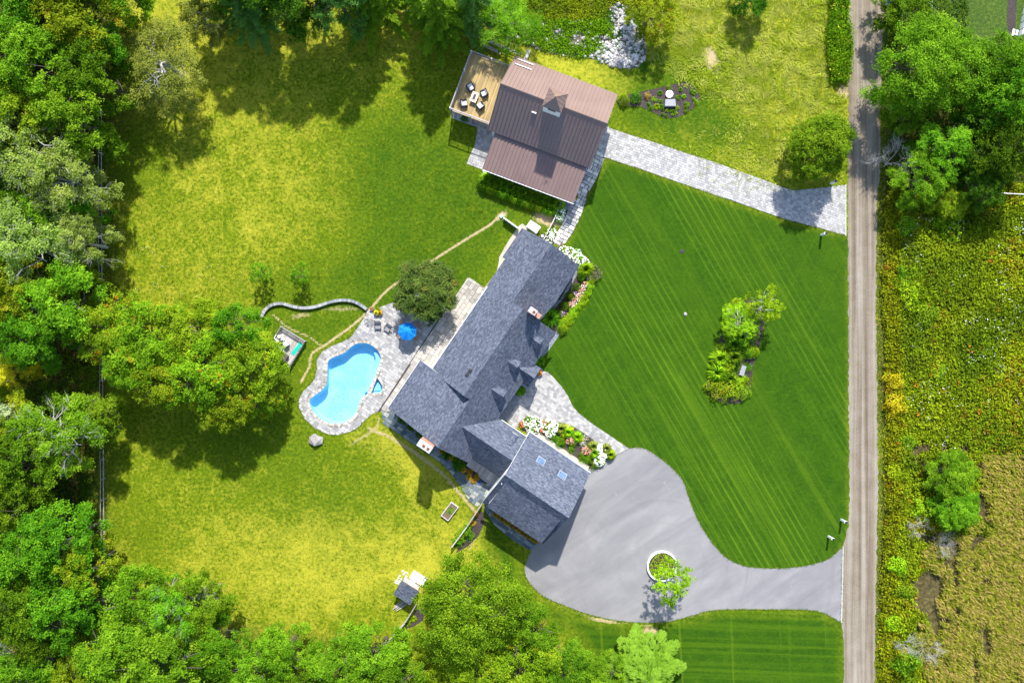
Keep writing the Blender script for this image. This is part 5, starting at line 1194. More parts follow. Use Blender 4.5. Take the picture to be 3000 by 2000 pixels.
def rockery_green():
    R = np.random.default_rng(51); n1 = nz(R, 26); n2 = nz(R, 60)
    poly = [(1440, 60), (1560, -90), (1960, -90), (1900, 40), (1850, 20), (1800, 0), (1770, 60), (1800, 110), (1760, 160), (1700, 172), (1600, 150), (1500, 118)]
    px, py = scatter(R, 7500, 1440, 1960, -90, 180, poly); st = np.exp(-(((px-1745-(py-110)*.25)/38)**2+((py-120)/60)**2)); k = (n1(px, py) > .24+st*.25); px, py = px[k], py[k]; u = n2(px, py)[:, None]
    c = np.array([.045, .110, .003])+np.array([.07, .085, .002])*R.random((len(px), 1)); up = py < 60; c[up] = (np.array([.07, .11, .006])+np.array([.10, .07, .0])*u)[up]
    cover('rockery_plants', 'bright leafy ground cover spreading over the white stone bed behind the barn', 'ground cover', topx(px, py), c, R, 8, .30, (.15, .7), .24)
    px, py = scatter(R, 3400, 1700, 1895, 10, 210, None, lambda x, y: (n1(x, y) > .44)*1.0)
    cover('rockery_tufts', 'small green tufts among the bare white stones', 'ground cover', topx(px, py), np.tile(np.array([.05, .13, .01]), (len(px), 1)), R, 7, .2, (.08, .3), .16)
rockery_green()
def hedge():
    R = np.random.default_rng(61); px, py = scatter(R, 2600, 2415, 2492, -90, 245, [(2425, -90), (2480, -90), (2478, 60), (2490, 110), (2488, 180), (2480, 240), (2430, 243), (2424, 180), (2418, 90), (2432, 40)])
    n1 = nz(R, 22); c = np.array([.045, .10, .004])+np.array([.05, .075, .0])*n1(px, py)[:, None]; gd = R.random(len(px)) < .03; c[gd] = np.array([.4, .36, .03])
    cover('road_hedge', 'rough green hedge along the near side of the gravel road', 'hedge', topx(px, py), c, R, 9, .26, (.5, 1.9), .2)
hedge()

def field_tufts():
    R = np.random.default_rng(71); n1, n2 = nz(R, 55), nz(R, 18)
    poly = [(320, 60), (700, 60), (1130, 110), (1330, 200), (1330, 330), (1400, 520), (1440, 640), (1140, 840), (1060, 880), (780, 900), (760, 940), (870, 1130), (900, 1270), (1100, 1290), (1330, 1400), (1390, 1500), (1300, 1620), (1170, 1680), (1130, 1880), (800, 1860), (560, 1760), (330, 1740), (318, 1000)]
    px, py = scatter(R, 26000, 300, 1450, 50, 1900, poly); k = R.random(len(px)) < .25+.75*(n2(px, py) > .5); px, py = px[k], py[k]
    far = np.exp(-(((px-850)/480)**2+((py-1690)/170)**2)); u = R.random(len(px)); g = np.array([.050, .090, .002])+np.array([.10, .10, .003])*(n1(px, py)*R.random(len(px)))[:, None]
    y = u < .10+.45*far; g[y] = np.array([.22, .21, .015]); w = R.random(len(px)) < .012*np.exp(-(((px-470)/200)**2+((py-830)/110)**2))*6; g[w] = np.array([.55, .52, .45])
    cover('field_tufts', 'rough weedy tufts scattered over the unmown back field', 'grass', topx(px, py), g, R, 4, .15, (.03, .16), .16, .5)
field_tufts()
def edge_grass():
    R = np.random.default_rng(81); P = []
    for loop, per in ((drive[:-4], 16), (barn_drive[1:17], 12), (patio[11:], 14), (walk[:10], 12), (island, 10), (upbed, 10), (westpath[12:], 10), (stonepath[1:9], 10)):
        for i in range(len(loop)-1):
            a, b = np.array(loop[i]), np.array(loop[i+1]); L = np.linalg.norm(b-a); n = max(1, int(L*per)); t = R.random(n)[:, None]; d = (b-a)/max(L, 1e-6); nn = np.array([-d[1], d[0]])
            P.append(a+(b-a)*t+nn*R.normal(size=(n, 1))*.07)
    P = np.concatenate(P); g = np.array([.030, .078, .002])+np.array([.06, .06, .004])*R.random((len(P), 1)); s_ = R.random(len(P)) < .18; g[s_] = np.array([.24, .19, .06])
    cover('edge_grass', 'ragged grass fringe creeping over the edges of drives and paving', 'grass', P, g, R, 4, .11, (.03, .10), .06, .5)
edge_grass()
# ------------------------------------------------------------------ furniture on the raised deck
def in_frame(o, rz, x, y): c, s_ = math.cos(rz), math.sin(rz); return (o.x+x*c-y*s_, o.y+x*s_+y*c)
m_wicker = solid('black_wicker', (.022, .022, .026), .7, .3, .3, 30); m_cush = solid('pale_grey_cushion', (.60, .62, .68), .9, .1, .06)
def lounge_chair(px, py, z, rz, label):
    p = G(px, py, z); t = thing('deck_chair', label, 'chair', (p.x, p.y, z), rz, 'club chairs around the fire table')
    mb = MB(); mb.bx(-.42, .42, -.42, .40, .08, .30); mb.build('seat_frame', m_wicker, t)
    for s_ in (-1, 1): mb = MB(); mb.bx(s_*.43-.07, s_*.43+.07, -.45, .40, .06, .60); mb.build('arm', m_wicker, t)
    mb = MB(); mb.slab([(-.50, -.52, .82), (.50, -.52, .82), (.50, -.40, .78), (-.50, -.40, .78)], .72); mb.build('backrest', m_wicker, t)
    mb = MB(); mb.box(0, .04, .38, .70, .66, .16, 0, .5, .93); mb.build('seat_cushion', m_cush, t)
    mb = MB(); mb.slab([(-.34, -.40, .80), (.34, -.40, .80), (.34, -.18, .50), (-.34, -.18, .50)], .14); mb.build('back_cushion', m_cush, t)
    for x in (-.4, .4):
        for y in (-.4, .36): mb = MB(); mb.box(x, y, .04, .06, .06, .09); mb.build('leg', m_dark, t)
    return t
DZ = dz
lounge_chair(1380, 259, DZ, math.radians(-148), 'black wicker chair with grey cushions set apart behind the fire table')
lounge_chair(1418, 276, DZ, math.radians(115), 'black wicker chair with grey cushions between fire table and barn roof')
lounge_chair(1361, 305, DZ, math.radians(-80), 'black wicker chair with grey cushions near the outer rail post')
lounge_chair(1407, 312, DZ, math.radians(38), 'black wicker chair with grey cushions nearest the short front railing')
p = G(1390, 288, DZ); ft = thing('fire_table', 'low rectangular stone fire table between four deck chairs', 'table', (p.x, p.y, DZ), math.radians(-112))
mb = MB(); mb.bx(-.6, .6, -.38, .38, 0, .50); mb.build('base', solid('tan_stone_veneer', (.36, .29, .22), .85, .2, .25, 6), ft)
mb = MB(); mb.bx(-.72, .72, -.48, .48, .50, .57); tp = mb.build('top', solid('pale_tile_top', (.58, .53, .47), .6, .3, .12, 5), ft)
mb = MB()
for a in (-1, 1): mb.bx(-.55, .55, a*.30-.03, a*.30+.03, .571, .582); mb.bx(a*.52-.03, a*.52+.03, -.27, .27, .571, .582)
mb.build('inlay', solid('brick_inlay', (.42, .20, .11), .8), tp)
mb = MB(); mb.bx(-.40, .40, -.17, .17, .571, .585); mb.build('burner_tray', m_dark, tp)

# ------------------------------------------------------------------ patio furniture
PZ = .05
p = G(1199, 971); um = thing('patio_umbrella', 'open bright blue patio umbrella with eight panels over the round table', 'umbrella', (p.x, p.y, PZ), math.radians(12))
m_blue = solid('blue_canvas', (.006, .20, .60), .75, .2, .10, 2)
mb = MB(); mb.lathe([(.30, 0), (.30, .06), (.10, .10), (.04, .16)], 16); mb.build('base', m_dark, um)
mb = MB(); mb.lathe([(.025, .05), (.025, 2.75)], 8); mb.build('pole', m_graywood, um)
for k in range(8):
    a0, a1 = k*math.pi/4, (k+1)*math.pi/4; am = (a0+a1)/2; R_ = 1.36; V = []
    for t in (0.03, .35, .7, 1.0):
        z = 2.72-.62*t**1.15
        V += [(R_*t*math.cos(a0), R_*t*math.sin(a0), z), (R_*t*.93*math.cos(am), R_*t*.93*math.sin(am), z-.07*t), (R_*t*math.cos(a1), R_*t*math.sin(a1), z)]
    F = []
    for i in range(3): F += [(3*i, 3*i+3, 3*i+4, 3*i+1), (3*i+1, 3*i+4, 3*i+5, 3*i+2)]
    mb = MB(); mb.add(V, F); mb.build('canopy_panel', m_blue, um)
    mb = MB(); mb.tube([(0, 0, 2.62), (R_*.98*math.cos(a0), R_*.98*math.sin(a0), 2.06)], .012, 4); mb.build('rib', m_graywood, um)
mb = MB(); mb.lathe([(.05, 2.70), (.07, 2.78), (.02, 2.88)], 8); mb.build('finial', m_blue, um)
p = G(1200, 972); tb = thing('patio_table', 'round wooden patio table beneath the blue umbrella', 'table', (p.x, p.y, PZ))
m_teak = solid('teak', (.34, .22, .13), .7, .3, .2, 8)
mb = MB(); mb.lathe([(.72, .70), (.75, .72), (.75, .75)], 24); mb.build('table_top', m_teak, tb)
for k in range(4): a = k*math.pi/2+.78; mb = MB(); mb.box(.5*math.cos(a), .5*math.sin(a), .35, .07, .07, .70); mb.build('leg', m_teak, tb)
def dining_chair(px, py, rz, label):
    p = G(px, py, .5); t = thing('dining_chair', label, 'chair', (p.x, p.y, PZ), rz, 'wooden chairs around the patio table')
    for x in (-.22, .22):
        for y in (-.2, .22): mb = MB(); mb.box(x, y, .22 if y > 0 else .46, .05, .05, .44 if y > 0 else .92); mb.build('leg', m_teak, t)
    for k in range(5): mb = MB(); mb.bx(-.24, .24, -.2+k*.09, -.125+k*.09, .43, .46); mb.build('seat_slat', m_teak, t)
    for k in range(4): mb = MB(); mb.bx(-.2+k*.11, -.13+k*.11, -.24, -.21, .50, .92); mb.build('back_slat', m_teak, t)
    for x in (-.25, .25): mb = MB(); mb.bx(x-.03, x+.03, -.2, .25, .62, .66); mb.build('armrest', m_teak, t)
for px, py, a, lb in ((1178, 942, 30, 'wooden patio chair on the crabapple side of the umbrella'), (1219, 993, 217, 'wooden patio chair on the terrace side of the umbrella'), (1172, 985, 110, 'wooden patio chair on the pool side, mostly under the umbrella'), (1227, 952, -60, 'wooden patio chair behind the umbrella toward the house')):
    dining_chair(px, py, math.radians(a), lb)
m_sling = solid('grey_sling', (.25, .245, .26), .9, .1, .08); m_towel = solid('cream_pad', (.70, .66, .56), .9, .1, .05)
def lounger(px, py, rz, label):
    p = G(px, py, .4); t = thing('lounge_chair', label, 'chair', (p.x, p.y, PZ), rz, 'sling chairs facing the pool')
    for s_ in (-1, 1):
        mb = MB(); mb.tube([(s_*.42, -.55, 1.02), (s_*.42, -.15, .42), (s_*.42, .62, .36), (s_*.42, 1.05, .06)], .025, 5); mb.build('frame', m_dark, t)
        mb = MB(); mb.tube([(s_*.45, -.36, .68), (s_*.45, .35, .62), (s_*.45, .42, .05)], .03, 5); mb.build('arm', m_dark, t)
        mb = MB(); mb.box(s_*.42, -.3, .25, .04, .04, .5); mb.build('leg', m_dark, t)
    mb = MB(); mb.slab([(-.39, -.14, .43), (.39, -.14, .43), (.39, .55, .38), (-.39, .55, .38)], .03); mb.build('seat', m_sling, t)
    mb = MB(); mb.slab([(-.39, -.54, 1.01), (.39, -.54, 1.01), (.39, -.15, .44), (-.39, -.15, .44)], .03); mb.build('backrest', m_sling, t)
    mb = MB(); mb.slab([(-.35, -.56, 1.04), (.35, -.56, 1.04), (.35, -.36, .78), (-.35, -.36, .78)], .06); mb.build('head_pad', m_towel, t)
    mb = MB(); mb.tube([(-.42, -.56, 1.03), (.42, -.56, 1.03)], .025, 5); mb.build('top_bar', m_dark, t)
lounger(1107, 952, math.pi, 'dark framed lounge chair with cream head pad standing next to the bicycle')
lounger(1137, 960, math.pi-.62, 'dark framed lounge chair turned toward the pool beside the other one')
# bicycle parked on the patio
p = G(1083, 937, .5); bk = thing('bicycle', 'dark bicycle parked upright at the edge of the pool patio', 'bicycle', (p.x, p.y, PZ), math.radians(-6))
for x in (-.52, .52):
    mb = MB(); pts = [(x+.33*math.cos(a*math.pi/8), 0, .34+.33*math.sin(a*math.pi/8)) for a in range(17)]; mb.tube(pts, .022, 5, .5, False); w_ = mb.build('wheel', m_dark, bk)
    mb = MB()
    for k in range(8): a = k*math.pi/8; mb.tube([(x+.31*math.cos(a), 0, .34+.31*math.sin(a)), (x-.31*math.cos(a), 0, .34-.31*math.sin(a))], .004, 3)
    mb.build('spokes', m_grey, w_); w_.children[0]['kind'] = 'stuff'
m_bike = solid('slate_bike_paint', (.12, .13, .16), .35, .5)
for nm, pts, r in (('frame', [(-.52, 0, .34), (-.08, 0, .30), (.36, 0, .78), (-.20, 0, .76), (-.52, 0, .34)], .022), ('seat_tube', [(-.08, 0, .30), (-.24, 0, .90)], .02), ('fork', [(.52, 0, .34), (.36, 0, .78), (.33, 0, .98)], .02)):
    mb = MB(); mb.tube(pts, r, 5); mb.build(nm, m_bike, bk)
mb = MB(); mb.tube([(.22, -.30, 1.0), (.34, -.12, 1.02), (.34, .12, 1.02), (.22, .30, 1.0)], .016, 5); mb.build('handlebar', m_dark, bk)
mb = MB(); mb.box(-.26, 0, .94, .28, .15, .07, 0, .5, .8); mb.build('saddle', m_dark, bk)
mb = MB(); mb.tube([(-.08, -.14, .16), (-.08, -.14, .30), (-.08, .14, .30), (-.08, .14, .44)], .014, 5); mb.build('crank', m_grey, bk)
# pots
SH = {}
def shrub_mesh(kind, seed, mat):
    k = (kind, seed, mat.name)
    if k not in SH:
        if kind == 'dome': V, T = dome_arch(seed)
        elif kind == 'loose': V, T = dome_arch(seed, 900, .17, .30, .9, .6)
        elif kind == 'blades': V, T = blades_arch(seed)
        elif kind == 'spray': V, T = blades_arch(seed, 620, 1.0, 1.0, .045, .8)
        SH[k] = np_mesh('leaves', V, 4, [mat], T)
    return SH[k]
FB = {}
def bloom_mesh(n, size, seed, mat, cover_=.9):
    k = (n, size, seed, mat.name)
    if k not in FB:
        r = random.Random(seed); mb = MB()
        for _ in range(n):
            a = r.random()*6.28; c = 1-r.random()*cover_; s_ = math.sqrt(max(0, 1-c*c)); mb.rock(s_*math.cos(a)*1.0, s_*math.sin(a)*1.0, c*.95+.03, size*r.uniform(.7, 1.2), size*r.uniform(.7, 1.2), size*.8, r)
        o = mb.build('blooms', mat); FB[k] = o.data; bpy.data.objects.remove(o)
    return FB[k]
srng = random.Random(5)
def plant(name, label, cat, px, py, r, h, kind, mat, seed=0, blooms=None, group=None, z=0.0, sx=1.0, rz=None):
    p = G(px, py, h*.5); t = thing(name, label, cat, (p.x, p.y, z), srng.random()*6.28 if rz is None else rz, group)
    o = link('leaves', shrub_mesh(kind, seed, mat), t); o.scale = (r*sx, r, h)
    for (n, size, bm_, cv) in (blooms or []):
        b = link('blooms', bloom_mesh(n, size, seed+n, bm_, cv), t); b.scale = (r*sx, r, h); b['kind'] = 'stuff'
    return t
m_terra = solid('terracotta', (.46, .15, .06), .85, .2, .12)
def pot(px, py, r, h, mat, label, leafmat=None, blooms=None, kind='dome'):
    p = G(px, py, .2); t = thing('flower_pot', label, 'pot', (p.x, p.y, PZ))
    mb = MB(); mb.lathe([(r*.7, 0), (r, h), (r*1.08, h), (r*1.08, h*1.08), (r*.88, h*1.08), (r*.85, h*.9)], 16, 0, 0, .5, True, False); mb.build('pot', mat, t)
    mb = MB(); mb.lathe([(r*.86, h*.90), (r*.86, h*.93)], 14); mb.build('soil', m_soil, t)
    if leafmat: o = link('leaves', shrub_mesh(kind, 3, leafmat), t); o.location = (0, 0, h*.8); o.scale = (r*1.7, r*1.7, r*2.2)
    if leafmat and blooms: o = link('blooms', bloom_mesh(26, .3, 5, blooms), t); o.location = (0, 0, h*.8); o.scale = (r*1.5, r*1.5, r*2.1); o['kind'] = 'stuff'
pot(1087, 906, .20, .30, m_terra, 'empty terracotta pot with pale rim at the patio corner'); pot(1093, 905, .22, .34, solid('dark_terracotta', (.28, .06, .03), .8), 'darker red clay pot beside the empty terracotta pot')
pot(1106, 903, .24, .40, m_dark, 'tall dark pot with bright green leaves on the patio', f_lime, None, 'loose'); pot(1104, 915, .24, .32, m_dark, 'dark pot with yellow-green leaves and blooms on the patio', f_lime, m_fl_yel); pot(1114, 916, .22, .30, m_dark, 'dark pot with orange flowers on the patio', f_mid, solid('orange_blooms', (.75, .30, .02), .7))
pot(1110, 908, .20, .34, solid('blue_grey_pot', (.12, .14, .20), .5), 'slate pot with lime foliage behind the other patio pots', f_lime)
pot(1581, 1092, .24, .34, m_terra, 'terracotta pot of red flowers beside the front step', f_mid, m_fl_red)

# ------------------------------------------------------------------ walls, fences
cw = smooth_loop([(766, 928), (776, 908), (796, 893), (826, 889), (858, 898), (890, 902), (925, 898), (965, 885), (1000, 879), (1032, 882), (1056, 893), (1074, 906)], 5, False)
cwp = g2(cw, .45); wl = thing('curved_wall', 'low curved grey stone wall above the pool lawn', 'wall')
nseg = 0; acc = []
for i in range(0, len(cwp)-1, 1):
    a, b = Vector(cwp[i]), Vector(cwp[i+1]); d = (b-a); n = Vector((-d.y, d.x)).normalized()*.21
    mb = MB(); g_ = d.normalized()*.01; a2, b2 = a+g_, b-g_
    mb.prism([tuple(a2-n), tuple(b2-n), tuple(b2+n), tuple(a2+n)], .36, .46, prng.random()); mb.build('cap_stone', m_gran, wl)
    n *= .8; mb = MB(); mb.prism([tuple(a2-n), tuple(b2-n), tuple(b2+n), tuple(a2+n)], -.05, .36, prng.random()); mb.build('wall_block', m_boulder, wl)
def rail_fence(pts, name, label, group=None, rails=3, sp=2.6, h=1.25, mat=m_graywood, rr=.055, split=.0, posts=True):
    t = thing(name, label, 'fence', (0, 0, 0), 0, group); P = [G(*q) for q in pts]; r = random.Random(len(label))
    for i in range(len(P)-1):
        d = P[i+1]-P[i]; n = max(1, round(d.length/sp)); nn = Vector((-d.y, d.x, 0)).normalized()
        for k in range(n+1):
            if k == n and i < len(P)-2: continue
            q = P[i]+d*(k/n); mb = MB(); mb.box(q.x, q.y, h/2, .13, .13, h+.12, math.atan2(d.y, d.x)); mb.build('post', mat, t)
        for k in range(n):
            a, b = P[i]+d*(k/n), P[i]+d*((k+1)/n)
            for j in range(rails):
                z = h*(.3+.32*j) if rails > 1 else h*.9; o = nn*r.uniform(-.04, .04)+nn*(split*(1 if j % 2 else -1)); mb = MB(); mb.tube([a+o+Vector((0, 0, z+r.uniform(-.03, .03))), b+o+Vector((0, 0, z+r.uniform(-.03, .03)))], rr, 5); mb.build('rail', mat, t)
    return t
rail_fence([(303, 330), (304, 700), (306, 1000), (309, 1400), (312, 1700)], 'rail_fence', 'long split-rail fence between the field and the wood', None, 3, 2.9, 1.3, m_graywood, .042, .13)
rail_fence([(1150, 18), (1230, 50), (1330, 88), (1400, 112), (1525, 165)], 'rail_fence', 'split-rail fence running behind the deck and barn', None, 3, 2.6, 1.3, m_graywood, .06, .05)
rail_fence([(870, 1975), (945, 1978)], 'rail_fence', 'short pale rail fence among the trees at the foot of the field', None, 3, 2.4, 1.3, m_graywoody, .06, .04)
rail_fence([(2880, 568), (3040, 575)], 'rail_fence', 'single white rail across the thicket beyond the road', None, 1, 3.0, 1.1, m_trim, .07)
def picket_fence(pts, label, h=1.2, mat=m_graywood, w=.09):
    t = thing('board_fence', label, 'fence'); P = [G(*q) for q in pts]; st = MB()
    for i in range(len(P)-1):
        d = P[i+1]-P[i]; an = math.atan2(d.y, d.x); n = max(1, round(d.length/2.2)); c_ = (P[i]+P[i+1])/2
        for k in range(n+1): q = P[i]+d*(k/n); mb = MB(); mb.box(q.x, q.y, h/2, .11, .11, h+.1, an); mb.build('post', mat, t)
        mb = MB(); mb.box(c_.x, c_.y, h+.02, d.length, .13, .05, an); mb.build('top_rail', mat, t)
        mb = MB(); mb.box(c_.x, c_.y, .25, d.length, .05, .08, an); mb.build('bottom_rail', mat, t)
        nb = int(d.length/.16)
        for k in range(nb): q = P[i]+d*((k+.5)/nb); st.box(q.x, q.y, h*.5+.08, w, .025, h-.2, an)
    tag(st.build('pickets', mat, t), kind='stuff')
picket_fence([(1412, 1472), (1370, 1536), (1325, 1596)], 'grey board fence running from the garage corner toward the shed trees')
picket_fence([(1222, 1762), (1190, 1815), (1141, 1872)], 'grey board fence running from the shed down to the field trees')
picket_fence([(1646, 590), (1625, 640), (1600, 690), (1592, 704)], 'thin pale fence joining barn and house', 1.1, m_graywoody)
# white beam fence by the gravel corner
mb = MB(); a, b = G(1476, 641), G(1519, 672); d = b-a; mb.box(0, 0, .55, d.length, .16, 1.1, math.atan2(d.y, d.x)); tag(mb.build('garden_screen', m_trim, None, (a+b)/2), 'white panel screen projecting from the house corner', 'screen')
p = G(1469, 634); mb = MB(); mb.box(0, 0, .12, .42, .34, .24, math.radians(35)); mb.box(0, 0, .26, .46, .38, .05, math.radians(35)); tag(mb.build('utility_box', solid('pale_teal_plastic', (.35, .68, .66), .5), None, p), 'small pale teal utility box in worn grass', 'box')
# generator
p = G(1563, 665, .5); gn = thing('generator', 'white metal generator cabinet against the house end', 'generator', (p.x, p.y, 0), ANG)
mb = MB(); mb.bx(-.95, .95, -.6, .6, .0, .08); mb.build('pad', m_conc, gn)
mb = MB(); mb.bx(-.85, .85, -.5, .5, .08, .88); cb = mb.build('cabinet', m_trim, gn); mb = MB(); mb.slab([(-.9, -.55, .98), (.9, -.55, .98), (.9, .55, .93), (-.9, .55, .93)], .07); mb.build('lid', m_trim, gn)
mb = MB(); mb.bx(-.5, .5, -.515, -.50, .2, .7); mb.build('louver', m_grey, cb)
mb = MB(); mb.lathe([(.045, .95), (.045, 1.02)], 8, -.55, .2); mb.build('cap', m_dark, gn)
p = G(1589, 692, .4); ac = thing('condenser', 'dark boxy outdoor condenser at the house corner near the fence', 'condenser', (p.x, p.y, 0), ANG); mb = MB(); mb.bx(-.3, .3, -.3, .3, .0, .7); mb.build('case', m_dark, ac); mb = MB(); mb.lathe([(.24, .7), (.24, .73)], 14); mb.build('fan_guard', m_grey, ac)

# ------------------------------------------------------------------ pool equipment enclosure
e0 = G(846, 1002); ea = math.atan2(-(986-952), (886-822)); ea = math.radians(-31.5)
en = thing('equipment_enclosure', 'weathered picket enclosure with plank floor beside the maples', 'enclosure', (e0.x, e0.y, 0), ea)
nb = 22
for k in range(nb): w_ = 3.9/nb; mb = MB(); mb.bx(-1.85+k*w_+.012, -1.85+(k+1)*w_-.012, -2.7, 1.35, .05, .11); mb.build('floor_board', m_graywoody, en)
mb = MB()
for (a, b) in (((-1.95, 1.45), (2.1, 1.45)), ((2.1, 1.45), (2.1, -2.8)), ((-1.95, 1.45), (-1.95, .1))):
    dx, dy = b[0]-a[0], b[1]-a[1]; ln = math.hypot(dx, dy); an = math.atan2(dy, dx); n = int(ln/.17)
    for k in range(n): mb.box(a[0]+dx*(k+.5)/n, a[1]+dy*(k+.5)/n, .5, .11, .03, 1.0, an)
    r2 = MB(); r2.box((a[0]+b[0])/2, (a[1]+b[1])/2, .85, ln, .08, .09, an); r2.build('rail', m_graywood, en)
tag(mb.build('pickets', m_graywood, en), kind='stuff')
for x, y in ((-1.95, 1.45), (2.1, 1.45), (2.1, -.6), (2.1, -2.8)): mb = MB(); mb.box(x, y, .55, .13, .13, 1.1); mb.build('post', m_graywood, en)
def at_en(x, y): return in_frame(e0, ea, x, y)
x, y = at_en(1.55, -.15); mb = MB(); mb.bx(-.26, .26, -1.05, 1.05, .11, .20); tag(mb.build('teal_panel', m_teal, None, (x, y, 0), ea-.12), 'long bright teal panel lying on the enclosure floor', 'panel')
x, y = at_en(-.05, -.35); t = thing('pool_heater', 'pale grey square heater on the enclosure floor', 'heater', (x, y, .11), ea-.5); mb = MB(); mb.bx(-.32, .32, -.32, .32, 0, .75); mb.build('case', m_grey, t); mb = MB(); mb.box(0, 0, .79, .74, .70, .09, 0, .5, .9); mb.build('lid', solid('pale_metal', (.68, .70, .73), .4), t)
x, y = at_en(-1.15, -.25); t = thing('pool_filter', 'white pool filter tanks, pumps and pipes in the enclosure', 'pool filter', (x, y, .11), ea)
for (fx, fy, r_, h_) in ((-.25, .3, .28, .9), (.25, .1, .22, .7), (-.2, -.45, .25, .6)):
    mb = MB(); mb.lathe([(r_, 0), (r_, h_*.8), (r_*.7, h_*.95), (.04, h_)], 14, fx, fy); mb.build('tank', m_trim if fx < 0 else m_grey, t)
for pts in ([(-.25, .3, .4), (.5, .4, .4), (.5, -.4, .3)], [(-.2, -.45, .3), (-.9, -.3, .25), (-.9, .4, .25)], [(.25, .1, .2), (.25, -.6, .2)]):
    mb = MB(); mb.tube(pts, .07, 6); mb.build('pipe', m_trim, t)
mb = MB(); mb.lathe([(.16, .05), (.16, .4), (.05, .45)], 12, .45, -.5); mb.build('pump', m_dark, t)
x, y = at_en(.75, -2.2); t = thing('storage_box', 'dark brown lidded deck box in the enclosure corner', 'box', (x, y, .11), ea+math.pi/2-.1); mb = MB(); mb.bx(-.55, .55, -.36, .36, 0, .5); bdy = mb.build('body', solid('brown_resin', (.075, .055, .055), .6, .3), t); mb = MB(); mb.box(0, 0, .56, 1.2, .8, .12, 0, .5, .92); mb.build('lid', solid('plum_brown_lid', (.10, .075, .085), .5, .4), t)

# ------------------------------------------------------------------ stones, planters, shed
def boulder(px, py, sx, sy, sz, label, mat=m_boulder, seed=1, sub=2):
    p = G(px, py); r = random.Random(seed); mb = MB(); mb.rock(0, 0, sz*.35, sx, sy, sz, r); o = mb.build('boulder', mat, None, (p.x, p.y, 0))
    bm = bmesh.new(); bm.from_mesh(o.data); bmesh.ops.subdivide_edges(bm, edges=bm.edges, cuts=2, use_grid_fill=True)
    for v in bm.verts: v.co += Vector((r.uniform(-1, 1), r.uniform(-1, 1), r.uniform(-1, 1)))*.035*min(sx, sy)
    bm.to_mesh(o.data); bm.free(); return tag(o, label, 'rock')
boulder(926, 1288, .85, 1.15, .8, 'pale grey boulder beside the pool patio edge', m_boulder, 3); boulder(921, 1276, .42, .4, .4, 'small pale stone touching the boulder beside the pool patio', m_boulder, 9)
boulder(2008, 920, .26, .26, .2, 'single small white stone on the striped lawn', m_rock, 5)
p = G(1998, 736); mb = MB(); mb.lathe([(.3, 0), (.3, .03), (.2, .04)], 16); tag(mb.build('drain_cover', m_dark, None, (p.x, p.y, .005)), 'round dark drain cover in the striped lawn', 'drain')
p = G(2174, 1085); mb = MB(); mb.box(0, 0, .2, .72, 1.55, .42, math.radians(-17), .5, .94); tag(mb.build('stone_slab', m_gran, None, p), 'flat pale granite slab in the island bed', 'rock')
p = G(1962, 304); mb = MB(); mb.prism([(-.82, -.52), (.82, -.52), (.72, .5), (-.72, .5)], 0, .55, .6, .06); tag(mb.build('granite_marker', m_gran, None, p), 'large cut granite marker stone lying in the mulch bed', 'rock')
p = G(1960, 278); t = thing('well_cover', 'round white concrete well lid behind the granite marker stone', 'well', (p.x, p.y, 0)); mb = MB(); mb.lathe([(.50, 0), (.50, .28), (.56, .28), (.56, .34), (.50, .37)], 28); mb.build('lid', solid('white_concrete', (.80, .78, .74), .8), t); mb = MB(); mb.box(0, -.2, .385, .5, .05, .03, .15); mb.build('handle', m_grey, t)
p = G(1318, 1496); t = thing('raised_planter', 'rectangular raised planter box with pale boards on the back lawn', 'planter', (p.x, p.y, 0), math.radians(53))
for (x, y, sx, sy) in ((0, .62, 2.5, .09), (0, -.62, 2.5, .09), (1.21, 0, .09, 1.15), (-1.21, 0, .09, 1.15)): mb = MB(); mb.box(x, y, .22, sx, sy, .44); mb.build('side_board', solid('lilac_grey_boards', (.50, .47, .50), .8), t)
mb = MB(); mb.bx(-1.16, 1.16, -.57, .57, .0, .34); mb.build('soil', m_soil, t)
R = np.random.default_rng(9); V, T = dome_arch(77, 700, .16, .3, .5, .7); o = link('seedlings', np_mesh('seedlings', V, 4, [f_bright], T), t); o.location = (.25, .0, .3); o.scale = (.85, .5, .35)
# shed
p = G(1191, 1735, 2.2); t = thing('garden_shed', 'small shed with grey shingle lean-to roof beside the board fence', 'shed', (p.x, p.y, 0), math.radians(-32))
mb = MB(); mb.slab([(-1.5, 1.25, 2.6), (1.42, 1.25, 2.6), (1.42, -1.28, 2.05), (-1.5, -1.28, 2.05)], .12); mb.build('roof', m_shingle, t, uv=True)
mb = MB(); P = [(-1.1, 0), (1.1, 0), (1.1, 2.42), (-1.1, 1.95)]; mb.add([(-1.3, y, z) for y, z in P]+[(1.25, y, z) for y, z in P], [(0, 1, 2, 3), (7, 6, 5, 4), (0, 4, 5, 1), (1, 5, 6, 2), (3, 7, 4, 0)]); mb.build('wall', m_graywood, t, uv=True)
mb = MB(); mb.box(0, 1.14, .95, .8, .06, 1.8); d = mb.build('door', m_trim, t); mb = MB(); mb.box(.3, 1.19, .95, .05, .05, .14); mb.build('handle', m_dark, d)
mb = MB(); mb.box(.2, 1.25, 2.52, 3.0, .06, .14); mb.build('fascia', solid('tan_fascia', (.42, .30, .16), .8), t)
sh0 = p; sa = math.radians(-32)
x, y = in_frame(sh0, sa, .45, 1.95); t = thing('shed_step', 'bright white slab platform in front of the shed', 'platform', (x, y, 0), sa); mb = MB(); mb.bx(-1.15, 1.15, -.62, .62, 0, .22); mb.build('slab', solid('bright_white_paint', (.66, .65, .62), .7, .2, .03), t); mb = MB(); mb.bx(-1.2, 1.2, .64, .74, 0, .30); mb.build('edge_board', m_graywood, t)
k = 0
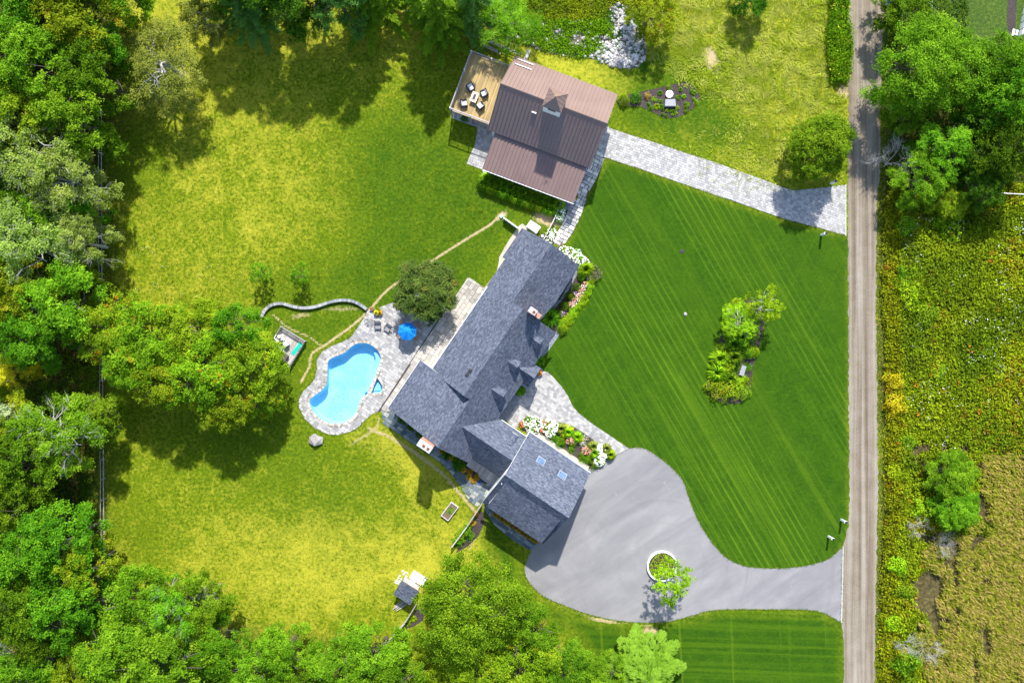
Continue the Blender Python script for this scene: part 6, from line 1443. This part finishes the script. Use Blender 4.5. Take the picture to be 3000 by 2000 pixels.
for i in range(3):
    for j in range(6):
        x, y = in_frame(sh0, sa, -2.05+i*.42+srng.uniform(-.05, .05), -.3+j*.40+srng.uniform(-.06, .06)); mb = MB(); mb.box(0, 0, .03, srng.uniform(.26, .38), srng.uniform(.22, .34), .07, 0)
        if (i+j) % 5 != 4: tag(mb.build('stepping_stone', solid('pale_flag', (.50, .48, .43), .8, .2, .06), None, (x, y, 0), sa+srng.uniform(-.2, .2)), 'pale stepping stone laid in grass beside the shed', 'paving stone', 'stepping stones beside the shed')
for k in range(11):
    x, y = in_frame(sh0, sa, -.1+srng.uniform(-.35, .75)+k*.04, -2.55+srng.uniform(-.35, .35)); mb = MB(); L = srng.uniform(1.3, 2.3); mb.tube([(-L/2, 0, .0), (0, srng.uniform(-.04, .04), .02), (L/2, 0, 0)], [.05, .06, .045], 6)
    o = mb.build('log', m_graywood, None, (x, y, .07+.06*(k % 3)), sa-math.pi/2-.42+srng.uniform(-.14, .14)); tag(o, 'grey weathered pole in the pile behind the shed', 'log', 'poles piled behind the shed')
for k in range(3):
    p = G(341+k*7, 1731+k*2); mb = MB(); mb.box(0, 0, .05, .12, 1.4-.1*k, .08); tag(mb.build('loose_board', solid('tan_board', (.52, .40, .22), .8), None, p, math.radians(4-22*k*.8)), 'loose tan board lying at the field edge near the fence end', 'board', 'boards at the field edge')
for (a, b) in (((1415, 130), (1465, 155)),):
    a, b = G(*a, .3), G(*b, .3); d = b-a
    for k in range(2): mb = MB(); mb.tube([a+Vector((0, -.25*k, .15)), b+Vector((.1, -.25*k, .15))], .13, 8); tag(mb.build('log', m_graywood), 'long grey log lying along the back fence beside the deck', 'log', 'logs along the back fence')
# round planter on the drive
p = G(1939, 1656); t = thing('round_planter', 'round white-rimmed planter ring set on the asphalt drive', 'planter', (p.x, p.y, .02))
mb = MB(); n = 40; prof = [(2.24, 0), (2.24, .42), (2.0, .42), (2.0, .28)]; mb.lathe(prof, n, 0, 0, .5, False, False); mb.build('rim', solid('white_stone_rim', (.74, .75, .78), .7, .2, .05), t)
mb = MB(); mb.lathe([(2.01, .0), (2.01, .30)], n); mb.build('soil', m_mulch, t)
R = np.random.default_rng(12); q = np.sqrt(R.random(420))*1.9; a = R.random(420)*6.28; pts = np.stack([q*np.cos(a), q*np.sin(a)], 1)+np.array([p.x, p.y])
cover('planter_groundcover', 'yellow-green ground cover filling the round planter', 'ground cover', pts, np.where(R.random((420, 1)) < .8, np.array([.16, .22, .01]), np.array([.15, .07, .05])), R, 6, .2, (.36, .62), .14)

# ------------------------------------------------------------------ stony bed
rk = sheet('rockery', [rockbed], .010, stone_mat('stony_soil', (.05, .05, .03), (.12, .11, .08), (.26, .24, .20), 4.0, False))
r = random.Random(33); stn = []; rb_out = rockbed
while len(stn) < 1150:
    q = r.random()
    if q < .55: px, py = r.gauss(1810, 38), r.gauss(160, 28)
    elif q < .8: t_ = r.random(); px, py = 1815+40*t_+r.gauss(0, 17), 20+110*t_+r.gauss(0, 8)
    else: px, py = r.uniform(1500, 1890), r.uniform(60, 200)
    w = G(px, py)
    if inside(w.x, w.y, rb_out): stn.append((w.x, w.y, r.uniform(.10, .30)*(1 if r.random() < .8 else 1.5)))
stn.sort(key=lambda s_: -s_[2]); st = MB()
for k, (x, y, s_) in enumerate(stn):
    mb = MB() if k < 250 else st; mb.rock(x, y, s_*.3, s_, s_*r.uniform(.7, 1), s_*.8, r, r.random())
    if k < 250: mb.build('stone', m_rock, rk)
tag(st.build('small_stones', m_rock, rk), kind='stuff')

# ------------------------------------------------------------------ bollard lamps by the drives
def lamp(px, py, lean_label):
    p = G(px, py); t = thing('lamp_post', lean_label, 'lamp post', (p.x, p.y, 0), math.radians(-15), 'white lamp posts at the two drive mouths')
    mb = MB(); mb.box(0, 0, .8, .28, .28, 1.6); mb.build('post', m_trim, t); mb = MB(); mb.box(0, 0, 1.63, .36, .36, .07); mb.build('collar', m_trim, t)
    mb = MB(); mb.box(0, 0, 1.80, .20, .20, .28, 0, .5, 1.2); mb.build('lantern', m_dark, t); mb = MB(); mb.box(0, 0, 1.99, .30, .30, .12, 0, .5, .3); mb.build('lantern_roof', m_dark, t)
lamp(2406, 688, 'white post lamp on the lawn below the cobbled drive'); lamp(2434, 538, 'white post lamp under the round tree by the cobbled drive'); lamp(2464, 1521, 'white post lamp at the road edge above the asphalt drive'); lamp(2427, 1570, 'white post lamp standing on the lawn above the asphalt drive')

# ------------------------------------------------------------------ parked car and neighbour's things
p = G(2608, -36, .8); car = thing('parked_car', 'blue and white estate car parked beside the gravel road', 'car', (p.x, p.y, 0), 0)
m_carb = solid('blue_car_paint', (.05, .20, .42), .25, .6, .05); m_carw = solid('white_car_paint', (.72, .74, .78), .25, .6, .04)
mb = MB(); P = [(-2.2, .35), (-2.25, .75), (-2.1, .95), (1.0, .98), (2.2, .85), (2.25, .40)]
vs = []
for x in (-.88, .88): vs += [(x, y, z) for y, z in P]
n = len(P); mb.add(vs, [tuple(range(n)), tuple(range(2*n-1, n-1, -1))]+[(i, n+i, n+(i+1) % n, (i+1) % n) for i in range(n)]); bd = mb.build('body', m_carb, car)
mb = MB(); P2 = [(-2.05, .95), (-1.75, 1.48), (.2, 1.52), (1.0, .98)]; vs = []
for x in (-.74, .74): vs += [(x*(1 if z < 1.2 else .9), y, z) for y, z in P2]
mb.add(vs, [(0, 1, 2, 3), (7, 6, 5, 4), (0, 4, 5, 1), (1, 5, 6, 2), (2, 6, 7, 3)]); mb.build('cabin_roof', m_carw, car)
mb = MB(); mb.slab([(-.62, -2.02, 1.02), (.62, -2.02, 1.02), (.60, -1.80, 1.42), (-.60, -1.80, 1.42)], .05); mb.build('rear_window', m_glass, car)
mb = MB(); mb.bx(-.86, .86, -2.34, -2.20, .38, .62); mb.build('bumper', m_carw, car)
for x in (-.76, .76): mb = MB(); mb.box(x, -2.24, .80, .2, .08, .2); mb.build('tail_light', solid('red_lens', (.6, .02, .02), .3), car)
for x in (-.8, .8):
    for y in (-1.35, 1.4): mb = MB(); mb.tube([(x-.1, y, .33), (x+.1, y, .33)], .33, 16); w_ = mb.build('wheel', m_dark, car); mb = MB(); mb.tube([(x-.11, y, .33), (x+.11, y, .33)], .19, 12); mb.build('rim', m_grey, w_)
p = G(2727, -10, 1.0); t = thing('metal_gate', 'pale metal gate panel of bars leaning behind the roadside oak', 'gate', (p.x, p.y, 0), math.radians(-4))
for x in (-.35, .35): mb = MB(); mb.tube([(x, -2.0, .9), (x, 2.0, .9)], .035, 6); mb.build('stile', solid('galvanised', (.55, .60, .68), .4, .5, .1, 4, .3), t)
for k in range(17): mb = MB(); mb.tube([(-.35, -2+k*.25, .9), (.35, -2+k*.25, .9)], .018, 5); mb.build('bar', MATS['galvanised'], t)
for y in (-1.8, 1.8):
    for x in (-.35, .35): mb = MB(); mb.box(x, y, .45, .06, .06, .9); mb.build('leg', MATS['galvanised'], t)
a, b = G(2985, 100), G(3010, -30); d = b-a; t = thing('white_fence', 'white board fence at the edge of the neighbouring garden', 'fence'); an = math.atan2(d.y, d.x)
for k in range(7):
    q = a+d*(k/6); mb = MB(); mb.box(q.x, q.y, .5, .9, .12, 1.0, an); mb.build('board', m_trim, t)
p = G(2968, 96); mb = MB(); mb.box(0, 0, .06, .35, 1.0, .12, math.radians(-12)); mb.box(.5, -.05, .06, .3, .8, .12, math.radians(-12)); tag(mb.build('white_planks', m_trim, None, p), 'short white planks lying by the white board fence', 'plank')
sheet('neighbour_bed', [g2([(2955, -40), (2980, -40), (2974, 100), (2955, 110), (2950, 60)])], .02, m_mulch)
# hose reel by the deck
p = G(1404, 1412); t = thing('hose_reel', 'blue garden hose coil lying on the flagstones', 'hose', (p.x, p.y, .06)); 
for k in range(3): mb = MB(); mb.tube([((.26+.03*k)*math.cos(a*.3927), (.22+.03*k)*math.sin(a*.3927), .04+.05*k) for a in range(17)], .03, 5); mb.build('coil', solid('blue_hose', (.02, .16, .50), .4, .4), t)

# ------------------------------------------------------------------ beds: shrubs, grasses, flowers
# end of north wing: white hydrangeas
for k, (px, py, r_) in enumerate([(1652, 736, .8), (1668, 742, .95), (1684, 752, 1.0), (1700, 764, .95), (1713, 770, .75), (1690, 742, .7)]):
    plant('hydrangea', 'white-flowered hydrangea in the row along the house gable', 'shrub', px, py, r_, 1.0, 'dome', f_bright, k % 3, [(62, .13, m_fl_white, .85)], 'white hydrangeas along the gable')
plant('smoke_bush', 'yellow-green feathery bush at the house corner beside the white hydrangeas', 'shrub', 1716, 790, 1.15, 1.3, 'spray', f_lime, 1)
plant('smoke_bush', 'dusky grey-purple twiggy bush at the lawn edge of the east bed', 'shrub', 1742, 800, 1.1, 1.2, 'loose', foliage('dusky_leaves', (.05, .045, .035), (.11, .10, .08), (.19, .18, .13)), 2)
for k, (px, py, r_) in enumerate([(1706, 812, .75), (1690, 843, .72), (1671, 868, .80), (1655, 896, .82), (1636, 920, .72)]):
    plant('boxwood', 'clipped dark green boxwood ball in the bed along the house wall', 'shrub', px, py, r_, 1.0, 'dome', f_yew, k % 3, None, 'boxwood balls in the east bed')
for k, (px, py) in enumerate([(1723, 812), (1688, 858), (1654, 915), (1648, 920)]):
    plant('heuchera', 'purple-leaved plant with pale flower spikes in the east bed', 'flowers', px, py, .5, .5, 'dome', f_purple, k, [(16, .16, m_fl_lav, .5)], 'purple heuchera in the east bed')
for k, (px, py) in enumerate([(1713, 833), (1705, 846), (1700, 858), (1696, 868), (1690, 878), (1682, 886), (1674, 893)]):
    plant('rose_bush', 'low pink-flowered rose in the row along the east bed', 'flowers', px, py, .55, .6, 'loose', f_mid, k % 3, [(26, .19, m_fl_pink, .7), (7, .18, m_fl_white, .6)], 'pink roses in the east bed')
for k, (px, py) in enumerate([(1736, 820), (1726, 838), (1718, 856), (1712, 868), (1704, 880), (1697, 892), (1690, 904), (1682, 914), (1674, 926), (1662, 934), (1655, 945), (1645, 950), (1648, 962)]):
    plant('lady_mantle', 'lime green mound plant edging the east bed against the lawn', 'shrub', px, py, srng.uniform(.62, .85), .6, 'loose', f_lime, k % 4, None, 'lime mounds edging the east bed')
plant('fountain_grass', 'large spiky green fountain grass beside the brick chimney base', 'grass', 1612, 930, 1.35, 1.3, 'spray', f_mid, 4)
plant('shrub', 'dark green bush where the east bed meets the pebble strip', 'shrub', 1648, 968, .8, .8, 'dome', f_mid, 2)
plant('fern', 'bright green fern between pebble strip and porch', 'fern', 1583, 1058, .8, .6, 'blades', f_bright, 6); plant('fern', 'bright green fern at the porch step beside the dark pebbles', 'fern', 1524, 1144, .85, .6, 'blades', f_bright, 7)
# hydrangeas at the barn-house fence
for k, (px, py) in enumerate([(1642, 622), (1638, 634)]): plant('white_rose', 'white-flowered bush growing through the upper part of the thin fence', 'shrub', px, py, .75, .9, 'loose', f_bright, k, [(40, .16, m_fl_white, .8)], 'white bushes on the thin fence')
for k, (px, py) in enumerate([(1615, 683), (1611, 696)]): plant('white_rose', 'white-flowered bush by the house corner next to the stone path', 'shrub', px, py, .8, 1.0, 'loose', f_bright, k+2, [(40, .16, m_fl_white, .8)], 'white bushes beside the stone path')
# front bed
for k, (px, py, r_, mt, n) in enumerate([(1552, 1238, 1.0, m_fl_white, 75), (1570, 1240, 1.0, m_fl_white, 75), (1562, 1254, .9, m_fl_white, 60), (1606, 1250, 1.1, m_fl_white, 95), (1622, 1252, .9, m_fl_white, 80), (1612, 1266, .8, m_fl_white, 70)]):
    plant('hydrangea', 'white hydrangea at the porch end of the front bed', 'shrub', px, py, r_, 1.0, 'dome', f_bright, k % 3, [(int(n*.8), .14, mt, .85)], 'white hydrangeas at the porch end')
for k, (px, py, r_) in enumerate([(1756, 1316, .75), (1768, 1332, .85), (1756, 1350, .85)]):
    plant('hydrangea', 'white hydrangea at the drive end of the front bed', 'shrub', px, py, r_, .9, 'dome', f_bright, k % 3, [(80, .15, m_fl_white, .85)], 'white hydrangeas at the drive end')
for k, (px, py) in enumerate([(1532, 1242), (1590, 1256), (1597, 1240)]): plant('azalea', 'coral-flowered shrub among the white hydrangeas of the front bed', 'shrub', px, py, .55, .7, 'loose', f_mid, k, [(22, .2, m_fl_red, .8)], 'coral shrubs in the front bed')
for k, (px, py) in enumerate([(1644, 1256), (1664, 1266), (1692, 1280), (1738, 1308), (1742, 1326), (1788, 1332), (1776, 1314)]): plant('ornamental_grass', 'mounded olive-green grass in the front bed', 'grass', px, py, .8, .9, 'spray', f_airy if k % 3 == 0 else f_lime, k % 3, None, 'olive grass mounds in the front bed')
for k, (px, py) in enumerate([(1628, 1283), (1648, 1290), (1643, 1300), (1676, 1306), (1672, 1318), (1706, 1334), (1712, 1340), (1730, 1350), (1742, 1362)]): plant('perennial', 'dark green leafy clump along the gravel side of the front bed', 'plant', px, py, srng.uniform(.55, .8), .7, 'loose', f_mid, k % 4, None, 'green clumps in the front bed')
for k, (px, py) in enumerate([(1650, 1270), (1671, 1258), (1703, 1284), (1660, 1252)]): plant('coreopsis', 'yellow-flowered clump in the middle of the front bed', 'flowers', px, py, .5, .6, 'loose', f_lime, k, [(14, .16, m_fl_yel, .8)], 'yellow flowers in the front bed')
for k, (px, py) in enumerate([(1678, 1288), (1722, 1316), (1714, 1322), (1728, 1322), (1670, 1292)]): plant('phlox', 'pink-flowered clump in the front bed', 'flowers', px, py, .55, .7, 'loose', f_mid, k, [(36, .19, m_fl_pink, .8)], 'pink flowers in the front bed')
for k, (px, py) in enumerate([(1716, 1282), (1708, 1300), (1668, 1256)]): plant('catmint', 'lavender-flowered clump along the walk side of the front bed', 'flowers', px, py, .5, .5, 'loose', f_airy, k, [(26, .16, m_fl_lav, .8)], 'lavender flowers in the front bed')
# side bed and garage edge: orange grasses
for k, (px, py) in enumerate([(1357, 1376), (1376, 1382), (1374, 1397), (1397, 1398), (1388, 1409), (1294, 1321), (1322, 1340)]): plant('orange_grass', 'small orange-gold grass tuft in the bed beside the flagstone path', 'grass', px, py, .5, .45, 'blades', f_orange, k % 3, None, 'orange grass tufts by the flagstone path')
for k in range(13): t_ = k/12; plant('orange_grass', 'orange-brown grass tuft in the row under the garage dormer eave', 'grass', 1452+t_*118, 1506+t_*78, .5, .5, 'blades', f_orange, k % 3, None, 'orange grass row at the garage')
for k, (px, py) in enumerate([(1180, 1228), (1206, 1248), (1232, 1268), (1248, 1282), (1338, 1352), (1350, 1362), (1308, 1330), (1342, 1366)]): plant('fern', 'dark green fern in the narrow bed under the rear eave', 'fern', px, py, .8, .6, 'blades', f_deep, k % 3, None, 'ferns under the rear eave')
for k, (px, py) in enumerate([(1395, 1505), (1386, 1532)]): plant('orange_grass', 'orange grass tuft at the foot of the garage fence', 'grass', px, py, .45, .4, 'blades', f_orange, k, None, 'orange tufts at the garage fence')
for k, (px, py, r_) in enumerate([(1370, 1552, .9), (1350, 1572, .85), (1340, 1590, .8), (1376, 1570, .6)]): plant('shrub', 'rounded green shrub along the garage board fence', 'shrub', px, py, r_, 1.0, 'loose', f_bright, k, None, 'shrubs along the garage fence')
for k, (px, py) in enumerate([(1197, 1815), (1212, 1812), (1192, 1826)]): plant('hosta', 'lime hosta in the mulch beside the shed fence', 'plant', px, py, .5, .4, 'blades', f_lime, k, None, 'hostas beside the shed fence')
# barn: ornamental grass row
for k in range(19):
    t_ = k/18
    for j in range(2): plant('switch_grass', 'tall green grass clump in the double row behind the barn', 'grass', 1424+t_*212+j*(-8), 524+t_*78+j*16, .95, 1.2, 'spray', f_mid if (k+j) % 3 else f_lime, (k+j) % 4, None, 'grass rows behind the barn')
plant('pot_plant', 'rust-coloured tuft by the corner of the lean-to and stone path', 'plant', 1687, 576, .4, .5, 'blades', f_orange, 1); plant('fern', 'round dark shrub below the raised deck', 'shrub', 1361, 347, .55, .6, 'dome', f_yew, 1)
# island bed
for k, (px, py, r_, h, kind, mt, lb) in enumerate([(2150, 1010, 1.0, 1.2, 'spray', f_mid, 'soft green grass mound in the shade of the birches'), (2176, 990, .95, 1.1, 'spray', f_bright, 'bright grass mound under the low birch'), (2188, 1030, .95, 1.3, 'dome', f_bright, 'round leafy shrub beside the bright grass mound'), (2208, 1028, .8, 1.3, 'dome', f_lime, 'yellow-green leafy shrub on the lawn side of the island bed'),
        (2110, 1052, 1.15, 1.3, 'spray', f_lime, 'large fountain of lime grass in the island bed'), (2150, 1048, 1.05, 1.2, 'spray', f_mid, 'darker fountain grass in the centre of the island bed'), (2148, 1076, 1.05, 1.3, 'loose', f_yel, 'golden-green leafy shrub beside the granite slab'), (2102, 1092, 1.15, 1.3, 'spray', f_lime, 'lower fountain of lime grass in the island bed'),
        (2100, 1135, 1.3, 1.5, 'loose', f_yel, 'yellow spreading shrub at the foot of the island bed'), (2138, 1146, 1.2, 1.4, 'loose', f_yel, 'wide yellow shrub beside the round golden bush'), (2178, 1150, .95, 1.1, 'dome', f_yel, 'round golden bush at the island bed foot'), (2184, 1115, .75, .8, 'loose', f_lime, 'small lime shrub near the granite slab'), (2112, 1012, .5, .4, 'loose', f_bright, 'little green plant at the island bed edge'), (2160, 900, 1.1, .8, 'dome', f_lime, 'low lime mound at the head of the island bed'), (2190, 1075, .55, .5, 'loose', f_mid, 'small dark plant behind the granite slab'), (2140, 1110, .8, .9, 'spray', f_mid, 'dark grass between lime fountains and yellow shrub'), (2178, 910, 1.0, 1.2, 'loose', f_lime, 'lime shrub under the slender birch'), (2140, 975, 1.1, 1.1, 'loose', f_lime, 'lime shrub between low birch and grass mounds'), (2200, 975, 1.0, 1.0, 'loose', f_lime, 'lime shrub on the road side of the low birch'), (2150, 930, 1.0, 1.0, 'loose', f_bright, 'bright shrub below the lime mound at the bed head'), (2125, 1030, .9, 1.0, 'spray', f_bright, 'bright grass tuft beside the largest lime fountain'), (2165, 1120, .9, 1.0, 'loose', f_lime, 'lime shrub between the slab and the yellow shrubs')]):
    plant('island_plant', lb, 'shrub', px, py, r_*1.22, h, kind, mt, k % 4)
# monument bed
for px, py, mt, lb in ((1829, 290, f_lime, 'bright lime globe shrub nearest the barn'), (1864, 285, f_mid, 'mid-green globe shrub beside the lime one')): plant('globe_shrub', lb, 'shrub', px, py, .86, 1.5, 'dome', mt, 1)
for k, (px, py, r_) in enumerate([(1960, 258, .38), (1934, 272, .34), (1918, 290, .36), (1936, 296, .28), (1907, 315, .36), (1925, 312, .42), (1900, 305, .25), (1938, 312, .3), (1983, 316, .32), (1994, 262, .3), (1988, 285, .35), (2004, 282, .3), (2014, 305, .4), (2010, 315, .3), (2040, 300, .36), (2034, 272, .36), (2026, 268, .3), (1954, 324, .22), (1964, 324, .22), (1973, 326, .24), (1980, 332, .24), (1941, 335, .22), (1953, 338, .22), (1970, 336, .2), (2010, 325, .3), (1941, 320, .25), (2032, 290, .25)]):
    plant('bedding_plant', 'small green tuft planted in the mulch around the granite marker', 'plant', px, py, r_*1.15, .4, 'blades' if k % 2 else 'loose', (f_bright, f_mid, f_lime)[k % 3], k % 4, None, 'tufts around the granite marker')
plant('dry_shrub', 'dried brown shrub in pale mulch beside the globe shrubs', 'shrub', 1897, 282, .55, .5, 'loose', foliage('dry_leaves', (.12, .07, .02), (.24, .15, .05), (.36, .26, .10)), 1)
# shrubs across the road
for k, (px, py, r_, h, mt, lb) in enumerate([
        (2620, 1110, 1.4, 1.6, f_gold, 'golden-yellow bush at the road verge, uppermost of the pair'), (2622, 1190, 1.7, 1.7, f_gold, 'golden-yellow bush at the road verge, lower and larger of the pair'), (2760, 1090, 1.6, 1.3, f_yel, 'yellow goldenrod clump deep in the meadow'), (2640, 1390, 1.6, 1.6, f_lime, 'lime bush at the road verge near the big rounded bushes'), (2630, 1660, 1.5, 1.5, f_lime, 'lime bush beside the lower road verge'), (2615, 1830, 1.6, 1.5, f_lime, 'bright lime bush low along the verge'),
        (2700, 1490, 1.6, 1.8, f_lime, 'bright small bush above the small bleached tree'), (2680, 870, 2.2, 2.0, f_lime, 'wide yellow-green bush in the upper meadow'), (2640, 800, 1.8, 1.6, f_bright, 'green bush along the upper verge'), (2720, 920, 1.7, 1.5, f_bright, 'green bush in the middle of the meadow'), (2650, 1950, 2.4, 2.6, f_mid, 'dark rounded bush beside the leaning bare tree'), (2645, 1915, .9, 1.6, f_gold, 'small golden bush beside the leaning bare tree'), (2650, 1740, 1.6, 1.5, f_bright, 'green bush in the lower thicket'), (2760, 660, 2.2, 1.8, f_lime, 'pale yellow-green bush below the small bright trees'), (2660, 660, 1.6, 1.3, f_bright, 'low green bush beside the road verge'), (2660, 1290, 1.4, 1.3, f_bright, 'low green bush by the bare brown patch')]):
    plant('meadow_bush', lb, 'shrub', px, py, r_, h, 'loose', mt, k % 5)
